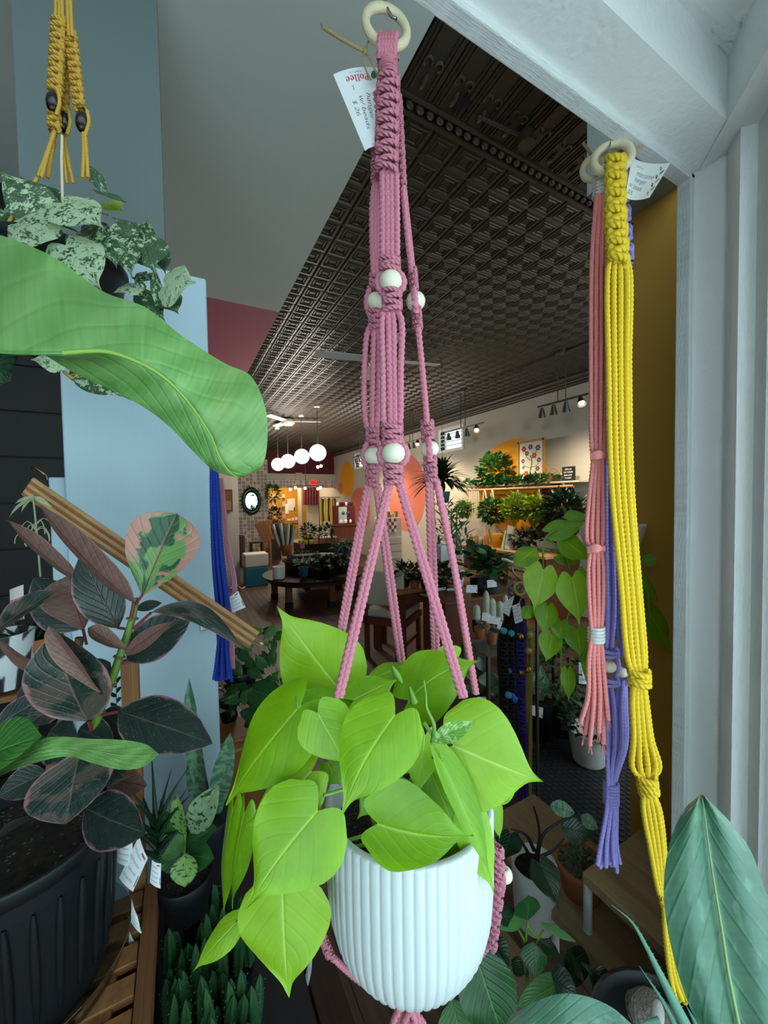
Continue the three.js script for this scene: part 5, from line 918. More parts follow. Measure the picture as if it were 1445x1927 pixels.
// ---------------------------------------------------------------- helper for potted things far off
function potted(name, label, px, py, d, R, H, pm, o = {}) {   // px, py = rim centre
  const c = A(px, py, d), t = thing(name, label, 'potted plant', o.group);
  part(t, 'pot', lathe([[0, -H], [R * .78, -H], [R, -.004], [R, 0], [R * .92, 0], [R * .9, -H * .15], [0, -H * .15]], 20).translate(c.x, c.y, c.z), pm);
  if (o.n) { const f = part(t, 'foliage', foliage(c.clone().add(V(0, o.h ?? R, 0)), o.rx ?? R * 1.3, o.ry ?? R, o.rx ?? R * 1.3, o.n, o.len ?? .09, o.wid ?? .05, o.f ?? {}), o.m ?? M.green); stuff(f); }
  if (o.tag) part(t, 'tag', card(A(px - 9, py + o.tag, d - R - .01), A(px + 9, py + o.tag - 2, d - R - .01), A(px + 10, py + o.tag + 12, d - R - .01), A(px - 8, py + o.tag + 14, d - R - .01), .001), M.tag, 'white price tag');
  return t;
}
// tiered round tables
{
  const T = thing('round_table', 'low round dark wooden table in the middle of the shop', 'table'), c = A(592, 1076, 6.3); c.y = .43;
  part(T, 'top', new THREE.CylinderGeometry(.82, .8, .045, 48).translate(c.x, c.y - .022, c.z), M.darkWood); part(T, 'apron', new THREE.CylinderGeometry(.74, .74, .06, 40, 1, true).translate(c.x, c.y - .07, c.z), M.darkWood);
  for (const a of [.4, 1.5, 2.5, 3.6, 4.8, 5.7]) { const x = c.x + Math.cos(a) * .66, z = c.z + Math.sin(a) * .66; part(T, 'leg', box(x - .045, x + .045, .09, c.y - .05, z - .045, z + .045, .005), M.mahog); part(T, 'foot', box(x - .05, x + .05, 0, .09, z - .05, z + .05), M.black); }
  const T2 = thing('round_riser', 'dark round riser standing on the low round table', 'riser'); part(T2, 'drum', lathe([[0, 0], [.52, 0], [.52, .19], [.56, .19], [.56, .22], [0, .22]], 40).translate(c.x + .07, c.y, c.z - .1), M.darkWood);
  const T3 = thing('round_shelf', 'dark curved shelf unit behind the round riser', 'shelf'); const c3 = A(610, 1022, 7.5); part(T3, 'drum', lathe([[0, 0], [.62, 0], [.62, c3.y - .03], [.66, c3.y - .03], [.66, c3.y], [0, c3.y]], 40).translate(c3.x + .2, 0, c3.z - .62), M.darkWood);
  const tb = A(523, 1061, 5.75); tp('white_pot', 'larger white cylinder pot on the front of the round table', A(524, 1060, 5.75).setY(.62), .092, .186, M.whitePot, { prof: [[0, -.186], [.08, -.186], [.09, -.17], [.092, 0], [.086, 0], [.084, -.05], [0, -.05]] });
  for (const [x, l] of [[609, 'left one of two small white pots on the riser'], [621, 'right one of two small white pots on the riser']]) tp('white_pot', l, A(x, 1041, 6.05), .05, .085, M.whitePot, { prof: [[0, -.085], [.044, -.085], [.05, -.01], [.05, 0], [.045, 0], [.044, -.03], [0, -.03]] });
  [[566, 'left'], [575, 'middle'], [585, 'right']].forEach(([x, s]) => tp('yellow_pot', s + ' one of three small yellow pots on the curved shelf', A(x, 1011, 7.35).setY(c3.y + .081), .047, .08, std(0xc8b423, .5), { prof: [[0, -.08], [.04, -.08], [.046, 0], [.04, 0], [.038, -.02], [0, -.02]] }));
  const tc = A(539, 1024, 6.4); tp('terracotta_pot', 'terracotta pot holding moss poles on the round riser', tc, .1, .19, M.terra);
  const pol = [[513, 987, 527, 0xd8d4c6], [521, 986, 532, 0x3a3a38], [527, 985, 535, 0xcfcdbd], [535, 985, 538, 0x5d6a3c], [542, 985, 541, 0xd5d3c5], [549, 988, 544, 0x2d2d2d], [557, 990, 547, 0xd6d3c2]];
  const mp = thing('moss_pole_bundle', 'bundle of plant poles standing in the terracotta pot', 'plant poles'); pol.forEach(([x, y, x2, c2], i) => part(mp, 'pole', tube([A(x2, 1030, 6.4), A(x, y, 6.4 + (i % 2) * .05)], .026, 1, 8), std(c2, .7)));
  potted('potted_bush', 'dark round bush on the curved shelf, left', 580, 1012, 7.5, .08, .1, M.plastic, { n: 130, rx: .15, ry: .14, h: .12, m: M.dark }); potted('potted_bush', 'dark round bush on the curved shelf, right', 613, 1012, 7.5, .08, .1, M.plastic, { n: 130, rx: .14, ry: .14, h: .12, m: M.dark });
  const sb = A(602, 1024, 7.35).setY(c3.y + .001), pb = thing('planter_box', 'wooden planter box with white stones on the curved shelf', 'planter'); part(pb, 'box', box(sb.x, sb.x + .4, sb.y, sb.y + .1, sb.z - .12, sb.z, .005), M.cedar2); for (let i = 0; i < 7; i++) part(pb, 'stone', ball(V(sb.x + .04 + i * .05, sb.y + .11, sb.z - .06), .028, 8, 6), M.white);
  const tr = thing('seedling_tray', 'dark tray of seedlings on the round riser', 'tray'), t0 = A(545, 1054, 6.0); part(tr, 'tray', box(t0.x, t0.x + .5, t0.y, t0.y + .05, t0.z - .2, t0.z), M.plastic); stuff(part(tr, 'foliage', foliage(V(t0.x + .25, t0.y + .06, t0.z - .1), .25, .04, .1, 140, .05, .02), M.dark));
  const ps = thing('pink_sign', 'tiny pink price sign on a stick above the seedlings', 'sign'); part(ps, 'card', card(A(565, 1023, 5.95), A(573, 1023, 5.95), A(573, 1032, 5.95), A(565, 1032, 5.95), 0), std(0xd76fae, .7, { side: THREE.DoubleSide })); part(ps, 'stick', tube([A(569, 1032, 5.95), A(569, 1053, 5.95)], .004, 1, 4), M.oakLight);
  for (const [x, y, l] of [[634, 1033, 'left'], [643, 1031, 'middle'], [653, 1030, 'right']]) potted('teal_planter', l + ' one of three dark teal pots at the right of the curved shelf', x, y, 6.6, .05, .09, M.teal, { n: 30, rx: .06, ry: .04, h: .03, m: M.green });
  potted('potted_succulent', 'pale-leaved plant in a teal pot on the round table', 571, 1067, 5.7, .075, .14, M.teal, { n: 36, rx: .1, ry: .05, h: .04, m: M.grey2, len: .12, wid: .035, f: { up: .5 } });
  [[597, 1070, 'left'], [620, 1068, 'middle'], [645, 1066, 'right']].forEach(([x, y, s]) => potted('potted_bush', s + ' one of three dark leafy plants on the round table', x, y, 5.8, .075, .1, M.plastic, { n: 90, rx: .1, ry: .08, h: .06, m: M.dark, len: .09, wid: .05 }));
  for (const [x, y, l] of [[589, 1078, 'white folded tag on the round table edge, left'], [648, 1071, 'white folded tag on the round table edge, right']]) single('paper_tag', l, 'tag', ((d) => card(A(x - 7, y - 5, d + .02), A(x + 5, y - 6, d + .02), A(x + 7, y + 4, d), A(x - 6, y + 5, d), .01))(x < 600 ? 5.93 : 6.24), M.tag);
}
{ // maroon display case on the mahogany counter, apothecary chest
  const a = A(633, 988, 9.3), b = A(672, 988, 9.3), f = thing('mahogany_counter', 'mahogany counter under the maroon display case', 'counter'); const x0 = a.x, x1 = b.x + .1, z = a.z; part(f, 'body', box(x0 + .02, x1, 0, a.y - .03, z - .5, z, .01), M.mahog); part(f, 'top', box(x0 - .02, x1 + .03, a.y - .03, a.y, z - .53, z + .03, .008), M.mahog);
  const c = thing('display_case', 'maroon display case with a bright mirrored front', 'display case'), top = A(633, 952, 9.3).y; const w = (x1 - x0) * .55; part(c, 'case', box(x0 + .05, x1 - .02, a.y, top, z - .4, z - .06, .01), M.maroon); part(c, 'front', box(x0 + .08, x0 + w, a.y + .03, top - .03, z - .06, z - .05), std(0xd8eef2, .06, { metalness: .9 }));
  for (let i = 0; i < 5; i++) part(c, 'bottle', lathe([[0, 0], [.03, 0], [.03, .06], [.01, .08], [0, .09]], 10).translate(x0 + .14 + i * .06, a.y + .04 + (i % 2) * .2, z - .02), i % 2 ? M.teal : M.white);
  for (let i = 0; i < 6; i++) single('glass_jar', ['first', 'second', 'third', 'fourth', 'fifth', 'sixth'][i] + ' small jar on top of the maroon display case, from the left', 'jar', lathe([[0, 0], [.035, 0], [.035, .07], [.02, .085], [0, .09]], 10).translate(x0 + .12 + i * .075, top + .001, z - .2), i % 3 ? M.maroon : M.whitePot, 'jars on the display case');
  const ch = A(723, 975, 7.0), ch2 = A(766, 975, 7.0), A0 = thing('apothecary_chest', 'cream drawer chest with red checked boxes behind the rose cords', 'chest'); part(A0, 'body', box(ch.x, ch2.x, 0, ch.y, ch.z - .4, ch.z, .01), M.cream);
  for (let r = 0; r < 3; r++) part(A0, 'drawer', box(ch.x + .03, ch2.x - .03, ch.y - .48 - r * .14, ch.y - .36 - r * .14, ch.z, ch.z + .02, .005), M.cream);
  for (let r = 0; r < 4; r++) for (let k = 0; k < 4; k++) part(A0, 'checked_box', box(ch.x + .03 + k * .055, ch.x + .08 + k * .055, ch.y - .07 - r * .065, ch.y - .015 - r * .065, ch.z, ch.z + .015), (r + k) % 2 ? std(0xb23a4e, .7) : M.white);
  for (let i = 0; i < 6; i++) single('soap_bar', ['first', 'second', 'third', 'fourth', 'fifth', 'sixth'][i] + ' small box on the apothecary chest, from the left', 'box', box(ch.x + .04 + i * .055, ch.x + .085 + i * .055, ch.y + .001, ch.y + .05 + (i % 3) * .03, ch.z - .2, ch.z - .12, .004), [M.oakLight, M.cream, M.cedar][i % 3], 'boxes on the apothecary chest');
}
{ // plant shelf on the right wall
  const X = 4.42, a = onX(878, 917, X), b = onX(1082, 905, X), y = (a.y + b.y) / 2, sh = thing('wall_shelf', 'long wall shelf with wooden rail in front of the amber circle', 'shelf');
  part(sh, 'board', box(X, RW - .005, y - .012, y + .012, a.z, b.z + .05, .003), M.cream); part(sh, 'rail', tube([V(X - .03, y - .06, a.z - .1), V(X - .03, y - .06, b.z)], .018, 1, 8), M.oakLight); for (const z of [a.z + .2, (a.z + b.z) / 2, b.z - .2]) part(sh, 'bracket', bar(V(RW - .01, y - .22, z), V(X + .02, y - .012, z), .02, .02), M.white);
  const dp = (x) => depthOf(onX(x, 905, X + .1)), on = (x, py) => { const p = onX(x, py, X + .1); return p; };
  const bz = thing('shelf_pothos', 'large bushy green pothos on the wall shelf', 'potted plant'), bc = on(928, 885); stuff(part(bz, 'foliage', foliage(bc, .2, .26, .3, 420, .1, .075), M.green2)); part(bz, 'pot', lathe([[0, 0], [.09, 0], [.11, .16], [0, .16]], 16).translate(bc.x, y + .013, bc.z), M.plastic);
  const gl = thing('shelf_garland', 'low trailing greenery along the wall shelf front', 'plant'); for (let i = 0; i < 7; i++) { const q = on(888 + i * 25, 905); stuff(part(gl, 'foliage', foliage(V(X + .02, y + .05, q.z), .06, .05, .16, 80, .08, .05), i % 2 ? M.green : M.green2)); }
  // painting
  const p0 = onX(977, 897, X + .12), p1 = onX(1026, 893, X + .12), ph = onX(1002, 828, X + .12).y, pt = thing('folk_painting', 'framed picture of a flowering tree standing on the wall shelf', 'picture');
  const art = canvasTex(256, 360, (g) => { g.fillStyle = '#ece2cb'; g.fillRect(0, 0, 256, 360); g.strokeStyle = '#5a6a35'; g.lineCap = 'round'; const s = (w, ...p) => { g.lineWidth = w; g.beginPath(); g.moveTo(p[0], p[1]); g.bezierCurveTo(...p.slice(2)); g.stroke(); }; s(12, 130, 350, 90, 260, 170, 220, 125, 130); s(6, 128, 170, 80, 150, 60, 110, 70, 60); s(6, 132, 150, 180, 140, 200, 90, 190, 50); s(5, 130, 240, 60, 230, 40, 200, 45, 180); s(5, 140, 230, 200, 240, 220, 190, 210, 170); s(4, 120, 300, 60, 320, 40, 290, 40, 270);
    const fl = (x, y, r, c) => { g.fillStyle = c; for (let i = 0; i < 6; i++) { g.beginPath(); g.ellipse(x + Math.cos(i * 1.05) * r * .6, y + Math.sin(i * 1.05) * r * .6, r * .5, r * .35, i * 1.05, 0, 7); g.fill(); } g.fillStyle = '#e8b34a'; g.beginPath(); g.arc(x, y, r * .3, 0, 7); g.fill(); };
    [[50, 60, 26, '#b4232f'], [125, 50, 24, '#6a4a7a'], [205, 65, 26, '#3a5a95'], [85, 105, 22, '#3a5a95'], [165, 130, 26, '#c02a30'], [40, 170, 20, '#6a4a7a'], [215, 175, 22, '#4a5a8a'], [75, 290, 26, '#c0262e'], [200, 250, 22, '#8a3a5a'], [160, 310, 22, '#3a5a95'], [45, 230, 16, '#4a6a9a'], [215, 310, 16, '#b4333f']].forEach((q) => fl(...q)); });
  { const zz = [p0.z, p1.z], g = new THREE.PlaneGeometry(Math.abs(zz[1] - zz[0]) - .05, ph - y - .06); g.rotateY(-Math.PI / 2).translate(X + .1, (ph + y) / 2 + .01, (zz[0] + zz[1]) / 2); part(pt, 'print', g, std(0xffffff, .8, { map: art })); part(pt, 'frame', box(X + .105, X + .13, y + .013, ph, Math.min(...zz), Math.max(...zz), .004), std(0xa9781f, .5)); part(pt, 'frame_side', box(X + .085, X + .105, y + .013, ph, Math.max(...zz) - .02, Math.max(...zz) + .01), std(0xa9781f, .5)); part(pt, 'frame_side', box(X + .085, X + .105, y + .013, ph, Math.min(...zz) - .01, Math.min(...zz) + .02), std(0xa9781f, .5)); part(pt, 'frame_side', box(X + .085, X + .105, ph - .03, ph, Math.min(...zz), Math.max(...zz)), std(0xa9781f, .5)); }
  const wk = on(1042, 885), bk = thing('wicker_basket', 'small woven basket with a handle on the wall shelf', 'basket'); part(bk, 'body', lathe([[0, 0], [.07, 0], [.09, .1], [.085, .1], [.066, .01], [0, .01]], 20).translate(wk.x, y + .013, wk.z), M.oakLight); part(bk, 'handle', new THREE.TorusGeometry(.1, .008, 6, 20, Math.PI).rotateY(Math.PI / 2).translate(wk.x, y + .1, wk.z), M.oakLight); for (let i = 0; i < 4; i++) part(bk, 'hoop', new THREE.TorusGeometry(.075 + i * .005, .007, 6, 24).rotateX(Math.PI / 2).translate(wk.x, y + .03 + i * .024, wk.z), M.cedar);
  const tz = on(1056, 885), te = thing('glass_terrarium', 'glass dome terrarium beside the basket on the wall shelf', 'terrarium'); part(te, 'dome', new THREE.SphereGeometry(.1, 20, 14, 0, 7, 0, 2.2).translate(tz.x, y + .08, tz.z), phys(0xffffff, .05, { transmission: 1, thickness: 0 })); stuff(part(te, 'moss', foliage(V(tz.x, y + .05, tz.z), .06, .03, .06, 50, .04, .02), M.green));
  const lb = on(1070, 895), bd = thing('letter_board', 'small black letter board with white lettering on the shelf end', 'sign'); const lt = canvasTex(128, 160, (g) => { g.fillStyle = '#111'; g.fillRect(0, 0, 128, 160); g.fillStyle = '#f0f0f0'; g.font = 'bold 24px sans-serif'; g.textAlign = 'center'; ['HELLO', 'IM YOUR', 'BALLER', 'PLANT'].forEach((s, i) => g.fillText(s, 64, 36 + i * 34)); });
  part(bd, 'board', box(X + .09, X + .11, y + .013, y + .2, lb.z - .09, lb.z + .09), M.black); part(bd, 'face', new THREE.PlaneGeometry(.17, .18).rotateY(-Math.PI / 2).translate(X + .088, y + .107, lb.z), std(0xffffff, .8, { map: lt }));
  // hanging below
  const hang = (px, py, r, n, m, label, o = {}) => { const p = onX(px, py, X - .06), t = thing('hanging_plant', label, 'hanging plant'); stuff(part(t, 'foliage', foliage(p, r, r * .95, r * 1.05, Math.round(n * 2), o.shape ? .13 : .085, o.shape ? .03 : .055, o), m)); part(t, 'pot', lathe([[0, -.08], [.07, -.08], [.09, .04], [0, .04]], 14).translate(p.x, p.y, p.z), M.plastic); part(t, 'cord', [tube([p.clone().add(V(0, .03, .05)), V(X - .03, y - .06, p.z)], .004, 1, 4), tube([p.clone().add(V(0, .03, -.05)), V(X - .03, y - .06, p.z)], .004, 1, 4)], M.creamYarn); };
  hang(874, 958, .14, 150, M.lime, 'yellow-lime hanging plant at the left end of the wall shelf rail'); hang(926, 962, .2, 220, M.green2, 'dark green hanging plant below the bushy shelf pothos'); hang(972, 955, .2, 230, M.lime, 'bright lime hanging plant below the flowering tree picture'); hang(1012, 958, .19, 220, M.lime, 'lime and green hanging plant under the basket'); hang(1062, 962, .24, 260, M.dark, 'dark strappy hanging plant at the right end of the rail', { shape: 'strap' });
  const mc = thing('macrame_hanger', 'cream macrame loops hanging from the left of the shelf rail', 'macrame hanger'); const cs = []; for (let i = 0; i < 5; i++) { const p = onX(884 + i * 4, 924, X - .05), q = onX(886 + i * 4, 985 - i * 6, X - .05); cs.push(tube([p, p.clone().lerp(q, .5), q], .012, 4, 5)); } for (const x of [912, 926]) cs.push(tube([onX(x - 4, 950, X - .05), onX(x, 922, X - .05), onX(x + 5, 950, X - .05)], .012, 8, 5)); cs.forEach((q) => part(mc, 'cord', q, M.creamYarn));
  // counter under the shelf
  const k0 = onX(868, 1024, 4.0), k1 = onX(992, 1020, 4.0), ky = k0.y, ct = thing('wooden_counter', 'wooden display counter below the wall shelf', 'counter'); part(ct, 'top', box(3.98, RW - .01, ky - .04, ky, k0.z, k1.z + .3, .006), M.oakLight); part(ct, 'body', box(4.02, RW - .02, 0, ky - .04, k0.z + .03, k1.z + .27), M.mahog);
  const at = (px, dx) => { const p = onX(px, 1015, 4.0 + dx); return V(4.0 + dx, ky, p.z); };
  [[886, 0x7a5a3a, .16], [896, 0xb08a50, .2], [905, 0x9a9a92, .14], [915, 0xc07a28, .22]].forEach(([x, c, h], i) => { const p = at(x, .15); single('diffuser_bottle', ['brown', 'tan', 'grey', 'amber'][i] + ' bottle on the wooden counter', 'bottle', lathe([[0, 0], [.035, 0], [.037, h * .65], [.015, h * .8], [.015, h], [0, h]], 12).translate(p.x, p.y + .001, p.z), phys(c, .2, { clearcoat: .4 }), 'bottles on the wooden counter'); });
  const wc = at(937, .2), wn = thing('watering_can', 'mustard watering can on the wooden counter', 'watering can'); part(wn, 'body', lathe([[0, 0], [.09, 0], [.09, .2], [.07, .2], [0, .2]], 18).translate(wc.x, wc.y + .001, wc.z), M.mustard); part(wn, 'spout', tube([wc.clone().add(V(-.08, .05, 0)), wc.clone().add(V(-.17, .15, .03)), wc.clone().add(V(-.22, .28, .05))], .018, 8, 6), M.mustard); part(wn, 'handle', tube([wc.clone().add(V(.08, .04, 0)), wc.clone().add(V(.17, .14, 0)), wc.clone().add(V(.03, .26, 0))], .012, 10, 6), M.mustard);
  const gb = at(951, .1), gc = thing('green_card', 'pale green display card leaning on the counter', 'card'); part(gc, 'card', bar(gb.clone().add(V(-.02, .001, 0)), gb.clone().add(V(.06, .25, 0)), .006, .14, V(1, .3, 0)), std(0xa9c79a, .8)); part(gc, 'backing', bar(gb.clone().add(V(.03, .001, .03)), gb.clone().add(V(.1, .33, .03)), .006, .16, V(1, .3, 0)), M.cream);
  const p9 = at(985, .3); const lw = thing('potted_bush', 'dark leafy plant at the right end of the wooden counter', 'potted plant'); part(lw, 'pot', lathe([[0, 0], [.08, 0], [.1, .12], [0, .12]], 16).translate(p9.x, p9.y + .001, p9.z), M.plastic); stuff(part(lw, 'foliage', foliage(p9.clone().add(V(0, .16, 0)), .18, .1, .24, 170, .1, .05), M.dark));
  const cr = at(968, -.12), bx = thing('wooden_crate', 'open wooden crate on the floor side of the counter', 'crate'); for (let i = 0; i < 4; i++) part(bx, 'board', box(3.86, 3.97, ky - .1 - i * .11, ky - .01 - i * .11, cr.z - .1, cr.z + .16, .004), M.oakLight);
  const tray = at(898, .06); single('black_dish', 'small black dish of soaps on the wooden counter', 'dish', lathe([[0, 0], [.09, 0], [.1, .02], [.09, .02], [0, .008]], 20).translate(tray.x, tray.y + .001, tray.z), M.black);
  // big hanging dracaena and tall bamboo-like plant
  const hp = A(830, 905, 4.4), hd = thing('hanging_dracaena', 'large dark spiky plant hanging in a teal pot before the coral circle', 'hanging plant');
  for (let i = 0; i < 150; i++) { const an = rnd(Math.PI * 2), e = rnd(-.3, 1.3), L = rnd(.24, .42), u = V(Math.cos(an) * Math.cos(e), Math.sin(e), Math.sin(an) * Math.cos(e)), b = hp.clone().addScaledVector(u, .03), T = b.clone().addScaledVector(u, L).add(V(0, -L * .25, 0)); part(hd, 'leaf', leafGeo(b, T, .034, V(0, 1, 0).addScaledVector(u, -.3), { shape: 'sword', sag: .14, cup: .3, nu: 2, nv: 6 }), M.dark); }
  const hc = A(833, 925, 4.4); part(hd, 'pot', lathe([[0, -.13], [.065, -.13], [.085, 0], [.08, 0], [0, -.02]], 18).translate(hc.x, hc.y, hc.z), M.teal); part(hd, 'cable', tube([hc, V(hc.x, HC - .02, hc.z)], .003, 1, 4), M.darkMetal);
  const bm = thing('tall_dracaena', 'tall airy light green plant behind the right rose cords', 'potted plant'), bb = A(850, 1040, 3.9); for (let i = 0; i < 190; i++) { const p = bb.clone().add(V(rnd(-.14, .14), rnd(-.05, .5), rnd(-.14, .14))), an = rnd(Math.PI * 2), u = V(Math.cos(an), rnd(.1, .9), Math.sin(an)).multiplyScalar(rnd(.1, .17)); part(bm, 'leaf', leafGeo(p, p.clone().add(u), .026, V(0, 1, .2), { shape: 'lance', sag: .1, nu: 2, nv: 4 }), M.grey2); } part(bm, 'stem', [0, 1, 2].map((i) => tube([bb.clone().add(V(i * .05 - .05, -.3, 0)), bb.clone().add(V(i * .07 - .07, .45, 0))], .008, 3, 5)), M.stem); part(bm, 'pot', lathe([[0, -.3], [.1, -.3], [.13, -.08], [0, -.08]], 16).translate(bb.x, bb.y - .1, bb.z), M.whitePot);
}
{ // table, chair, plants on the table
  const tf = thing('wooden_table', 'wooden table loaded with plants in the shop', 'table'); const a = A(742, 1108, 3.7), b = A(985, 1122, 3.3), ty = a.y; const x0 = a.x, x1 = 3.35, z1 = -2.05, z0 = a.z - .25;
  const u = onY(742, 1112, ty), w = onY(838, 1122, ty), v = onY(1000, 1112, ty);
  part(tf, 'top', box(u.x, u.x + 1.35, ty - .04, ty, u.z - .62, u.z + .04, .006), M.oak); part(tf, 'apron', box(u.x + .05, u.x + 1.3, ty - .15, ty - .04, u.z - .57, u.z - .0), M.mahog); for (const x of [u.x + .08, u.x + 1.25]) for (const z of [u.z - .05, u.z - .52]) part(tf, 'leg', box(x - .035, x + .035, 0, ty - .04, z - .035, z + .035, .004), M.mahog);
  const g = (x, dz) => V(x, ty + .001, u.z + dz);
  // sideboard in front right
  const s0 = onY(838, 1135, .78), sb = thing('mahogany_sideboard', 'low mahogany sideboard behind the cactus shelf', 'sideboard'); part(sb, 'body', box(s0.x, s0.x + .95, .3, .76, s0.z - .32, s0.z, .006), M.mahog); part(sb, 'top', box(s0.x - .02, s0.x + .97, .76, .785, s0.z - .34, s0.z + .02, .005), M.mahog); for (const x of [s0.x + .05, s0.x + .9]) for (const z of [s0.z - .28, s0.z - .04]) part(sb, 'leg', box(x - .03, x + .03, 0, .3, z - .03, z + .03), M.mahog);
  // chair
  const c = thing('dining_chair', 'wooden dining chair with cream upholstered seat and back', 'chair'); const f = onY(745, 1178, .0), q = A(740, 1140, 4.0), sy = .45; const cx = q.x, cz = q.z;
  const turn = (g) => g.translate(-cx, 0, -cz).rotateY(.65).translate(cx, 0, cz), uph = std(0xc2b8a6, .9);
  part(c, 'seat', turn(box(cx - .23, cx + .23, sy - .03, sy + .05, cz - .22, cz + .22, .03)), uph); part(c, 'seat_frame', turn(box(cx - .24, cx + .24, sy - .1, sy - .03, cz - .23, cz + .23, .006)), M.mahog); part(c, 'backrest', turn(box(cx - .25, cx - .2, sy + .1, sy + .44, cz - .22, cz + .22, .02)), uph);
  for (const x of [cx - .215, cx + .2]) for (const z of [cz - .2, cz + .2]) part(c, 'leg', turn(box(x - .025, x + .025, 0, x < cx ? sy + .42 : sy - .03, z - .02, z + .02, .004)), M.mahog); part(c, 'stretcher', turn(box(cx - .2, cx + .2, .15, .19, cz + .19, cz + .21)), M.mahog);
  // plants on it
  const big = thing('calathea', 'big calathea with broad dark leaves on the wooden table', 'potted plant'), bc = A(905, 1085, 3.3); for (let i = 0; i < 46; i++) { const an = rnd(Math.PI * 2), e = rnd(.1, 1.2), L = rnd(.12, .3), d = V(Math.cos(an) * Math.cos(e), Math.sin(e), Math.sin(an) * Math.cos(e)), p = bc.clone().addScaledVector(d, L); part(big, 'leaf', leafGeo(p, p.clone().addScaledVector(d, .14).add(V(0, -.05, 0)), .1, V(0, 1, 0).addScaledVector(d, .4), { nu: 4, nv: 6, cup: .2 }), i % 3 ? M.dark : M.green); } part(big, 'pot', lathe([[0, -.14], [.08, -.14], [.1, 0], [0, -.01]], 18).translate(bc.x, bc.y, bc.z), M.plastic); part(big, 'tag', card(A(878, 1101, 3.15), A(898, 1101, 3.15), A(898, 1116, 3.15), A(877, 1115, 3.15), 0), M.tag);
  potted('nursery_plant', 'round-leaved plant in a grey pot with tag, right of the calathea', 925, 1078, 3.25, .08, .16, std(0x39444c, .5), { n: 60, rx: .1, ry: .08, h: .08, m: M.green, tag: 14, len: .11, wid: .09 });
  potted('nursery_plant', 'leafy plant with a white tag at the left of the table', 830, 1095, 3.5, .06, .1, M.plastic, { n: 80, rx: .085, ry: .08, h: .08, len: .07, wid: .04, m: M.dark, tag: 12 });
  potted('nursery_plant', 'small plant with a white tag next to the calathea pot', 850, 1098, 3.45, .05, .09, M.terra, { n: 60, rx: .07, ry: .06, h: .06, len: .06, wid: .04, m: M.green, tag: 10 });
  [[762, 'first'], [780, 'second'], [800, 'third'], [816, 'fourth']].forEach(([x, s], i) => potted('nursery_plant', s + ' small leafy plant from the left on the wooden table', x, 1088 + i * 2, 3.75, .05, .08, i % 2 ? M.terra : M.plastic, { n: 80, rx: .085, ry: .08, h: .07, len: .07, wid: .04, m: i % 2 ? M.green : M.dark }));
  const tc = A(753, 1080, 3.9); single('teacup_planter', 'white teacup planter on the table corner', 'cup', lathe([[0, 0], [.03, 0], [.045, .05], [.042, .05], [.028, .005], [0, .005]], 16).translate(tc.x, tc.y, tc.z), M.whitePot);
  const wp = A(832, 1040, 3.8); single('white_pot', 'square white pot behind the right rose cord', 'pot', box(wp.x - .06, wp.x + .06, wp.y - .08, wp.y + .08, wp.z - .06, wp.z + .06, .01), M.whitePot);
  const ww = thing('white_spatha', 'white spathe flower beside the square white pot', 'flower'); part(ww, 'spathe', leafGeo(A(850, 1062, 3.7), A(866, 1044, 3.7), .06, D(0, .4, 1), { nu: 4, nv: 6 }), std(0xe3e0d0, .6, { side: THREE.DoubleSide })); part(ww, 'stem', tube([A(850, 1062, 3.7), A(852, 1095, 3.7)], .004, 2, 5), M.stem);
  // cacti on glass shelf
  const gy = onY(920, 1205, .62), gs = thing('glass_shelf', 'glass shelf carrying the pale cacti', 'shelf'); part(gs, 'pane', box(gy.x - .16, gy.x + .5, .59, .6, gy.z - .12, gy.z + .16), phys(0xbfd6cf, .05, { transmission: .9, thickness: 0 })); for (const x of [gy.x - .14, gy.x + .48]) for (const z of [gy.z - .1, gy.z + .14]) part(gs, 'post', box(x - .01, x + .01, 0, .59, z - .01, z + .01), M.darkMetal);
  const cac = [[897, 1165, 1137, 11], [915, 1160, 1110, 10], [926, 1165, 1124, 12], [941, 1165, 1130, 12], [951, 1150, 1118, 8]]; const cn = ['leftmost short', 'tallest', 'middle blue-ribbed', 'rightmost', 'rear']; cac.forEach(([x, y1, y0, w], i) => { const p = A(x, y1, 2.75), h = pxm(y1 - y0, 2.75), r = pxm(w / 1.5, 2.75), t = thing('woolly_cactus', cn[i] + ' pale woolly column cactus behind the tags', 'cactus', 'woolly column cacti'); const pr = []; for (let k = 0; k <= 8; k++) { const q = k / 8; pr.push([r * Math.sqrt(Math.max(0, 1 - Math.pow(q, 5))) * (.9 + .1 * q), h * q]); } part(t, 'column', lathe(pr, 16).translate(p.x, p.y, p.z), M.cactusPale); part(t, 'pot', lathe([[0, -.09], [.028, -.09], [.036, 0], [0, 0]], 14).translate(p.x, p.y, p.z), i % 2 ? M.terra : M.plastic); });
  [[903, 1180, 11, 'left'], [925, 1190, 10, 'right']].forEach(([x, y, w, s]) => potted('terracotta_succulent', s + ' little terracotta pot of succulents on the glass shelf', x, y, 2.5, pxm(w, 2.5), .075, M.terra, { n: 34, rx: .035, ry: .02, h: .012, len: .03, wid: .015, m: M.grey2 }));
  const tg = [[[908, 1152], [924, 1156], [922, 1170], [906, 1167]], [[918, 1158], [942, 1162], [940, 1176], [916, 1172]], [[937, 1168], [946, 1170], [944, 1185], [935, 1182]]]; tg.forEach((q4, i) => { const o = thing('plant_tag', ['left', 'middle', 'right'][i] + ' of three white tags in front of the woolly cacti', 'tag', 'cactus tags'); part(o, 'paper', card(...q4.map(([x, y]) => A(x, y, 2.45)), .002), M.tag); });
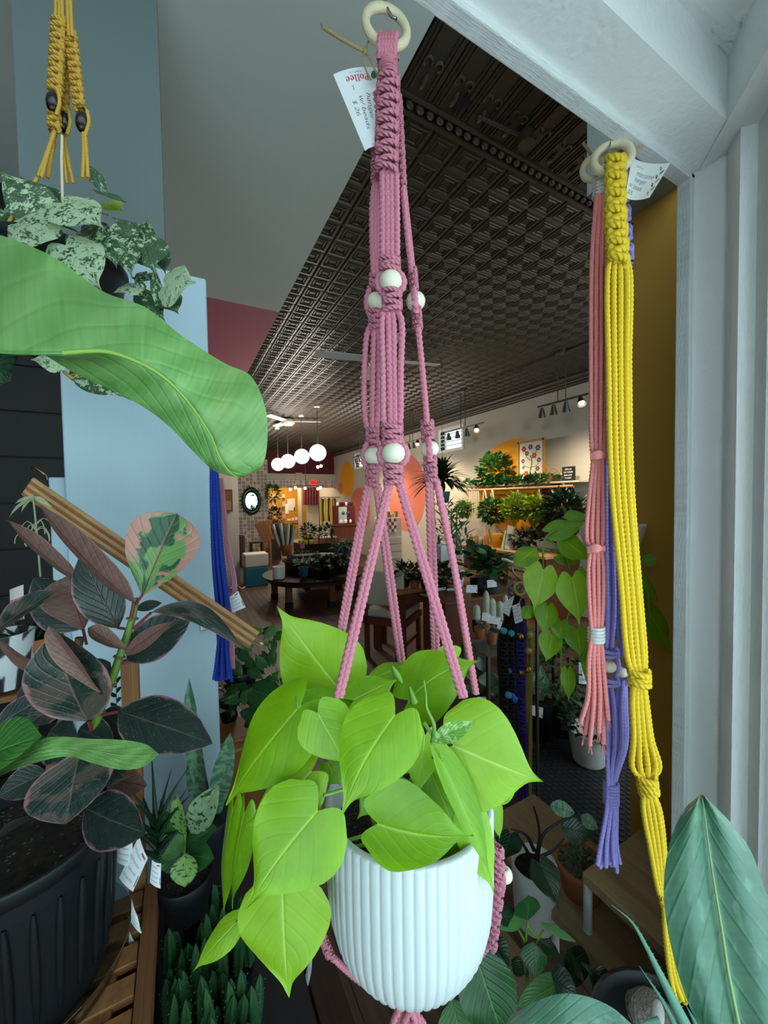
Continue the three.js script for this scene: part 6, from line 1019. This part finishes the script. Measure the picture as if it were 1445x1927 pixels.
  // floor plants below
  const fp = thing('anthurium', 'dark broad-leaved plant in a tagged black pot on the floor', 'potted plant'), fc = A(905, 1304, 2.72); for (const [x, y, w] of [[890, 1258, 34], [920, 1270, 44], [930, 1288, 34], [905, 1240, 26], [882, 1290, 26]]) { const e = A(x, y, 2.65); part(fp, 'leaf', leafGeo(e, e.clone().add(V(rnd(-.03, .05), -.11, .02)), pxm(w, 2.65), D(.2, .5, 1), { shape: 'heart', nu: 6, nv: 8 }), M.dark); part(fp, 'stalk', taper([fc, fc.clone().lerp(e, .6).add(V(0, .03, 0)), e], () => .004, 6, 5), M.stem); } part(fp, 'pot', lathe([[0, -fc.y], [.08, -fc.y], [.1, 0], [.09, 0], [0, -.02]], 18).translate(fc.x, fc.y, fc.z), M.plastic); part(fp, 'tag', card(A(899, 1311, 2.58), A(918, 1312, 2.58), A(917, 1331, 2.58), A(902, 1328, 2.58), 0), M.tag);
  const hp = thing('hoya_pot', 'black pot with striped upright leaves and a white tag on the floor', 'potted plant'), hc = A(1015, 1318, 2.55); for (const [x, y] of [[1005, 1262], [1018, 1250], [1028, 1268], [1012, 1272]]) part(hp, 'leaf', leafGeo(hc, A(x, y, 2.5), .06, D(0, 0, 1), { shape: 'sword', cup: .3, nu: 4, nv: 6 }), M.snake); part(hp, 'pot', lathe([[0, -hc.y], [.07, -hc.y], [.085, 0], [.08, 0], [0, -.02]], 18).translate(hc.x, hc.y, hc.z), M.plastic); part(hp, 'tag', card(A(998, 1326, 2.42), A(1022, 1332, 2.42), A(1021, 1352, 2.42), A(999, 1345, 2.42), 0), M.tag);
}

// ---------------------------------------------------------------- right side: second philodendron, hanger display, floor plants
{
  const d = 1.15, P = (x, y, k = 0) => A(x, y, d + k), t = thing('lime_philodendron', 'lime heart-leaf philodendron hanging behind the salmon and yellow hangers', 'hanging plant'); let i = 0;
  const lf = (bx, by, tx, ty, w, nr, m, k = 0, o = {}) => part(t, 'leaf', leafGeo(P(bx, by, k), P(tx, ty, k - .02), pxm(w, d), D(...nr), { shape: 'heart', nu: 8, nv: 12, cup: -.12, ph: i++, ...o }), M.neon[m]);
  lf(1010, 1032, 968, 1066, 44, [-.2, .7, 1], 1, .02, { shape: 'ovate' }); lf(1034, 1002, 1106, 985, 46, [0, .7, 1], 1, .04); lf(1068, 978, 1108, 968, 38, [0, .6, 1], 1, .06); lf(1062, 1018, 1112, 1058, 56, [.2, .4, 1], 1, .02);
  lf(1022, 1072, 1003, 1152, 62, [-.1, .2, 1], 2, -.05); lf(1076, 1088, 1090, 1178, 66, [.05, .2, 1], 2, -.06); lf(1102, 1075, 1112, 1135, 50, [.3, .3, 1], 1, -.02); lf(1030, 1140, 1020, 1195, 46, [0, .3, 1], 1, .0); lf(1038, 1195, 1026, 1248, 46, [0, .2, 1], 0, .02); lf(1056, 1170, 1050, 1210, 40, [0, .3, 1], 1, .03); lf(1085, 1185, 1092, 1240, 52, [0, .2, 1], 1, .02); lf(1068, 1262, 1070, 1322, 30, [0, .1, 1], 0, .03); lf(1110, 1230, 1105, 1300, 40, [.3, .1, 1], 1, .04); lf(1000, 1140, 985, 1165, 26, [-.3, .4, 1], 1, .03, { shape: 'lance' }); lf(1050, 1045, 1095, 1060, 34, [0, .4, 1], 1, .06); lf(1045, 1090, 1060, 1130, 40, [0, .4, 1], 1, .05);
  lf(1205, 1058, 1242, 1050, 30, [.2, .6, 1], 1, .1, { shape: 'lance' }); lf(1205, 1090, 1240, 1130, 56, [.3, .2, 1], 1, .1); lf(1218, 1150, 1262, 1232, 66, [.3, .1, 1], 1, .06); lf(1200, 1110, 1235, 1180, 40, [.3, .2, 1], 1, .13); lf(1160, 1030, 1180, 1100, 60, [0, .3, 1], 1, .1); lf(1140, 1130, 1150, 1230, 60, [0, .3, 1], 1, .12); lf(1120, 980, 1190, 1010, 60, [0, .6, 1], 1, .12);
  const vines = [[[1140, 960], [1090, 985], [1028, 1010], [1022, 1075]], [[1028, 1012], [1060, 1040], [1076, 1090]], [[1140, 1000], [1060, 1190], [1056, 1300]], [[1150, 990], [1210, 1080], [1225, 1180]], [[1012, 1030], [1026, 1034], [1034, 1036]]];
  for (const v of vines) part(t, 'vine', taper(v.map(([x, y]) => P(x, y, .03)), () => .0028, 12, 6), M.greenStem);
  const c = A(1150, 985, 1.3), pt = thing('hanging_pot', 'white hanging pot mostly hidden behind the salmon hanger', 'pot'); part(pt, 'body', lathe([[0, -.13], [.07, -.13], [.1, -.01], [.1, 0], [.09, 0], [0, -.02]], 24).translate(c.x, c.y, c.z), M.whitePot); part(pt, 'cord', [-.08, .08].map((s) => tube([c.clone().add(V(s, 0, 0)), V(c.x, 2.3, c.z), V(c.x, HC - .01, c.z)], .003, 6, 5)), M.cotton);
}
{ // hanger display: beaded black and violet hangers on a white arm
  const d = 1.75, P = (x, y, k = 0) => A(x, y, d + k), m = (px) => pxm(px, d);
  const ar = thing('hanger_display_stand', 'white metal display stand above the beaded hangers', 'display stand'); part(ar, 'arm', bar(P(948, 1052, -.05), P(1010, 1078, .1), m(11), m(4), V(0, 1, 0), .002), M.white); part(ar, 'post', box(P(1010, 1078, .1).x - .006, P(1010, 1078, .1).x + .006, 0, P(1010, 1078, .1).y, P(1010, 1078, .1).z - .006, P(1010, 1078, .1).z + .006), M.darkMetal); part(ar, 'hook', tube([P(963, 1062), P(966, 1078), P(974, 1086), P(980, 1090)], .004, 10, 6), M.steel);
  const rg = [[978, 1108, 11, 0xb59a5e], [971, 1102, 12, 0x8a5a78], [985, 1112, 12, 0x9a8a60], [968, 1112, 11, 0x2f5a9a], [990, 1100, 10, 0xb77a90]];
  const specs = [['black macrame hanger with turquoise beads on the display arm', M.blackYarn, 948, 966, 1440, [[948, 1187], [962, 1192], [946, 1388, .9], [956, 1308]], 0x3aa0b4], ['black macrame hanger with royal blue beads on the display arm', M.blackYarn, 960, 972, 1470, [[943, 1256], [957, 1262], [963, 1310], [968, 1316]], 0x1f5fc0], ['violet macrame hanger with gold beads on the display arm', M.violet, 980, 986, 1560, [[979, 1198], [980, 1265], [993, 1260], [972, 1522], [984, 1522]], 0xa8893a], ['olive macrame hanger at the right of the display arm', M.oliveYarn, 992, 990, 1500, [[994, 1225], [997, 1195]], 0xb59a5a], ['pink beaded macrame hanger behind the black ones', M.pinkYarn, 970, 970, 1330, [[969, 1200], [972, 1280], [969, 1335]], 0xc77fa6]];
  specs.forEach(([label, mt, x0, x1, yb, beads, bc], i) => {
    const t = thing('macrame_hanger', label, 'macrame hanger'), cs = [], [rx, ry, rr, rc] = rg[i], k = i * .02 - .02; part(t, 'ring', ring(P(rx, ry, k), m(rr), m(2.6), D(.2 - i * .1, .2, 1)), std(rc, .4));
    const n = i === 4 ? 3 : 6; for (let j = 0; j < n; j++) { const f = j / (n - 1) - .5; cs.push(cord([P(rx, ry + rr, k), P(mix(rx, x0, .5) + f * 8, 1150, k), P(x0 + f * 16, 1200, k + (j % 2) * .012), P(x0 + f * 13, 1300, k), P(mix(x0, x1, .5) + f * 15, 1400, k + (j % 2) * .01), P(x1 + f * 14, yb, k)], m(i === 4 ? 1.8 : 2.8), 'twist')); }
    part(t, 'cords', cs, mt); if (i < 3) part(t, 'knots', [sinnet(P(x0 - 2, 1205, k - .012), P(x0, 1290, k - .012), m(6), 12, m(2.6), R1, FR), sinnet(P(x0 - 1, 1310, k - .012), P(x0 + 2, 1380, k - .012), m(5.5), 10, m(2.6), R1, FR)], mt);
    const bm = std(bc, .3, { metalness: i === 2 ? .8 : 0 }); for (const [x, y] of beads) part(t, 'bead', bead(P(x, y, k - .02), m(6.2), V(0, 1, 0), 1.05), bm); if (i === 2) for (const [x, y] of [[959, 1523], [964, 1532], [960, 1541], [972, 1531], [979, 1530], [986, 1532], [978, 1540]]) part(t, 'bead', bead(P(x, y, k - .02), m(4.2)), bm);
  });
  for (const [i, q4, l] of [[0, [[948, 1134], [968, 1120], [958, 1160], [943, 1150]], 'curled pale tag under the display arm rings, left'], [1, [[963, 1140], [978, 1134], [984, 1168], [969, 1174]], 'white barcode tag under the display arm rings']]) { const o = thing('price_tag', l, 'price tag'); part(o, 'paper', card(...q4.map(([x, y]) => P(x, y, -.07)), .003), M.tag); }
  const sm2 = thing('creeping_fig', 'small-leaved green plant behind the lime philodendron', 'potted plant'); stuff(part(sm2, 'foliage', foliage(A(1062, 1265, 2.6), .18, .27, .18, 380, .045, .04), M.green)); part(sm2, 'pot', lathe([[0, -A(1060, 1330, 2.6).y], [.09, -A(1060, 1330, 2.6).y], [.12, 0], [0, 0]], 16).translate(...A(1060, 1330, 2.6).toArray()), M.plastic);
  const wp = A(1108, 1372, 2.3), hp = thing('white_basket_pot', 'white round pot with dark small-leaved plant above the rubber mat', 'potted plant'); part(hp, 'pot', lathe([[0, -wp.y], [.07, -wp.y], [.088, -wp.y + .02], [.118, 0], [.11, 0], [0, -.02]], 28).translate(wp.x, wp.y, wp.z), M.whitePot); stuff(part(hp, 'foliage', foliage(wp.clone().add(V(0, .05, 0)), .15, .1, .15, 260, .04, .028), M.dark));
  for (const [x, y, l] of [[1098, 1268, 'white tag sheet behind the salmon tassel']]) single('paper_tag', l, 'tag', card(A(x - 9, y - 22, 2.45), A(x + 9, y - 20, 2.45), A(x + 9, y + 18, 2.45), A(x - 9, y + 18, 2.45), .01), M.tag);
}
{ // rubber mat with raised coins
  const a = onY(975, 1424, 0), z0 = a.z, t = thing('floor_mat', 'black rubber floor mat with raised coin pattern', 'mat'); part(t, 'sheet', box(a.x - .35, a.x + 1.5, 0.001, .008, z0, FRONT - .02, .002), std(0x26282b, .55));
  const g = new THREE.CylinderGeometry(.012, .013, .004, 14), sp = []; for (let x = a.x - .33, r = 0; x < a.x + 1.48; x += .032, r++) for (let z = z0 + .02; z < FRONT - .04; z += .036) sp.push([x, z + (r % 2) * .018]);
  const im = new THREE.InstancedMesh(g, std(0x303338, .4), sp.length), mm = new THREE.Matrix4(); sp.forEach(([x, z], i) => im.setMatrixAt(i, mm.makeTranslation(x, .0095, z))); im.name = 'coins'; im.castShadow = im.receiveShadow = true; stuff(im); t.add(im);
}
{ // stepped plant stand, lower right
  const y0 = .45, e = onY(1050, 1725, y0), X = e.x, s = thing('plant_stand', 'stepped wooden plant stand with white posts, lower right', 'plant stand'), y1 = .62, up = onY(1095, 1640, y1);
  part(s, 'shelf', box(X, X + .3, y0 - .03, y0, -1.02, -.36, .004), M.shelfWood); part(s, 'shelf', box(up.x, up.x + .3, y1 - .03, y1, up.z, -.36, .004), M.shelfWood); part(s, 'shelf', box(X - .24, X - .02, .22, .25, -.86, -.4, .004), M.shelfWood);
  const pw = std(0xc9ccca, .5); for (const [px, py, h0, h1, d] of [[1106, 1752, y0, y1 - .03, 0], [1045, 1790, .25, y0 - .03, 0], [1030, 1720, .25, y0 - .03, 0]]) { const q = onY(px, py, h0); part(s, 'post', new THREE.CylinderGeometry(.011, .011, h1 - h0, 14).translate(q.x, (h0 + h1) / 2, q.z), pw); } for (const z of [-.8, -.45]) part(s, 'post', new THREE.CylinderGeometry(.011, .011, .22, 14).translate(X - .1, .11, z), pw);
  for (const z of [-.98, -.4]) part(s, 'post', new THREE.CylinderGeometry(.011, .011, y0 - .03, 14).translate(X + .27, (y0 - .03) / 2, z), pw);
  const lf = (t, bx, by, bd, tx, ty, td, w, nr, m, o = {}) => part(t, 'leaf', leafGeo(A(bx, by, bd), A(tx, ty, td), pxm(w, (bd + td) / 2), D(...nr), { nu: 8, nv: 10, ...o }), m);
  // terracotta bowl of succulents
  const tc = A(1093, 1620, 1.12); tp('terracotta_pot', 'terracotta bowl of tiny succulents on the stepped stand', tc, .068, .095, M.terra, { prof: [[0, -.095], [.05, -.095], [.062, -.02], [.068, -.018], [.068, 0], [.062, 0], [.06, -.012], [0, -.012]] });
  const sc = thing('succulent_bed', 'tiny green rosettes filling the terracotta bowl', 'plant'); stuff(part(sc, 'foliage', foliage(tc.clone().add(V(0, -.005, 0)), .055, .012, .055, 420, .014, .008, { hollow: 0 }), M.grey2));
  // white cylinder with dark stems
  const wc = A(1005, 1622, 1.12), wp = thing('dark_alocasia', 'dark-stemmed plant with drooping leaves in a white pot, lower right', 'potted plant'); part(wp, 'pot', lathe([[0, -.17], [.055, -.17], [.064, 0], [.06, 0], [.056, -.03], [0, -.03]], 28).translate(wc.x, wc.y, wc.z), M.whitePot); part(wp, 'soil', new THREE.CylinderGeometry(.055, .055, .008, 20).translate(wc.x, wc.y - .028, wc.z), M.soil);
  for (const v of [[[1005, 1625], [1015, 1580], [1012, 1545], [1004, 1518]], [[1010, 1620], [1022, 1570], [1050, 1548], [1090, 1532]], [[1002, 1620], [985, 1590], [968, 1562]], [[1012, 1615], [1040, 1600], [1062, 1578]], [[1005, 1600], [990, 1572], [962, 1560]]]) part(wp, 'stem', taper(v.map(([x, y]) => A(x, y, 1.1)), (q) => mix(.006, .0025, q), 10, 6), std(0x1a1513, .5));
  lf(wp, 1035, 1515, 1.1, 1082, 1530, 1.08, 26, [0, .7, 1], M.snake); lf(wp, 1092, 1535, 1.1, 1125, 1560, 1.08, 24, [.2, .6, 1], M.snake); lf(wp, 1055, 1555, 1.12, 1112, 1568, 1.1, 46, [0, .7, 1], M.dark); lf(wp, 1015, 1625, 1.05, 1052, 1712, .98, 56, [.1, .4, 1], M.dark, { shape: 'heart' }); lf(wp, 960, 1570, 1.1, 945, 1620, 1.1, 50, [0, .3, 1], M.dark, { shape: 'heart' });
  // peperomia, front bottom
  const pp = thing('peperomia', 'glossy dark round-leaved plant at the bottom centre right', 'plant'), G = (x, y, d) => A(900 + x / 4.817, 1640 + y / 4.817, d), g = (bx, by, tx, ty, w, nr, m = M.dark, o = {}) => part(pp, 'leaf', leafGeo(G(bx, by, .86), G(tx, ty, .83), pxm(w / 4.817, .85), D(...nr), { nu: 8, nv: 10, sag: .05, cup: -.15, ...o }), m);
  g(440, 440, 450, 215, 240, [0, .5, 1], M.green); g(420, 430, 150, 490, 120, [-.1, .7, 1], M.green2); g(350, 400, 155, 400, 150, [-.1, .7, 1], M.dark); g(570, 470, 890, 640, 70, [.3, .7, 1], M.green2, { shape: 'lance' }); g(500, 640, 520, 950, 235, [0, .6, 1], M.green); g(560, 640, 735, 750, 110, [.2, .7, 1], M.dark); g(740, 870, 760, 715, 95, [.2, .3, 1], M.dark); g(640, 960, 900, 1110, 240, [.1, .6, 1], M.dark); g(780, 960, 350, 1230, 190, [-.1, .7, 1], M.green2); g(100, 640, 280, 860, 240, [-.2, .5, 1], M.dark); g(60, 800, 260, 1070, 140, [-.2, .3, 1], M.dark); g(340, 1290, 295, 1120, 60, [0, .2, 1], M.grey2, { shape: 'lance' }); g(1000, 900, 1280, 1180, 230, [.1, .6, 1], M.dark); g(930, 820, 1200, 1040, 50, [.3, .4, 1], M.dark, { shape: 'lance' }); g(300, 800, 420, 930, 130, [0, .6, 1], M.dark); g(200, 950, 330, 1250, 220, [0, .3, 1], M.dark); g(950, 1000, 800, 690, 60, [0, .4, 1], M.dark, { shape: 'lance' });
  lf(pp, 890, 1780, .8, 950, 1960, .74, 110, [-.1, .4, 1], M.green, { shape: 'ovate' }); lf(pp, 850, 1880, .8, 880, 2000, .76, 80, [-.1, .4, 1], M.green2); lf(pp, 1060, 1800, .9, 1110, 1830, .9, 60, [0, .5, 1], M.dark); lf(pp, 1120, 1880, .8, 1180, 1960, .8, 100, [0, .5, 1], M.dark);
  for (const v of [[[450, 430], [435, 560], [430, 640]], [[590, 530], [540, 620], [500, 760]], [[440, 480], [540, 600], [640, 640]], [[360, 520], [420, 640], [430, 760]]]) part(pp, 'stem', taper(v.map(([x, y]) => G(x, y, .87)), () => .0026, 8, 6), M.stem); part(pp, 'stem', taper([G(430, 640, .87), G(440, 900, .9), G(430, 1500, .95)], () => .004, 8, 6), M.stem);
  const pc = A(985, 1985, .95); tp('nursery_pot', 'black pot under the glossy round-leaved plant', pc, .09, .14, M.plastic);
}
{ // bird of paradise leaves and aloe in the bay
  const t = thing('bird_of_paradise', 'large grey-green paddle leaf plant in the bottom right corner', 'plant'), Q = (x, y, d) => A(x, y, d);
  const rows = [[[1312, 1500], [1320, 1494], [1330, 1502]], [[1288, 1522], [1325, 1525], [1372, 1545]], [[1262, 1580], [1333, 1590], [1412, 1600]], [[1249, 1660], [1345, 1670], [1440, 1675]], [[1254, 1735], [1358, 1750], [1475, 1755]], [[1275, 1830], [1372, 1840], [1495, 1845]], [[1300, 1900], [1390, 1930], [1505, 1930]], [[1345, 1990], [1405, 2020], [1490, 2010]]];
  part(t, 'blade', loft(rows.map((r, i) => { const [a, b, c] = r, d = .43 - i * .008; return [Q(...a, d + .004), Q((a[0] + b[0]) / 2, (a[1] + b[1]) / 2, d - .006), Q(...b, d + .004), Q((c[0] + b[0]) / 2, (c[1] + b[1]) / 2, d - .004), Q(...c, d + .012)]; }), 50, 20), M.bop); part(t, 'midrib', taper(rows.map((r, i) => Q(...r[1], .43 - i * .008 + .0005)), (q) => mix(.0004, .002, q), 40, 6), std(0x8fae6a, .45));
  part(t, 'dry_tip', leafGeo(Q(1322, 1508, .429), Q(1318, 1495, .428), .008, D(0, .2, 1), { nu: 4, nv: 4 }), std(0x5a4030, .9, { side: THREE.DoubleSide }), 'brown dried tip');
  const r2 = [[[960, 1912], [940, 1960], [930, 2030]], [[1010, 1884], [1005, 1950], [1000, 2040]], [[1055, 1870], [1060, 1950], [1060, 2050]], [[1100, 1874], [1110, 1960], [1115, 2050]], [[1150, 1895], [1155, 1970], [1160, 2050]], [[1192, 1930], [1195, 1985], [1195, 2050]]];
  part(t, 'blade', loft(r2.map((r, i) => r.map(([x, y], j) => Q(x, y, .40 - j * .02 + Math.abs(i - 2.5) * .004))), 30, 12), M.bop);
  part(t, 'folded_blade', loft([[[1308, 1885], [1316, 1880], [1312, 1890]], [[1325, 1920], [1338, 1900], [1330, 1930]], [[1330, 1990], [1370, 1960], [1350, 2000]]].map((r) => r.map(([x, y]) => Q(x, y, .46))), 8, 4), M.bigLeaf); part(t, 'stalk', taper([Q(1400, 1990, .38), Q(1395, 2200, .40), Q(1380, 2500, .42)], () => .006, 6, 7), M.greenStem);
  const a = thing('aloe', 'slender toothed aloe leaves before the ochre wall', 'plant'), al = (pts, r, n) => { const P = pts.map(([x, y]) => A(x, y, .62)); part(a, 'leaf', taper(P, (q) => Math.max(.0006, r * q), 24, 7), M.aloe); const c = new THREE.CatmullRomCurve3(P, false, 'centripetal'); for (let i = 0; i < n; i++) { const q = .12 + i / n * .7, p = c.getPointAt(q), tn = c.getTangentAt(q), s = tn.clone().cross(cF).normalize(); if (s.dot(cR) < 0) s.negate(); part(a, 'tooth', new THREE.ConeGeometry(.0011, .0035, 5).applyQuaternion(new THREE.Quaternion().setFromUnitVectors(V(0, 1, 0), s)).translate(...p.addScaledVector(s, r * q + .0008).toArray()), M.aloe); } };
  al([[1151, 1703], [1188, 1734], [1215, 1780], [1240, 1830], [1270, 1890], [1305, 1960]], .0105, 15); al([[1203, 1818], [1225, 1850], [1250, 1890], [1285, 1960]], .006, 8); al([[1290, 1890], [1310, 1930], [1330, 1990]], .009, 0); al([[1240, 1920], [1215, 1924], [1200, 1930]].reverse(), .005, 0);
  const rk = A(1235, 1918, .72), st = thing('rough_stone', 'pale pitted stone beside the aloe at the bottom edge', 'stone'); const ig = new THREE.IcosahedronGeometry(.05, 4), pp = ig.attributes.position; for (let i = 0; i < pp.count; i++) { const v = V(pp.getX(i), pp.getY(i), pp.getZ(i)), n = 1 + .35 * (fbm((v.x + .1) * 5, (v.y + .1) * 5, 4, 4, 5, 3) - .5) + .25 * (fbm((v.z + .1) * 5, (v.y + .1) * 5, 4, 4, 8, 3) - .5); pp.setXYZ(i, v.x * n, v.y * n * .9, v.z * n); } ig.computeVertexNormals(); part(st, 'rock', ig.translate(rk.x, rk.y - .02, rk.z), std(0x8f8780, .95, { bumpMap: noiseBump, bumpScale: .01 }));
  const wq = thing('ceramic_shard', 'smooth pale blue-white ceramic piece on the stone', 'ceramic'); part(wq, 'shard', new THREE.SphereGeometry(.012, 14, 10).scale(.8, 2, .8).translate(...A(1238, 1908, .66).toArray()), M.whitePot);
  const bs = thing('stone_pedestal', 'dark planter tub under the aloe', 'planter'); const bc = A(1270, 1990, .66); part(bs, 'tub', lathe([[0, -.3], [.1, -.3], [.13, 0], [.12, 0], [.115, -.02], [0, -.02]], 28).translate(bc.x, bc.y + .0, bc.z), M.plastic);
}

settle();
renderer.render(scene, camera);
